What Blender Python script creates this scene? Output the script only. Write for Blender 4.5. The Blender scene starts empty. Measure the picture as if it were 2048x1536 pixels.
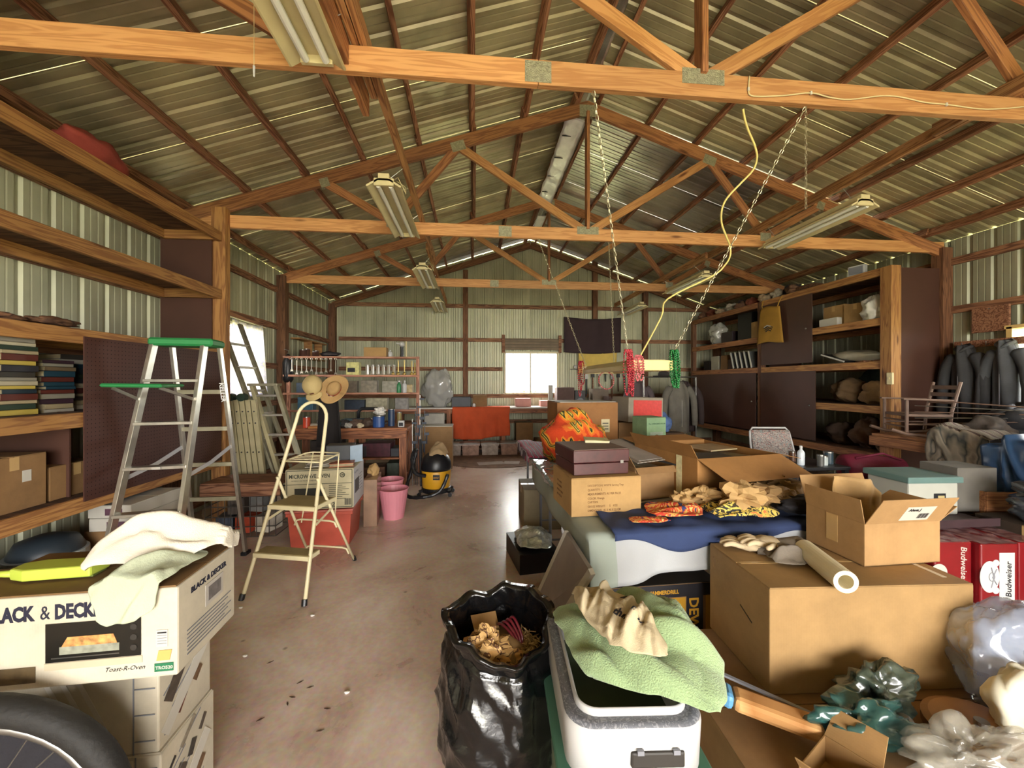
import bpy, math, random
from mathutils import Vector, Matrix, noise
random.seed(7)
R_=math.radians
SC=bpy.context.scene
COL=SC.collection
# ---------------------------------------------------------------- camera, sky, exposure
EYE=1.55; YAW=R_(5.5); FPX=790.0
cam=bpy.data.objects.new('camera',bpy.data.cameras.new('camera')); COL.objects.link(cam)
cam.location=(0,0,EYE); cam.rotation_euler=(R_(90),0,-YAW)
cam.data.sensor_width=36; cam.data.lens=FPX/2048*36; cam.data.shift_y=-3/2048
cam.data.clip_start=.05; cam.data.clip_end=200
SC.camera=cam
SC.view_settings.view_transform='Standard'; SC.view_settings.look='None'
SC.view_settings.gamma=1; SC.view_settings.use_curve_mapping=False
SC.view_settings.exposure=0.6
w=bpy.data.worlds.new('sky'); SC.world=w; w.use_nodes=True
wn=w.node_tree.nodes; bg=wn['Background']
bg.inputs[0].default_value=(1.0,0.965,0.92,1); bg.inputs[1].default_value=17.0
def portal(name,loc,rot,sx,sy):
    l=bpy.data.lights.new(name,'AREA'); l.shape='RECTANGLE'; l.size=sx; l.size_y=sy
    l.cycles.is_portal=True
    o=bpy.data.objects.new(name,l); COL.objects.link(o); o.location=loc; o.rotation_euler=rot
# openings that daylight enters by (portals only help the renderer find the sky)
portal('door_daylight',(1.3,-5.3,1.5),(R_(90),0,0),5.4,2.9)
portal('back_window_daylight',(1.375,9.55,1.78),(R_(-90),0,0),1.25,1.0)
portal('left_window_daylight',(-3.42,5.9,1.88),(0,R_(-90),0),1.0,1.0)
portal('right_window_daylight',(6.27,3.1,1.7),(0,R_(90),0),1.0,1.6)

# ---------------------------------------------------------------- measuring helper: photograph pixel -> point on a real plane
def at(px,py,X=None,Y=None,Z=None):
    u=(px-1024)/FPX; v=(765-py)/FPX; s,c=math.sin(YAW),math.cos(YAW)
    d=(s+u*c, c-u*s, v)
    t=Y/d[1] if Y is not None else X/d[0] if X is not None else (Z-EYE)/d[2]
    return Vector((d[0]*t,d[1]*t,EYE+d[2]*t))

# ---------------------------------------------------------------- materials
MATS={}
def _new(name):
    m=bpy.data.materials.new(name); m.use_nodes=True; MATS[name]=m
    return m,m.node_tree.nodes,m.node_tree.links,m.node_tree.nodes['Principled BSDF']
def lin(c):
    return tuple((x/12.92 if x<=.04045 else ((x+.055)/1.055)**2.4) for x in c)+(1,)
def hexc(h): return lin(tuple(int(h[i:i+2],16)/255 for i in (0,2,4)))
def mul(c,k): return (c[0]*k,c[1]*k,c[2]*k,1)
def plain(name,h,rough=.6,metal=0,var=.15,scale=6,bump=0,bscale=60,coat=0,trans=0,alpha=1,sheen=0,spec=.5):
    if name in MATS: return MATS[name]
    m,n,l,b=_new(name); c=hexc(h)
    b.inputs['Roughness'].default_value=rough; b.inputs['Metallic'].default_value=metal
    b.inputs['Coat Weight'].default_value=coat; b.inputs['Transmission Weight'].default_value=trans
    b.inputs['Alpha'].default_value=alpha; b.inputs['Sheen Weight'].default_value=sheen
    b.inputs['Specular IOR Level'].default_value=spec
    tc=n.new('ShaderNodeTexCoord')
    if var:
        t=n.new('ShaderNodeTexNoise'); t.inputs['Scale'].default_value=scale; t.inputs['Detail'].default_value=5
        r=n.new('ShaderNodeValToRGB'); r.color_ramp.elements[0].color=mul(c,1-var); r.color_ramp.elements[1].color=mul(c,1+var)
        r.color_ramp.elements[0].position=.3; r.color_ramp.elements[1].position=.7
        l.new(tc.outputs['Object'],t.inputs['Vector']); l.new(t.outputs['Fac'],r.inputs[0]); l.new(r.outputs[0],b.inputs['Base Color'])
    else: b.inputs['Base Color'].default_value=c
    if bump:
        t=n.new('ShaderNodeTexNoise'); t.inputs['Scale'].default_value=bscale; t.inputs['Detail'].default_value=4
        bp=n.new('ShaderNodeBump'); bp.inputs['Strength'].default_value=bump; bp.inputs['Distance'].default_value=.01
        l.new(tc.outputs['Object'],t.inputs['Vector']); l.new(t.outputs['Fac'],bp.inputs['Height']); l.new(bp.outputs[0],b.inputs['Normal'])
    return m
def wood(name,h1,h2,rough=.65,axis='X',gs=9,knots=True):
    if name in MATS: return MATS[name]
    m,n,l,b=_new(name); tc=n.new('ShaderNodeTexCoord'); mp=n.new('ShaderNodeMapping')
    sc={'X':(.55,gs,gs),'Y':(gs,.55,gs),'Z':(gs,gs,.55)}[axis]; mp.inputs['Scale'].default_value=sc
    oi=n.new('ShaderNodeObjectInfo'); cm=n.new('ShaderNodeVectorMath'); cm.operation='ADD'
    sm=n.new('ShaderNodeMath'); sm.operation='MULTIPLY'; sm.inputs[1].default_value=37
    l.new(oi.outputs['Random'],sm.inputs[0]); l.new(tc.outputs['Object'],cm.inputs[0]); l.new(sm.outputs[0],cm.inputs[1])
    l.new(cm.outputs[0],mp.inputs['Vector'])
    t=n.new('ShaderNodeTexNoise'); t.inputs['Scale'].default_value=2.2; t.inputs['Detail'].default_value=3; t.inputs['Distortion'].default_value=.8
    wv=n.new('ShaderNodeMath'); wv.operation='MULTIPLY'; wv.inputs[1].default_value=34
    sn=n.new('ShaderNodeMath'); sn.operation='SINE'
    l.new(mp.outputs[0],t.inputs['Vector']); l.new(t.outputs['Fac'],wv.inputs[0]); l.new(wv.outputs[0],sn.inputs[0])
    r=n.new('ShaderNodeValToRGB'); c1,c2=hexc(h1),hexc(h2)
    r.color_ramp.elements[0].color=c2; r.color_ramp.elements[1].color=c1
    r.color_ramp.elements[0].position=.05; r.color_ramp.elements[1].position=.75
    mr=n.new('ShaderNodeMath'); mr.operation='MULTIPLY_ADD'; mr.inputs[1].default_value=.5; mr.inputs[2].default_value=.5
    l.new(sn.outputs[0],mr.inputs[0]); l.new(mr.outputs[0],r.inputs[0])
    # broad tone patches and per-board tone
    t2=n.new('ShaderNodeTexNoise'); t2.inputs['Scale'].default_value=1.6; l.new(cm.outputs[0],t2.inputs['Vector'])
    hs=n.new('ShaderNodeHueSaturation'); l.new(r.outputs[0],hs.inputs['Color'])
    a1=n.new('ShaderNodeMath'); a1.operation='MULTIPLY_ADD'; a1.inputs[1].default_value=.35; a1.inputs[2].default_value=.62
    a2=n.new('ShaderNodeMath'); a2.operation='MULTIPLY_ADD'; a2.inputs[1].default_value=.4
    l.new(oi.outputs['Random'],a1.inputs[0]); l.new(t2.outputs['Fac'],a2.inputs[0]); l.new(a1.outputs[0],a2.inputs[2]); l.new(a2.outputs[0],hs.inputs['Value'])
    out=hs.outputs[0]
    if knots:
        v=n.new('ShaderNodeTexVoronoi'); v.inputs['Scale'].default_value=1.0
        mk=n.new('ShaderNodeMapping'); k={'X':(1.3,6,6),'Y':(6,1.3,6),'Z':(6,6,1.3)}[axis]; mk.inputs['Scale'].default_value=k
        l.new(cm.outputs[0],mk.inputs[0]); l.new(mk.outputs[0],v.inputs['Vector'])
        kr=n.new('ShaderNodeValToRGB'); kr.color_ramp.elements[0].color=(.22,.12,.06,1); kr.color_ramp.elements[1].color=(1,1,1,1)
        kr.color_ramp.elements[0].position=.05; kr.color_ramp.elements[1].position=.12
        l.new(v.outputs['Distance'],kr.inputs[0])
        mx=n.new('ShaderNodeMixRGB'); mx.blend_type='MULTIPLY'; mx.inputs[0].default_value=.85
        l.new(out,mx.inputs[1]); l.new(kr.outputs[0],mx.inputs[2]); out=mx.outputs[0]
    l.new(out,b.inputs['Base Color']); b.inputs['Roughness'].default_value=rough
    bp=n.new('ShaderNodeBump'); bp.inputs['Strength'].default_value=.12; bp.inputs['Distance'].default_value=.004
    l.new(mr.outputs[0],bp.inputs['Height']); l.new(bp.outputs[0],b.inputs['Normal'])
    return m
def card(name,h,rough=.75):
    if name in MATS: return MATS[name]
    m,n,l,b=_new(name); c=mul(hexc(h),.70); tc=n.new('ShaderNodeTexCoord')
    t=n.new('ShaderNodeTexNoise'); t.inputs['Scale'].default_value=3; t.inputs['Detail'].default_value=8; t.inputs['Roughness'].default_value=.7
    r=n.new('ShaderNodeValToRGB'); r.color_ramp.elements[0].color=mul(c,.82); r.color_ramp.elements[1].color=mul(c,1.12)
    r.color_ramp.elements[0].position=.35; r.color_ramp.elements[1].position=.65
    wv=n.new('ShaderNodeTexWave'); wv.bands_direction='X'; wv.inputs['Scale'].default_value=45; wv.inputs['Distortion'].default_value=.3
    bp=n.new('ShaderNodeBump'); bp.inputs['Strength'].default_value=.05; bp.inputs['Distance'].default_value=.002
    l.new(tc.outputs['Object'],t.inputs['Vector']); l.new(t.outputs['Fac'],r.inputs[0]); l.new(r.outputs[0],b.inputs['Base Color'])
    l.new(tc.outputs['Object'],wv.inputs['Vector']); l.new(wv.outputs['Fac'],bp.inputs['Height']); l.new(bp.outputs[0],b.inputs['Normal'])
    b.inputs['Roughness'].default_value=rough; b.inputs['Specular IOR Level'].default_value=.3
    return m
def stops(name,cols,scale=5,rough=.8,kind='noise',distort=2,vec=(1,1,1),bump=0,hard=True,metal=0):
    """patterned stuff: a ramp with several colours driven by noise / voronoi / wave"""
    if name in MATS: return MATS[name]
    m,n,l,b=_new(name); tc=n.new('ShaderNodeTexCoord'); mp=n.new('ShaderNodeMapping'); mp.inputs['Scale'].default_value=vec
    l.new(tc.outputs['Object'],mp.inputs[0])
    if kind=='noise':
        t=n.new('ShaderNodeTexNoise'); t.inputs['Detail'].default_value=3; t.inputs['Distortion'].default_value=distort; o='Fac'
    elif kind=='wave':
        t=n.new('ShaderNodeTexWave'); t.inputs['Distortion'].default_value=distort; t.inputs['Detail'].default_value=2; o='Fac'
    else:
        t=n.new('ShaderNodeTexVoronoi'); o='Distance'
    t.inputs['Scale'].default_value=scale; l.new(mp.outputs[0],t.inputs['Vector'])
    r=n.new('ShaderNodeValToRGB'); cr=r.color_ramp
    if hard: cr.interpolation='CONSTANT'
    k=len(cols); cr.elements[0].color=hexc(cols[0]); lo,hi=(.32,.68) if kind=='noise' else (0,1)
    cr.elements[0].position=0; cr.elements[1].position=lo+(hi-lo)*(1/k); cr.elements[1].color=hexc(cols[1])
    for i in range(2,k):
        e=cr.elements.new(lo+(hi-lo)*(i/k)); e.color=hexc(cols[i])
    l.new(t.outputs[o],r.inputs[0]); l.new(r.outputs[0],b.inputs['Base Color']); b.inputs['Roughness'].default_value=rough
    b.inputs['Metallic'].default_value=metal
    if bump:
        tn=n.new('ShaderNodeTexNoise'); tn.inputs['Scale'].default_value=90; bp=n.new('ShaderNodeBump'); bp.inputs['Strength'].default_value=bump; bp.inputs['Distance'].default_value=.004
        l.new(tc.outputs['Object'],tn.inputs['Vector']); l.new(tn.outputs['Fac'],bp.inputs['Height']); l.new(bp.outputs[0],b.inputs['Normal'])
    return m
def sheetmetal(name,h,metal,rough,stain,patch):
    m,n,l,b=_new(name); c=hexc(h); tc=n.new('ShaderNodeTexCoord'); oi=n.new('ShaderNodeObjectInfo')
    ad=n.new('ShaderNodeVectorMath'); ad.operation='ADD'; s=n.new('ShaderNodeMath'); s.operation='MULTIPLY'; s.inputs[1].default_value=50
    l.new(oi.outputs['Random'],s.inputs[0]); l.new(tc.outputs['Object'],ad.inputs[0]); l.new(s.outputs[0],ad.inputs[1])
    t=n.new('ShaderNodeTexNoise'); t.inputs['Scale'].default_value=patch; t.inputs['Detail'].default_value=6; l.new(ad.outputs[0],t.inputs['Vector'])
    r=n.new('ShaderNodeValToRGB'); r.color_ramp.elements[0].color=mul(c,1-stain); r.color_ramp.elements[1].color=mul(c,1.15)
    r.color_ramp.elements[0].position=.35; r.color_ramp.elements[1].position=.62
    l.new(t.outputs['Fac'],r.inputs[0]); hs=n.new('ShaderNodeHueSaturation'); l.new(r.outputs[0],hs.inputs['Color'])
    a=n.new('ShaderNodeMath'); a.operation='MULTIPLY_ADD'; a.inputs[1].default_value=.3; a.inputs[2].default_value=.85
    l.new(oi.outputs['Random'],a.inputs[0]); l.new(a.outputs[0],hs.inputs['Value']); l.new(hs.outputs[0],b.inputs['Base Color'])
    b.inputs['Metallic'].default_value=metal
    rr=n.new('ShaderNodeMapRange'); rr.inputs['To Min'].default_value=rough-.12; rr.inputs['To Max'].default_value=rough+.18
    l.new(t.outputs['Fac'],rr.inputs['Value']); l.new(rr.outputs[0],b.inputs['Roughness'])
    return m
def film(name,h,alpha=.35,rough=.15):
    if name in MATS: return MATS[name]
    m,n,l,b=_new(name); b.inputs['Base Color'].default_value=hexc(h); b.inputs['Roughness'].default_value=rough
    b.inputs['Alpha'].default_value=alpha; b.inputs['Specular IOR Level'].default_value=.9
    b.inputs['Coat Weight'].default_value=.6; b.inputs['Coat Roughness'].default_value=.08
    return m
PINE=wood('pine_beam','C9955F','B47E4C',.6)
PINE_D=wood('aged_pine','A9744A','845536',.65)
PURL=wood('purlin_wood','A8785A','70452F',.75)
GIRT=wood('girt_wood','9A6E50','65422F',.75)
POST=wood('post_wood','7E563B','5C3A27',.75)
SHELFW=wood('shelf_pine','B08049','8E5F36',.65)
PLY=wood('shelf_plywood','6B4A32','4A3020',.8,gs=3,knots=False)
HARD=plain('dark_hardboard','4A2E24',.6,var=.12,scale=2.5)
ROOF=sheetmetal('roof_metal','B5AE8C',.35,.36,.3,2.2)
ROOF2=sheetmetal('bare_roof_metal','C9C8C0',.8,.3,.3,1.5)
WALLM=sheetmetal('wall_metal','AFAF95',.25,.45,.18,1.2)
GALV=plain('galvanised_plate','A09E86',.5,.6,var=.25,scale=60,bump=.6,bscale=140)
CARD=card('kraft_card','BE9460'); CARD2=card('tan_card','C8A068'); CARD3=card('brown_card','A47E54'); CARDIN=card('card_inside','A37A4C')
TAPE=plain('packing_tape','C2A06C',.25,var=.05,coat=.4)
WHITE=plain('white_paper','C2BEB4',.6,var=.04); WHITEP=plain('white_plastic','BCBCBC',.35,var=.03)
CREAM=plain('cream_enamel','CFC294',.4,var=.08); INK=plain('printing_ink','1C1C22',.6,var=0); BLUEINK=plain('navy_ink','17182E',.6,var=0)
BLACK=plain('black_plastic','17171A',.4,var=.1); DARK=plain('dark_cloth','1E1C22',.85,var=.2,bump=.3)
ALU=plain('aluminium','C9C6BC',.32,.85,var=.12,scale=14); ALUD=plain('dull_aluminium','A49F88',.5,.6,var=.15,scale=10)
GREY=plain('grey_plastic','7C7E86',.5,var=.08); STEEL=plain('steel','8E8C88',.35,.9,var=.1)

# ---------------------------------------------------------------- mesh helpers
class MB:
    def __init__(s): s.v=[]; s.f=[]
    def add(s,vs,fs):
        o=len(s.v); s.v+= [Vector(p) for p in vs]; s.f+=[tuple(i+o for i in f) for f in fs]; return s
    def box(s,c,d,rz=0,rot=None):
        x,y,z=d[0]/2,d[1]/2,d[2]/2; M=rot if rot is not None else Matrix.Rotation(rz,3,'Z')
        vs=[Vector(c)+M@Vector(p) for p in ((-x,-y,-z),(x,-y,-z),(x,y,-z),(-x,y,-z),(-x,-y,z),(x,-y,z),(x,y,z),(-x,y,z))]
        return s.add(vs,[(0,3,2,1),(4,5,6,7),(0,1,5,4),(1,2,6,5),(2,3,7,6),(3,0,4,7)])
    def beam(s,p0,p1,w,h,up=(0,0,1)):
        p0,p1=Vector(p0),Vector(p1); x=(p1-p0).normalized(); y=Vector(up).cross(x).normalized(); z=x.cross(y)
        return s.box((p0+p1)/2,((p1-p0).length,w,h),rot=Matrix((x,y,z)).transposed())
    def tube(s,pts,r,n=7,closed=False,cap=True):
        pts=[Vector(p) for p in pts]; k=len(pts); rs=r if isinstance(r,(list,tuple)) else [r]*k
        o=len(s.v); up=None
        for i,p in enumerate(pts):
            a=pts[(i-1)%k] if (closed or i>0) else p; b=pts[(i+1)%k] if (closed or i<k-1) else p
            t=(b-a).normalized()
            if up is None:
                up=Vector((0,0,1)) if abs(t.z)<.9 else Vector((1,0,0))
            u=(up-t*up.dot(t)).normalized(); up=u; v=t.cross(u)
            for j in range(n):
                an=2*math.pi*j/n; s.v.append(p+(u*math.cos(an)+v*math.sin(an))*rs[i])
        m=k if closed else k-1
        for i in range(m):
            for j in range(n):
                a=o+i*n+j; b=o+i*n+(j+1)%n; c=o+((i+1)%k)*n+(j+1)%n; d=o+((i+1)%k)*n+j
                s.f.append((a,b,c,d))
        if not closed and cap:
            s.f.append(tuple(o+j for j in range(n))[::-1]); s.f.append(tuple(o+(k-1)*n+j for j in range(n)))
        return s
    def cyl(s,p0,p1,r,r2=None,n=16): return s.tube([p0,p1],[r,r if r2 is None else r2],n)
    def lathe(s,prof,c=(0,0,0),n=20,sx=1,sy=1):
        o=len(s.v)
        for r,z in prof:
            for j in range(n):
                a=2*math.pi*j/n; s.v.append(Vector((c[0]+r*sx*math.cos(a),c[1]+r*sy*math.sin(a),c[2]+z)))
        for i in range(len(prof)-1):
            for j in range(n):
                s.f.append((o+i*n+j,o+i*n+(j+1)%n,o+(i+1)*n+(j+1)%n,o+(i+1)*n+j))
        s.f.append(tuple(o+j for j in range(n))[::-1]); s.f.append(tuple(o+(len(prof)-1)*n+j for j in range(n)))
        return s
    def prism(s,poly,d):
        k=len(poly); d=Vector(d); vs=[Vector(p) for p in poly]+[Vector(p)+d for p in poly]
        return s.add(vs,[tuple(range(k))[::-1],tuple(range(k,2*k))]+[(i,(i+1)%k,k+(i+1)%k,k+i) for i in range(k)])
    def grid(s,fn,nu,nv):
        o=len(s.v)
        for j in range(nv+1):
            for i in range(nu+1): s.v.append(Vector(fn(i/nu,j/nv)))
        for j in range(nv):
            for i in range(nu):
                a=o+j*(nu+1)+i; s.f.append((a,a+1,a+nu+2,a+nu+1))
        return s
    def ball(s,c,r,n=8,m=6,sc=(1,1,1),amp=0,seed=0,freq=3):
        o=len(s.v); c=Vector(c)
        def q(d):
            k=1+amp*.75*math.tanh(1.5*noise.fractal(d*freq*.8+Vector((seed*7.3,seed,0)),1.0,2.1,4)) if amp else 1
            return c+Vector((d.x*sc[0],d.y*sc[1],d.z*sc[2]))*r*k
        s.v.append(q(Vector((0,0,1))))
        for i in range(1,m):
            th=math.pi*i/m
            for j in range(n):
                ph=2*math.pi*j/n; s.v.append(q(Vector((math.sin(th)*math.cos(ph),math.sin(th)*math.sin(ph),math.cos(th)))))
        s.v.append(q(Vector((0,0,-1)))); e=len(s.v)-1
        for j in range(n):
            s.f.append((o,o+1+j,o+1+(j+1)%n)); b=o+1+(m-2)*n; s.f.append((e,b+(j+1)%n,b+j))
        for i in range(m-2):
            for j in range(n):
                a=o+1+i*n; s.f.append((a+j,a+n+j,a+n+(j+1)%n,a+(j+1)%n))
        return s
def mesh(mb,name,mat,smooth=False):
    me=bpy.data.meshes.new(name); me.from_pydata([tuple(v) for v in mb.v],[],mb.f)
    me.materials.append(mat)
    if smooth:
        me.polygons.foreach_set('use_smooth',[True]*len(me.polygons))
    me.update(); return me
def put(name,mb,mat,parent=None,M=None,bevel=0,smooth=False,solid=0,kind=None,label=None,seg=2,world=False,sub=0):
    if parent is not None and world:
        Wi=wmat(parent).inverted(); mb.v=[Wi@v for v in mb.v]
    me=mb if isinstance(mb,bpy.types.Mesh) else mesh(mb,name,mat,smooth)
    o=bpy.data.objects.new(name,me); COL.objects.link(o)
    if parent is not None: o.parent=parent
    if M is not None: o.matrix_local=M
    if solid:
        d=o.modifiers.new('thickness','SOLIDIFY'); d.thickness=solid; d.offset=0
    if sub:
        d=o.modifiers.new('smooth','SUBSURF'); d.levels=sub; d.render_levels=sub
    if bevel:
        d=o.modifiers.new('edges','BEVEL'); d.width=bevel; d.segments=seg; d.limit_method='ANGLE'; d.angle_limit=R_(40)
        if hasattr(d,'harden_normals'): d.harden_normals=False
    if kind: o['kind']=kind
    if label: o['label']=label
    return o
def wmat(o):
    m=o.matrix_basis.copy()
    return wmat(o.parent)@m if o.parent else m
def tag(o,label,cat,group=None,kind=None):
    if label: o['label']=label
    if cat: o['category']=cat
    if group: o['group']=group
    if kind: o['kind']=kind
    return o
def T(name,label,cat,loc=(0,0,0),rz=0,group=None,M=None):
    o=bpy.data.objects.new(name,None); COL.objects.link(o); o.empty_display_size=.1
    o.matrix_basis=M if M is not None else Matrix.Translation(Vector(loc))@Matrix.Rotation(rz,4,'Z')
    return tag(o,label,cat,group)
def S(name,kindroot=True,loc=(0,0,0)):
    o=bpy.data.objects.new(name,None); COL.objects.link(o); o.location=loc; o['kind']='structure'; return o
UNIT={}
def board(parent,name,p0,p1,w,h,mat,up=(0,0,1),world=True,bevel=.003,label=None,ext=0):
    """one plank, its own object, grain along its length (local x)"""
    p0,p1=Vector(p0),Vector(p1); x=(p1-p0).normalized(); y=Vector(up).cross(x).normalized(); z=x.cross(y)
    M=Matrix.Translation((p0+p1)/2)@Matrix((x,y,z)).transposed().to_4x4()
    if parent is not None and world: M=wmat(parent).inverted()@M
    L=(p1-p0).length+ext; key=(round(L,3),w,h,mat.name)
    if key not in UNIT: UNIT[key]=mesh(MB().box((0,0,0),(L,w,h)),name,mat)
    return put(name,UNIT[key],mat,parent,M=M,bevel=bevel,seg=1,label=label)
def clone(o,parent=None):
    c=o.copy(); COL.objects.link(c)
    if parent is not None: c.parent=parent
    for ch in [x for x in bpy.data.objects if x.parent==o]: clone(ch,c)
    return c
def text(parent,s,size,mat,M,name='lettering',ext=.0006,bold=0,align='LEFT',sx=1,shear=0):
    """raised print; M places local xy plane on the surface"""
    cu=bpy.data.curves.new(name,'FONT'); cu.body=s; cu.size=size; cu.extrude=ext; cu.offset=bold; cu.align_x=align; cu.shear=shear
    cu.resolution_u=2; cu.fill_mode='BOTH'
    t=bpy.data.objects.new('t',cu); COL.objects.link(t)
    me=bpy.data.meshes.new_from_object(t); bpy.data.objects.remove(t); me.materials.clear(); me.materials.append(mat); me.name=name
    if sx!=1:
        for v in me.vertices: v.co.x*=sx
    o=bpy.data.objects.new(name,me); COL.objects.link(o)
    if parent is not None: o.parent=parent
    o.matrix_local=M; return o
def face(side,w,d,h,u,v,off=.0015,roll=0):
    """matrix for a sticker on a box of size w,d,h standing on its origin: u,v in metres from the lower left seen from outside"""
    if side=='front': M=Matrix.Translation((-w/2+u,-d/2-off,v))@Matrix.Rotation(R_(90),4,'X')
    elif side=='right': M=Matrix.Translation((w/2+off,-d/2+u,v))@Matrix.Rotation(R_(90),4,'Z')@Matrix.Rotation(R_(90),4,'X')
    elif side=='left': M=Matrix.Translation((-w/2-off,d/2-u,v))@Matrix.Rotation(R_(-90),4,'Z')@Matrix.Rotation(R_(90),4,'X')
    else: M=Matrix.Translation((-w/2+u,-d/2+v,h+off))
    return M@Matrix.Rotation(roll,4,'Z')
def sticker(parent,side,dim,u,v,sw,sh,mat,name='printed_label',off=.0012,roll=0,t=.0012,shearx=0):
    M=face(side,*dim,u,v,off,roll); mb=MB().prism([(0,0,0),(sw,0,0),(sw+shearx,sh,0),(shearx,sh,0)],(0,0,t))
    return put(name,mb,mat,parent,M=M)
print('helpers ready')
# ================================================================ STRUCTURE
XL,XR,YB,YF=-3.3,6.15,9.45,-5.2
APX,APZ,PITCH=1.34,4.89,.333
def roofz(x): return APZ-PITCH*abs(x-APX)
# floor: one slab in poured bays
def floor_mat():
    m,n,l,b=_new('concrete'); tc=n.new('ShaderNodeTexCoord')
    t=n.new('ShaderNodeTexNoise'); t.inputs['Scale'].default_value=1.1; t.inputs['Detail'].default_value=9; t.inputs['Roughness'].default_value=.62; t.inputs['Distortion'].default_value=.6
    l.new(tc.outputs['Object'],t.inputs['Vector'])
    r=n.new('ShaderNodeValToRGB'); e=r.color_ramp; e.elements[0].color=hexc('B49C8D'); e.elements[0].position=.32; e.elements[1].color=hexc('E6D8CC'); e.elements[1].position=.68
    x=e.elements.new(.5); x.color=hexc('D0BAAC')
    l.new(t.outputs['Fac'],r.inputs[0])
    t2=n.new('ShaderNodeTexNoise'); t2.inputs['Scale'].default_value=34; t2.inputs['Detail'].default_value=6; l.new(tc.outputs['Object'],t2.inputs['Vector'])
    mx=n.new('ShaderNodeMixRGB'); mx.blend_type='OVERLAY'; mx.inputs[0].default_value=.35; l.new(r.outputs[0],mx.inputs[1]); l.new(t2.outputs['Color'],mx.inputs[2])
    # small dark oil spots
    v=n.new('ShaderNodeTexVoronoi'); v.inputs['Scale'].default_value=3.1; v.inputs['Randomness'].default_value=1; l.new(tc.outputs['Object'],v.inputs['Vector'])
    kr=n.new('ShaderNodeValToRGB'); kr.color_ramp.elements[0].color=(.28,.22,.19,1); kr.color_ramp.elements[0].position=.02; kr.color_ramp.elements[1].position=.05; kr.color_ramp.elements[1].color=(1,1,1,1)
    l.new(v.outputs['Distance'],kr.inputs[0]); m2=n.new('ShaderNodeMixRGB'); m2.blend_type='MULTIPLY'; m2.inputs[0].default_value=.7
    l.new(mx.outputs[0],m2.inputs[1]); l.new(kr.outputs[0],m2.inputs[2]); l.new(m2.outputs[0],b.inputs['Base Color'])
    rr=n.new('ShaderNodeMapRange'); rr.inputs['To Min'].default_value=.17; rr.inputs['To Max'].default_value=.42; l.new(t.outputs['Fac'],rr.inputs['Value']); l.new(rr.outputs[0],b.inputs['Roughness'])
    bp=n.new('ShaderNodeBump'); bp.inputs['Strength'].default_value=.1; bp.inputs['Distance'].default_value=.004; l.new(t2.outputs['Fac'],bp.inputs['Height']); l.new(bp.outputs[0],b.inputs['Normal'])
    return m
put('floor',MB().box(((XL+XR)/2,(YF+YB)/2,-.06),(XR-XL+.2,YB-YF+.2,.12)),floor_mat(),kind='structure')
put('ground',MB().box((1.4,3.4,-.14),(60,60,.1)),stops('lawn',['8C9A62','A3A873','B9B58C'],1.2,hard=False),kind='structure')

# ribbed metal sheets ------------------------------------------------
def ribs(a0,a1,pitch=.229,hgt=.019,off=0,minor=.004):
    """profile points (a, depth) along a from a0 to a1; ribs sit at global multiples of pitch"""
    pts=[(a0,0)]; k=math.floor((a0-off)/pitch)
    while True:
        c=off+k*pitch; k+=1
        if c-.03>a1: break
        for da,h in ((-.03,0),(-.014,hgt),(.014,hgt),(.03,0),(.074,0),(.082,minor),(.09,0),(.144,0),(.152,minor),(.16,0)):
            a=c+da
            if a0<a<a1: pts.append((a,h))
    pts.append((a1,0)); return pts
def sheet(parent,name,mat,pts,fn,solid=0):
    mb=MB(); k=len(pts)
    for a,h in pts:
        p,q=fn(a,h); mb.v+= [Vector(p),Vector(q)]
    for i in range(k-1): mb.f.append((2*i,2*i+1,2*i+3,2*i+2))
    return put(name,mb,mat,parent)
# ceiling (underside of the roof): sheets and purlins -----------------
ceil=S('ceiling')
SW=.914
y=YF-.1; i=0
while y<YB+.1:
    y1=min(y+SW,YB+.12)
    for sgn in (-1,1):
        xe=XL-.25 if sgn<0 else XR+.25
        # bare bright metal on the ridge bay at the far right, dulled elsewhere
        mat=ROOF2 if (sgn>0 and 4.6<y<7.6) else ROOF
        xm=APX+sgn*2.6
        if mat is ROOF2:
            sheet(ceil,'roof_sheet',ROOF2,ribs(y,y1,.153,.014),lambda a,h:((APX+sgn*.05,a,roofz(APX)+.1+h),(xm,a,roofz(xm)+.1+h)))
            sheet(ceil,'roof_sheet',ROOF,ribs(y,y1),lambda a,h:((xm-.1*sgn,a,roofz(xm-.1*sgn)+.092+h),(xe,a,roofz(xe)+.1+h)))
        else:
            sheet(ceil,'roof_sheet',mat,ribs(y,y1),lambda a,h:((APX+sgn*.05,a,roofz(APX)+.1+h),(xe,a,roofz(xe)+.1+h)))
    y+=SW-.005; i+=1
sheet(ceil,'ridge_cap',plain('ridge_metal','C4C4C0',.25,.9,var=.3,scale=3),[(-.25,-.06),(-.03,0),(.03,0),(.25,-.06)],lambda a,h:((APX+a,YF-.1,APZ+.125+h),(APX+a,YB+.1,APZ+.125+h)))
nrm=Vector((PITCH,0,1)).normalized()
for sgn in (-1,1):
    for k in range(8):
        x=APX+sgn*(.13+.615*k)
        if x<XL-.1 or x>XR+.1: continue
        ang=Vector((sgn*PITCH,0,1))
        for (ya,yb) in ((YF,-.26),(-.26,2.22),(2.22,4.58),(4.58,7.0),(7.0,YB)):
            jog=random.uniform(-.02,.02)
            board(ceil,'purlin',(x+jog,ya-.08,roofz(x+jog)+.047),(x+jog,yb+.08,roofz(x+jog)+.047),.04,.09,PURL,up=ang,bevel=0)
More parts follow.
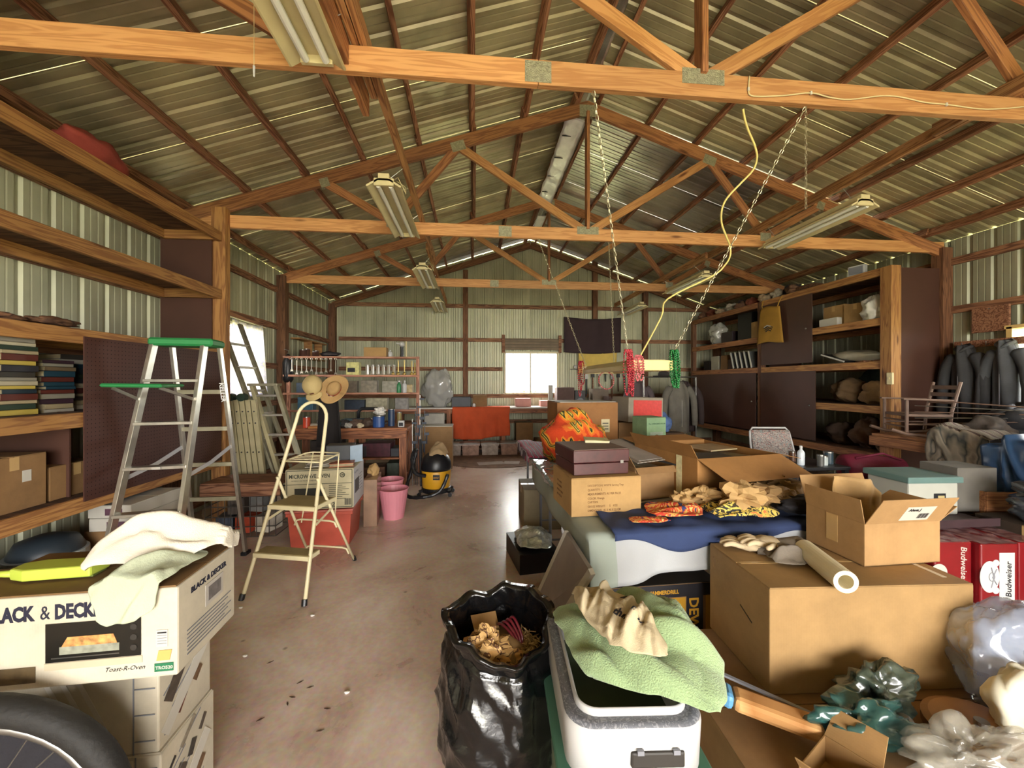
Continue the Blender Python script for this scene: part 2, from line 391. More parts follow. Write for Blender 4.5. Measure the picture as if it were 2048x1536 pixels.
# walls ---------------------------------------------------------------
def wall_cols(lo,hi,cuts):
    e=[lo]; a=lo
    while a<hi: a+=SW; e.append(min(a,hi))
    for c in cuts: e.append(c)
    e=sorted(set(round(x,3) for x in e)); return [(e[i],e[i+1]) for i in range(len(e)-1) if e[i+1]-e[i]>.01]
WB=(.74,2.01,1.28,2.27)       # back window x0 x1 z0 z1
WL=(5.48,6.32,1.38,2.36)      # left window y0 y1 z0 z1
WR=(2.35,3.92,1.22,2.18)      # right window
def side_wall(name,X,sg,win,ztop):
    w_=S(name)
    for a0,a1 in wall_cols(YF,YB,win[:2]):
        spans=[(0,ztop)] if not (a0>=win[0]-.005 and a1<=win[1]+.005) else [(0,win[2]),(win[3],ztop)]
        for z0,z1 in spans:
            sheet(w_,'wall_sheet',WALLM,ribs(a0,a1),lambda a,h:((X+sg*h,a,z0),(X+sg*h,a,z1)))
    return w_
wl=side_wall('wall_left',XL,-1,WL,roofz(XL)+.1)
wr=side_wall('wall_right',XR,1,WR,roofz(XR)+.1)
wb=S('wall_back')
for a0,a1 in wall_cols(XL,XR,[WB[0],WB[1],APX]):
    inw=a0>=WB[0]-.005 and a1<=WB[1]+.005
    for z0,z1 in ([(0,WB[2]),(WB[3],None)] if inw else [(0,None)]):
        sheet(wb,'wall_sheet',WALLM,ribs(a0,a1),lambda a,h:((a,YB+h,z0),(a,YB+h,(roofz(a)+.1) if z1 is None else z1)))
wf=S('wall_front')   # behind the camera, mostly a wide open door
DX0,DX1,DZ=-1.4,4.0,2.9
for a0,a1 in wall_cols(XL,XR,[DX0,DX1,APX]):
    z0=DZ if (a0>=DX0-.005 and a1<=DX1+.005) else 0
    sheet(wf,'wall_sheet',WALLM,ribs(a0,a1),lambda a,h:((a,YF-h,z0),(a,YF-h,roofz(a)+.1)))
TR=(-2.74,-.26,2.22,4.58,7.0)
def girts(w_,zs,seg,fn):
    for z in zs:
        for (a,b) in seg:
            board(w_,'girt',fn(a,z),fn(b,z),.04,.09,GIRT,bevel=0)
for w_,X,sg,win in ((wl,XL,1,WL),(wr,XR,-1,WR)):
    for z in (.12,.62,1.22,1.82,2.48,3.1):
        for (a,b) in ((YF,-.33),(-.19,2.15),(2.29,4.51),(4.65,6.93),(7.07,YB)):
            x=X+sg*.03
            if a<win[0]<b and win[2]<z<win[3]:
                board(w_,'girt',(x,a,z),(x,win[0]-.05,z),.04,.09,GIRT,bevel=0); board(w_,'girt',(x,win[1]+.05,z),(x,b,z),.04,.09,GIRT,bevel=0)
            else: board(w_,'girt',(x,a,z),(x,b,z),.04,.09,GIRT,bevel=0)
    for yy in TR: board(w_,'post',(X+sg*.09,yy,0),(X+sg*.09,yy,roofz(X)+.0),.14,.14,POST,up=(0,1,0))
    board(w_,'post',(X+sg*.09,YB-.09,0),(X+sg*.09,YB-.09,roofz(X)),.14,.14,POST,up=(0,1,0))
BP=(at(931,700,Y=9.37).x,at(1190,700,Y=9.37).x,at(1293,700,Y=9.37).x+.0,at(1550,700,Y=9.37).x)
bp=sorted([XL+.16,BP[0],BP[1],4.2,XR-.16])
for z in (.12,.62,1.23,1.87,2.56,3.36):
    for a,b in zip(bp[:-1],bp[1:]):
        a+=.05; b-=.05
        if z in (1.87,) and a<WB[0]<b: board(wb,'girt',(a,YB-.03,z),(WB[0]-.06,YB-.03,z),.04,.09,GIRT,up=(0,0,1),bevel=0); continue
        if z in (1.87,) and a<WB[1]<b: board(wb,'girt',(WB[1]+.06,YB-.03,z),(b,YB-.03,z),.04,.09,GIRT,up=(0,0,1),bevel=0); continue
        board(wb,'girt',(a,YB-.03,z),(b,YB-.03,z),.04,.09,GIRT,bevel=0)
board(wb,'post',(BP[0],YB-.07,0),(BP[0],YB-.07,4.2),.12,.1,POST,up=(0,1,0))
board(wb,'post',(BP[1],YB-.07,2.3),(BP[1],YB-.07,4.7),.12,.1,POST,up=(0,1,0))
board(wb,'post',(4.2,YB-.07,0),(4.2,YB-.07,3.85),.12,.1,POST,up=(0,1,0))
for s in (-1,1):
    xe=XL+.1 if s<0 else XR-.1
    board(wb,'rafter',(xe,YB-.12,roofz(xe)-.07),(APX,YB-.12,APZ-.07),.04,.14,POST,up=(0,1,0) if 0 else (0,0,1),bevel=0)
# windows -------------------------------------------------------------
GLASS=bpy.data.materials.new('window_glass'); GLASS.use_nodes=True
_n=GLASS.node_tree.nodes; _l=GLASS.node_tree.links; _n.remove(_n['Principled BSDF'])
_t=_n.new('ShaderNodeBsdfTransparent'); _g=_n.new('ShaderNodeBsdfGlossy'); _g.inputs['Roughness'].default_value=.03; _x=_n.new('ShaderNodeMixShader'); _x.inputs[0].default_value=.07
_t.inputs[0].default_value=(.95,.97,.97,1)
_l.new(_t.outputs[0],_x.inputs[1]); _l.new(_g.outputs[0],_x.inputs[2]); _l.new(_x.outputs[0],_n['Material Output'].inputs[0])
CASE=plain('window_casing','D8CFAE',.5,var=.1); WFR=plain('window_frame_metal','9A9890',.4,.5,var=.05)
w1=S('window_1')
x0,x1,z0,z1=WB; yy=YB
put('pane',MB().box(((x0+x1)/2,yy+.03,(z0+z1)/2),(x1-x0,.005,z1-z0)),GLASS,w1)
for a,b in (((x0,z0),(x1,z0)),((x0,z1),(x1,z1))): put('casing',MB().box(((x0+x1)/2,yy-.0,a[1]),(x1-x0+.1,.1,.045)),CASE,w1,bevel=.004)
for a in (x0,x1): put('casing',MB().box((a,yy-.0,(z0+z1)/2),(.045,.1,z1-z0)),CASE,w1,bevel=.004)
for a,t in ((x0+.2,.014),(x0+.62,.045),(x0+.79,.014)): put('mullion',MB().box((a,yy+.01,(z0+z1)/2),(t,.03,z1-z0)),WFR,w1)
# rolled blind above the back window
bl=T('window_blind','rolled up fabric blind on wooden battens above the back window','blind',(1.375,YB-.12,2.3))
put('blind_roll',MB().box((0,0,.16),(1.32,.02,.26)),stops('blind_cloth',['6E6456','7C7262','615848'],14,kind='wave',hard=False),bl)
for k in range(4): put('slat',MB().box((0,-.015,.05+k*.065),(1.3,.012,.05)),plain('blind_slat','7A6B58',.7),bl)
for s in (-1,1): put('batten',MB().box((s*.68,-.01,.17),(.07,.03,.42)),GIRT,bl)
w2=S('window_2'); y0,y1,z0,z1=WL
put('pane',MB().box((XL-.03,(y0+y1)/2,(z0+z1)/2),(.005,y1-y0,z1-z0)),GLASS,w2)
for z in (z0,z1,(z0+z1)/2): put('casing',MB().box((XL,(y0+y1)/2,z),(.08,y1-y0+.08,.04)),CASE,w2)
for a in (y0,y1): put('casing',MB().box((XL,a,(z0+z1)/2),(.08,.045,z1-z0)),CASE,w2)
w3=S('window_3'); y0,y1,z0,z1=WR
put('pane',MB().box((XR+.03,(y0+y1)/2,(z0+z1)/2),(.005,y1-y0,z1-z0)),GLASS,w3)
CASEY=plain('yellow_lit_casing','E2C07A',.5,var=.08)  # yellow light on this frame is put into the casing colour
for z in (z0,z1): put('casing',MB().box((XR-.03,(y0+y1)/2,z),(.16,y1-y0+.08,.04)),CASEY,w3)
for a in (y0,y1): put('casing',MB().box((XR-.03,a,(z0+z1)/2),(.16,.05,z1-z0)),CASEY,w3)
for a in (y1-.2,y1-.78): put('mullion',MB().box((XR+.01,a,(z0+z1)/2),(.03,.04,z1-z0)),WFR,w3)
# shrubs outside the back window
LEAF=stops('shrub_leaf',['6E8A46','8BA35C','A8B878'],3,hard=False); 
for i,(x,yq,r,h) in enumerate(((-.6,15,1.0,1.5),(1.9,14.6,.8,1.35),(4.2,14.8,1.2,1.7),(6.8,14.4,.9,1.4))):
    sh=T('shrub',['leafy shrub outside at the left of the back window','low leafy shrub outside the middle of the back window','tall leafy shrub outside the right of the back window','leafy shrub outside farthest right behind the building'][i],'shrub',(x,yq,-.09),group='shrubs outside the back window')
    mb=MB(); rnd=random.Random(i)
    for k in range(900):
        d=Vector((rnd.gauss(0,1),rnd.gauss(0,1),rnd.gauss(0,1))).normalized()*rnd.uniform(.75,1)
        c=Vector((d.x*r,d.y*r,h*.55+d.z*h*.5)); a=Vector((rnd.gauss(0,1),rnd.gauss(0,1),rnd.gauss(0,1))).normalized()*.09; b2=a.orthogonal().normalized()*.045
        mb.add([c-a,c+b2,c+a,c-b2],[(0,1,2,3)])
    put('foliage',mb,LEAF,sh,kind='stuff'); put('stem',MB().tube([(0,0,0),(.03,0,h*.5)],.03),PURL,sh)
# trusses -------------------------------------------------------------
def truss(Y,lab):
    t=T('roof_truss',lab,'roof truss',(APX,Y,3.23),group='trusses spanning the barn')
    Z=3.30; a,b=XL+.08,XR-.08
    board(t,'bottom_chord',(a,Y,Z),(.36,Y,Z),.04,.14,PINE); board(t,'bottom_chord',(.362,Y,Z),(b,Y,Z),.04,.14,PINE)
    for e in (a-.05,b+.05): board(t,'top_chord',(e,Y,roofz(e)-.075),(APX+(.02 if e<0 else -.02),Y,APZ-.075),.045,.14,PINE_D)
    def tz(x): return roofz(x)-.12
    board(t,'king_post',(APX,Y+.001,3.36),(APX,Y+.001,APZ-.14),.038,.09,PINE_D,up=(0,1,0))
    for s in (-1,1):
        n1=(APX+s*1.52,Y,tz(APX+1.52)); n2=(APX+s*2.25,Y,3.36); n3=(APX+s*2.99,Y,tz(APX+2.99))
        board(t,'web',(APX+s*.06,Y,3.36),n1,.037,.09,PINE); board(t,'web',n1,n2,.036,.09,PINE_D); board(t,'web',n2,n3,.035,.09,PINE_D)
    def plate(x,z,w_,h_,rz=0):
        for s in (-1,1): put('gusset_plate',MB().box((x-APX,s*.0215,z-3.23),(w_,.0025,h_),rot=Matrix.Rotation(rz,3,'Y')),GALV,t)
    plate(.36,Z+.0,.15,.12); plate(APX,Z+.045,.26,.09); plate(APX,APZ-.13,.2,.14)
    for s in (-1,1): plate(APX+s*2.25,Z+.05,.14,.1); plate(APX+s*1.52,tz(APX+1.52)-.005,.16,.11,R_(18.4)*s); plate(APX+s*2.99,tz(APX+2.99)-.005,.1,.1,R_(18.4)*s)
    return t
truss(2.22,'nearest bright pine roof truss crossing the top of the view')
truss(4.58,'second roof truss from the camera with full king post in view')
truss(7.0,'third and farthest roof truss, in front of the back wall')
truss(-.26,'roof truss overhead just behind the camera')
truss(-2.74,'roof truss farther behind the camera near the open door')
# long braces lying on the bottom chords
for x,lab in ((-.64,'long weathered brace board running to the back wall on the left half'),(3.4,'long pale brace board running to the back wall on the right half')):
    t=T('brace_board',lab,'brace',(x,4.6,3.37)); m_=wood('brace_wood','B8895A','865A38',.7)
    board(t,'plank',(x,-2.6,3.42),(x,2.62,3.42),.04,.09,m_) ; board(t,'plank',(x+.045,1.9,3.42),(x+.045,6.0,3.42),.04,.09,m_); board(t,'plank',(x,5.5,3.42),(x,9.3,3.42),.04,.09,m_)
    if x<0: board(t,'plank',(x-.05,1.75,3.33),(x-.05,2.62,3.33),.04,.14,PINE_D)
# ================================================================ builders for repeated kinds of things
ORD=['topmost','second from top','third from top','fourth from top','fifth from top','sixth from top','seventh from top','eighth from top','ninth from top','tenth from top','eleventh from top','twelfth from top','thirteenth from top','fourteenth from top','fifteenth from top','sixteenth from top','seventeenth from top']
def flap(parent,mat,w,d,h,side,ang,ln,skew=0,lab=None):
    a=R_(ang); t=.004
    if side in('front','back'):
        s=-1 if side=='front' else 1; hw=w/2; o=Vector((0,s*cos_(a),math.sin(a))); b=Vector((0,s*d/2,h)); e=Vector((1,0,0))
    else:
        s=-1 if side=='left' else 1; hw=d/2; o=Vector((s*cos_(a),0,math.sin(a))); b=Vector((s*w/2,0,h)); e=Vector((0,1,0))
    n=e.cross(o).normalized()*t
    q=[b-e*hw,b+e*hw,b+e*(hw-.006+skew)+o*ln,b-e*(hw-.006-skew)+o*ln]
    return put('flap',MB().prism(q,n),mat,parent,bevel=.001,seg=1,label=lab)
def cos_(a): return math.cos(a)
def carton(label,c,size,rz=0,mat=None,name='cardboard_box',flaps=None,tape=True,group=None,cat='box',inner=None):
    mat=mat or CARD; w,d,h=size
    t=T(name,label,cat,c,rz,group)
    if flaps is None:
        put('body',MB().box((0,0,h/2),(w,d,h)),mat,t,bevel=.004)
        for s in (-1,1): put('flap',MB().box((0,s*(d/4+.001),h+.002),(w-.004,d/2-.004,.004)),mat,t,bevel=.001,seg=1)
        if tape:
            put('tape',MB().box((0,0,h+.0045),(w+.002,.05,.001)).box((w/2+.0008,0,h-.04),(.001,.05,.08)).box((-w/2-.0008,0,h-.04),(.001,.05,.08)),TAPE,t)
    else:
        e=.005; mb=MB().box((0,0,e/2),(w,d,e)); 
        mb.box((0,-d/2+e/2,h/2),(w,e,h)).box((0,d/2-e/2,h/2),(w,e,h)).box((-w/2+e/2,0,h/2),(e,d-2*e,h)).box((w/2-e/2,0,h/2),(e,d-2*e,h))
        put('body',mb,mat,t,bevel=.001,seg=1)
        for sd,v in flaps.items(): flap(t,mat,w,d,h,sd,*v)
    return t
def drape(quad,z,edges=(),amp=.01,bulge=0,seed=0,n=(50,40),fr=9,zfn=None,off=.006,lift=.008,rnd_=.12,folds=7,fang=None,fw=.022):
    """cloth over a plane at height z: beyond an edge plane it hangs straight down; soft fold ridges run across it"""
    A,B,C,D=[Vector((q[0],q[1],0)) for q in quad]; ctr=(A+B+C+D)/4; rg=random.Random(seed*13+1)
    base=fang if fang is not None else math.atan2((B-A).y,(B-A).x)+rg.uniform(-.5,.5); size=max((B-A).length,(D-A).length)
    FL=[]
    for k in range(folds):
        an=base+rg.uniform(-.45,.45); c=ctr+Vector((rg.uniform(-.5,.5),rg.uniform(-.5,.5),0))*size; FL.append((c,Vector((math.cos(an),math.sin(an),0)),Vector((-math.sin(an),math.cos(an),0)),rg.uniform(.5,1.1),rg.uniform(.7,1.4)*fw,rg.uniform(.25,.6)*size))
    def fn(u,v):
        uu,vv=2*u-1,2*v-1; k=1-rnd_*(uu*uu*vv*vv)*1.6
        u2,v2=.5+uu*k/2,.5+vv*k/2
        wob=Vector((noise.noise((u*3,v*3,seed)),noise.noise((u*3,v*3,seed+9)),0))*.05*size+Vector((noise.noise((u*9,v*9,seed)),noise.noise((u*9,v*9,seed+9)),0))*.014*size
        p=A*(1-u2)*(1-v2)+B*u2*(1-v2)+C*u2*v2+D*(1-u2)*v2+wob
        q=Vector((p.x,p.y,0))+Vector((noise.noise((p.x*7,p.y*7,seed)),noise.noise((p.x*7,p.y*7,seed+2)),0))*.03
        h=0
        for (c,d,m_,a_,w_,l_) in FL:
            e=q-c; t=e.dot(m_); l=e.dot(d); h+=a_*math.exp(-(t/w_)**2)*math.exp(-(l/l_)**2)
        kk=amp*(min(h,1.8)+.35*abs(noise.noise((p.x*fr*1.5,p.y*fr,seed+3))))
        r=1-max(abs(uu),abs(vv))**4
        zz=z+lift+kk*(.3+.7*r)+bulge*max(0,math.cos(uu*1.5)*math.cos(vv*1.5))**.5*(.8+.5*noise.noise((u*3,v*3,seed+5)))
        if zfn: zz+=zfn(p)
        for (ep,en) in edges:
            en=Vector((en[0],en[1],0)).normalized(); dd=(p-Vector((ep[0],ep[1],0))).dot(en)
            if dd>0:
                wave=.008*math.sin(p.dot(Vector((-en.y,en.x,0)))*26+seed)+kk*.8
                p=p-en*dd+en*(off+.01+wave*min(1,dd*8)); zz-=dd+(zz-z-lift)*min(1,dd*6)
        return (p.x,p.y,zz)
    return MB().grid(fn,*n)
def cloth(name,label,mat,*a,cat='cloth',group=None,thick=.006,loc=None,**k):
    mb=drape(*a,**k); c=sum((v for v in mb.v),Vector())/len(mb.v); zmin=min(v.z for v in mb.v); o=Vector((c.x,c.y,zmin))
    mb.v=[v-o for v in mb.v]
    ob=put(name,mb,mat,smooth=True,solid=thick); ob.location=o
    return tag(ob,label,cat,group)
def lump(name,label,mat,c,r,sc=(1,1,.5),amp=.3,seed=0,cat='bag',group=None,n=28,m=18,freq=2,smooth=True,rz=0):
    ob=put(name,MB().ball((0,0,0),r,n,m,sc,amp,seed,freq),mat,smooth=smooth)
    zmin=min(v.co.z for v in ob.data.vertices)
    for v in ob.data.vertices:
        v.co.z=max(v.co.z-zmin-r*sc[2]*.18,0)
    ob.location=c; ob.rotation_euler=(0,0,rz); return tag(ob,label,cat,group)
def bottle(name,label,mat,c,r,h,cap=None,cat='bottle',group=None,rz=0):
    t=T(name,label,cat,c,rz,group)
    put('body',MB().lathe([(r*.9,0),(r,h*.05),(r,h*.62),(r*.8,h*.72),(r*.35,h*.8),(r*.35,h*.88)],n=14),mat,t,smooth=True)
    put('cap',MB().cyl((0,0,h*.87),(0,0,h),r*.42,n=12),cap or WHITEP,t); return t
def can(name,label,mat,c,r,h,lid=None,cat='can',group=None,top=1.0):
    t=T(name,label,cat,c,0,group)
    put('body',MB().lathe([(r*top*.97,0),(r*top,.006),(r,h-.006),(r*.97,h)],n=18),mat,t,smooth=False)
    put('lid',MB().cyl((0,0,h),(0,0,h+.012),r*1.03,n=18),lid or STEEL,t); return t
def tote(label,c,size,rz,mat,lidmat,name='storage_tote',cat='tote',group=None,lid=True):
    w,d,h=size; t=T(name,label,cat,c,rz,group); k=.92
    def ring(s,z): return [(-w/2*s,-d/2*s,z),(w/2*s,-d/2*s,z),(w/2*s,d/2*s,z),(-w/2*s,d/2*s,z)]
    mb=MB().add(ring(k,0)+ring(1,h),[(0,3,2,1),(0,1,5,4),(1,2,6,5),(2,3,7,6),(3,0,4,7)])
    put('tub',mb,mat,t,solid=.004,bevel=.012)
    rm=MB()
    for (cc,s) in (((0,-d/2,h-.02),(w+.03,.02,.03)),((0,d/2,h-.02),(w+.03,.02,.03)),((-w/2,0,h-.02),(.02,d,.03)),((w/2,0,h-.02),(.02,d,.03))): rm.box(cc,s)
    put('rim',rm,mat,t,bevel=.003)
    if lid: put('lid',MB().box((0,0,h+.008),(w+.04,d+.04,.02)).box((0,0,h+.02),(w*.8,d*.8,.012)),lidmat,t,bevel=.006)
    return t
def fixture(label,x,y0,y1,z,group='fluorescent lights hanging from the braces',hang=.2,cord=True):
    t=T('fluorescent_light',label,'light fixture',(x,(y0+y1)/2,z),0,group); L=y1-y0
    prof=[(-.14,0,-.0),(-.05,0,.055),(.05,0,.055),(.14,0,0),(.14,0,-.012),(.13,0,-.012),(.045,0,.04),(-.045,0,.04),(-.13,0,-.012),(-.14,0,-.012)]
    put('reflector',MB().prism([(a,-L/2,c) for a,_,c in prof],(0,L,0)),CREAM,t)
    put('ballast_channel',MB().box((0,0,.075),(.09,L,.05)),CREAM,t,bevel=.003)
    for s in (-1,1):
        put('tube',MB().cyl((s*.05,-L/2+.03,.01),(s*.05,L/2-.03,.01),.019,n=10),plain('lamp_tube','E9EAE0',.25,var=0),t,smooth=False)
        put('end_cap',MB().box((0,s*(L/2-.012),.03),(.16,.024,.06)),CREAM,t,bevel=.003)
        bx_=(-.64 if x<1 else 3.40)+(.045 if y0>2.2 and y1<6 else 0)-x; put('hanger_wire',MB().tube([(0,s*L*.4,.09),(bx_,s*L*.4,3.385-z)],.0025,5),STEEL,t)
    if cord: put('power_cord',MB().tube([(0,-L*.35,.1),(.09,-L*.38,.14),(.14,-L*.3,.05),(.12,-L*.2,.16),(.03,-L*.15,.24)],.004,5),CREAM,t)
    return t
# ================================================================ LEFT SHELVES
FX=-2.66
ls=T('storage_shelving','tall site-built lumber shelving with dark side panels along the left wall','shelving',(-2.98,2.6,0))
LZ=(3.14,2.53,1.91,1.34,.76)
for k,z in enumerate(LZ):
    y1=4.46
    board(ls,'shelf_rail',(FX-.02,.55,z-.045),(FX-.02,y1,z-.045),.04,.1,SHELFW)
    board(ls,'shelf_rail',(XL+.1,.55,z-.045),(XL+.1,y1,z-.045),.04,.1,SHELFW)
    board(ls,'cross_rail',(XL+.1,4.42,z-.05),(FX-.05,4.42,z-.05),.04,.09,SHELFW)
    board(ls,'cross_rail',(XL+.1,1.9,z-.05),(FX-.05,1.9,z-.05),.04,.09,SHELFW)
    put('shelf_deck',MB().box(((XL+FX)/2+.02,2.5,z-.0),(FX-XL-.09,3.9,.014)),PLY,ls,M=Matrix.Translation((2.98,-2.6,0)))
for y in (.6,4.52):
    board(ls,'post',(FX-.045,y,0),(FX-.045,y,3.42),.09,.14,SHELFW,up=(1,0,0))
board(ls,'post',(XL+.14,1.9,0),(XL+.14,1.9,3.1),.09,.09,SHELFW,up=(0,1,0))
I_=Matrix.Translation((2.98,-2.6,0))
put('divider_panel',MB().box(((XL+FX)/2-.02,4.45,2.53),(.5,.012,1.2)),HARD,ls,M=I_)
put('divider_panel',MB().box(((XL+FX)/2-.02,2.98,1.05),(.5,.012,.6)),HARD,ls,M=I_)
# pegboard door panel with rows of holes
PEG=plain('pegboard','4A2A22',.6,var=.12,scale=3)
put('pegboard_panel',MB().box((FX+.008,3.70,1.30),(.008,1.47,1.13)),PEG,ls,M=I_)
mb=MB()
for j in range(38):
    for i in range(49): mb.add([(FX+.0125,2.985+i*.03-.003,.77+j*.029-.003),(FX+.0125,2.985+i*.03+.003,.77+j*.029-.003),(FX+.0125,2.985+i*.03+.003,.77+j*.029+.003),(FX+.0125,2.985+i*.03-.003,.77+j*.029+.003)],[(0,1,2,3)])
put('peg_hole',mb,plain('hole_black','120A08',.9,var=0),ls,M=I_,kind='stuff')
# books and magazines in three stacks
BCOL=['2B2A30','B0A890','5A2A22','22303A','C9BFA2','38342E','B8A24A','1F3B4A','6B5A44','A8A294','3A2630','8A8578','2C3B2E','A89878']
rnd=random.Random(5)
def book(label,c,w,d,h,col,rz,group):
    t=T('book',label,'book',c,rz,group); m=plain('cover_'+col,col,.5,var=.05)
    put('cover',MB().box((0,0,.0015),(w,d,.003)).box((0,0,h-.0015),(w,d,.003)).box((w/2-.0015,0,h/2),(.003,d,h)),m,t)
    put('pages',MB().box((-.003,0,h/2),(w-.01,d-.006,h-.006)),plain('book_pages','9A8E70',.8,var=.12,scale=40),t)
for (x,y,top,nm) in ((-2.9,2.72,1.82,'front'),(-2.93,2.99,1.69,'middle'),(-3.05,3.24,1.73,'rear')):
    z=1.348; hs=[]
    while z<top: h=rnd.choice((.022,.028,.034,.04)); hs.append((z,h)); z+=h+.0005
    for i,(zz,h) in enumerate(hs):
        k=len(hs)-1-i; col=rnd.choice(BCOL)
        book('%s book, %s in the %s book stack on the left shelves'%({'2B2A30':'charcoal','B0A890':'cream','5A2A22':'maroon','22303A':'slate','C9BFA2':'tan','38342E':'dark grey','B8A24A':'mustard','1F3B4A':'teal','6B5A44':'brown','A8A294':'off-white','3A2630':'plum','8A8578':'grey','2C3B2E':'dark green','A89878':'beige'}[col],ORD[k],nm),
             (x+rnd.uniform(-.012,.012),y+rnd.uniform(-.008,.008),zz),.21,rnd.uniform(.19,.215),h,col,rnd.uniform(-.05,.05),'books in the %s stack on the left shelves'%nm)
carton('plain brown carton with a white label at the front of the left lower shelf',(-2.93,2.66,.768),(.34,.36,.33),0,CARD3)
b_=[o for o in bpy.data.objects if o.get('label','').startswith('plain brown carton with a white label')][0]
sticker(b_,'right',(.34,.36,.33),.22,.17,.05,.07,WHITE)
carton('low brown carton behind the labelled one on the left lower shelf',(-2.95,3.05,.768),(.36,.36,.22),0,CARD3)
put_=None
kh=T('kerosene_heater','round dark kerosene heater with pale KERO band under the left shelves','heater',(-2.93,3.02,0))
put('body',MB().lathe([(.19,0),(.2,.02),(.2,.3),(.185,.32),(.185,.4),(.15,.47),(.06,.5)],n=28),plain('heater_blue','2A333B',.45,var=.1),kh,smooth=True)
put('band',MB().lathe([(.201,.32),(.204,.325),(.204,.38),(.201,.385)],n=28),plain('heater_band','9BA3A6',.5,var=.05),kh)
for i,ch in enumerate('KERO'):
    a=R_(-62+i*13); text(kh,ch,.055,INK,Matrix.Translation((.206*math.cos(a),.206*math.sin(a),.333))@Matrix.Rotation(a+R_(90),4,'Z')@Matrix.Rotation(R_(90),4,'X'),align='CENTER',bold=.001)
carton('taped brown carton on the floor under two flat white boxes',(-2.73,3.50,0),(.34,.52,.43),0,CARD3)
for i in range(2):
    t=carton(['flat white box lying directly on the taped floor carton','flat white box on top of the other flat white box'][i],(-2.71,3.48,.437+i*.098),(.3,.5,.092),R_(2-i*3),WHITE,tape=False,group='flat white boxes under the left shelves')
    sticker(t,'front',(.3,.5,.092),.12,.02,.12,.05,plain('purple_print','5A3A4A',.6,var=.3,scale=30))
carton('brown carton standing on the floor at the far left under shelves',(-2.9,2.42,0),(.36,.5,.42),0,CARD3)
lump('cloth_bag','dark red cloth bag slumped on the top left shelf',plain('red_cloth','8E3A30',.85,var=.2,bump=.2),(-2.82,3.22,3.15),.15,(.7,1.7,.75),.35,3)
lump('wood_scrap','rough brown bark-like scrap on the middle left shelf',PLY,(-2.78,2.9,1.92),.09,(.8,1.6,.35),.5,8,cat='scrap')
lump('wood_scrap','small brown scrap heap at the near end of the middle left shelf',PLY,(-2.78,2.62,1.92),.08,(.8,1.3,.3),.5,12,cat='scrap')
board(T('loose_board','short loose pale board on top of the left shelving by the post','board',(-2.85,4.2,3.15)),'plank',(-2.95,3.8,3.172),(-2.8,4.42,3.172),.14,.03,PINE,world=True)
# ================================================================ RIGHT SHELVES
GX=5.22
rs=T('storage_shelving','long built-in lumber shelving with dark hardboard doors along the right wall','shelving',(5.65,6.7,0))
J=Matrix.Translation((-5.65,-6.7,0)); RZ=(3.02,2.38,1.82,1.24,.62)
for z in RZ:
    for (a,b) in ((4.6,6.72),(6.82,9.0)):
        if z==1.24 and a>6: continue
        board(rs,'shelf_rail',(GX,a,z-.045),(GX,b,z-.045),.04,.1,SHELFW if a<6 and z>1 else PINE_D)
        board(rs,'shelf_rail',(XR-.1,a,z-.045),(XR-.1,b,z-.045),.04,.1,PINE_D)
    put('shelf_deck',MB().box(((XR+GX)/2-.02,6.8,z+.0),(XR-GX-.1,4.3,.014)),PLY,rs,M=J)
for y in (4.52,6.77,9.02): board(rs,'post',(GX+.03,y,0),(GX+.03,y,3.02),.09 if y>5 else .14,.1 if y>5 else .14,SHELFW if y<5 else POST,up=(0,1,0))
put('divider_panel',MB().box(((XR+GX)/2+.04,4.56,1.65),(.62,.012,2.75)),HARD,rs,M=J)
put('divider_panel',MB().box(((XR+GX)/2+.04,6.77,1.65),(.62,.012,2.7)),HARD,rs,M=J)
for (ya,yb,z0,z1) in ((5.62,6.70,1.86,2.93),(5.56,6.72,.66,1.73),(6.84,8.95,.66,1.73)):
    put('door_panel',MB().box((GX-.028,(ya+yb)/2,(z0+z1)/2),(.009,yb-ya,z1-z0)),HARD,rs,M=J,bevel=.001)
    put('knob',MB().ball((GX-.045,ya+.1,(z0+z1)/2),.014,8,6),STEEL,rs,M=J)
# things on the right shelves
g='cartons on the upper right shelf'
carton('tan carton at the far side of the upper right shelf',(5.56,5.42,2.39),(.42,.34,.3),0,CARD2,group=g)
carton('tan carton in the middle of the upper right shelf',(5.54,5.07,2.39),(.42,.33,.27),.04,CARD2,group=g)
carton('low white printed box under the tan carton front',(5.30,5.42,2.39),(.08,.3,.11),0,WHITE,tape=False)
lump('plastic_bag','crumpled white plastic shopping bag on the upper right shelf edge',film('white_film','E8E6DA',.85,.3),(5.30,4.78,2.36),.14,(.8,1,1.2),.5,4,cat='bag')
can('lantern','small pale round lamp standing on the upper right shelf',plain('pale_tin','B9AE98',.5),(5.5,4.72,2.39),.07,.3,cat='lamp')
carton('tan carton pushed back beside the plastic bag',(5.7,4.86,2.39),(.4,.2,.27),0,CARD,group=g)
lump('cushion','pale flattened cushion on the third right shelf',plain('pale_vinyl','B5AE98',.5),(5.6,5.3,1.83),.24,(1,1.5,.45),.15,6,cat='cushion')
pf=T('picture_frame','dark panel with white edge leaning on the third right shelf','frame',(5.42,5.35,1.83),0); put('panel',MB().box((0,0,.08),(.3,.4,.015),rot=Matrix.Rotation(R_(18),3,'X')),BLACK,pf); put('edge',MB().box((-.155,0,.08),(.01,.4,.02),rot=Matrix.Rotation(R_(18),3,'X')),WHITE,pf)
for i,(y,l) in enumerate(((4.95,.4),(4.8,.3))): board(T('loose_board',['thin board lying on the third right shelf','short board lying nearer the post on the third right shelf'][i],'board',(5.4,y,1.83)),'plank',(5.3,y-.1,1.84+.0),(5.55,y+l-.1,1.84),.1,.02,PINE_D)
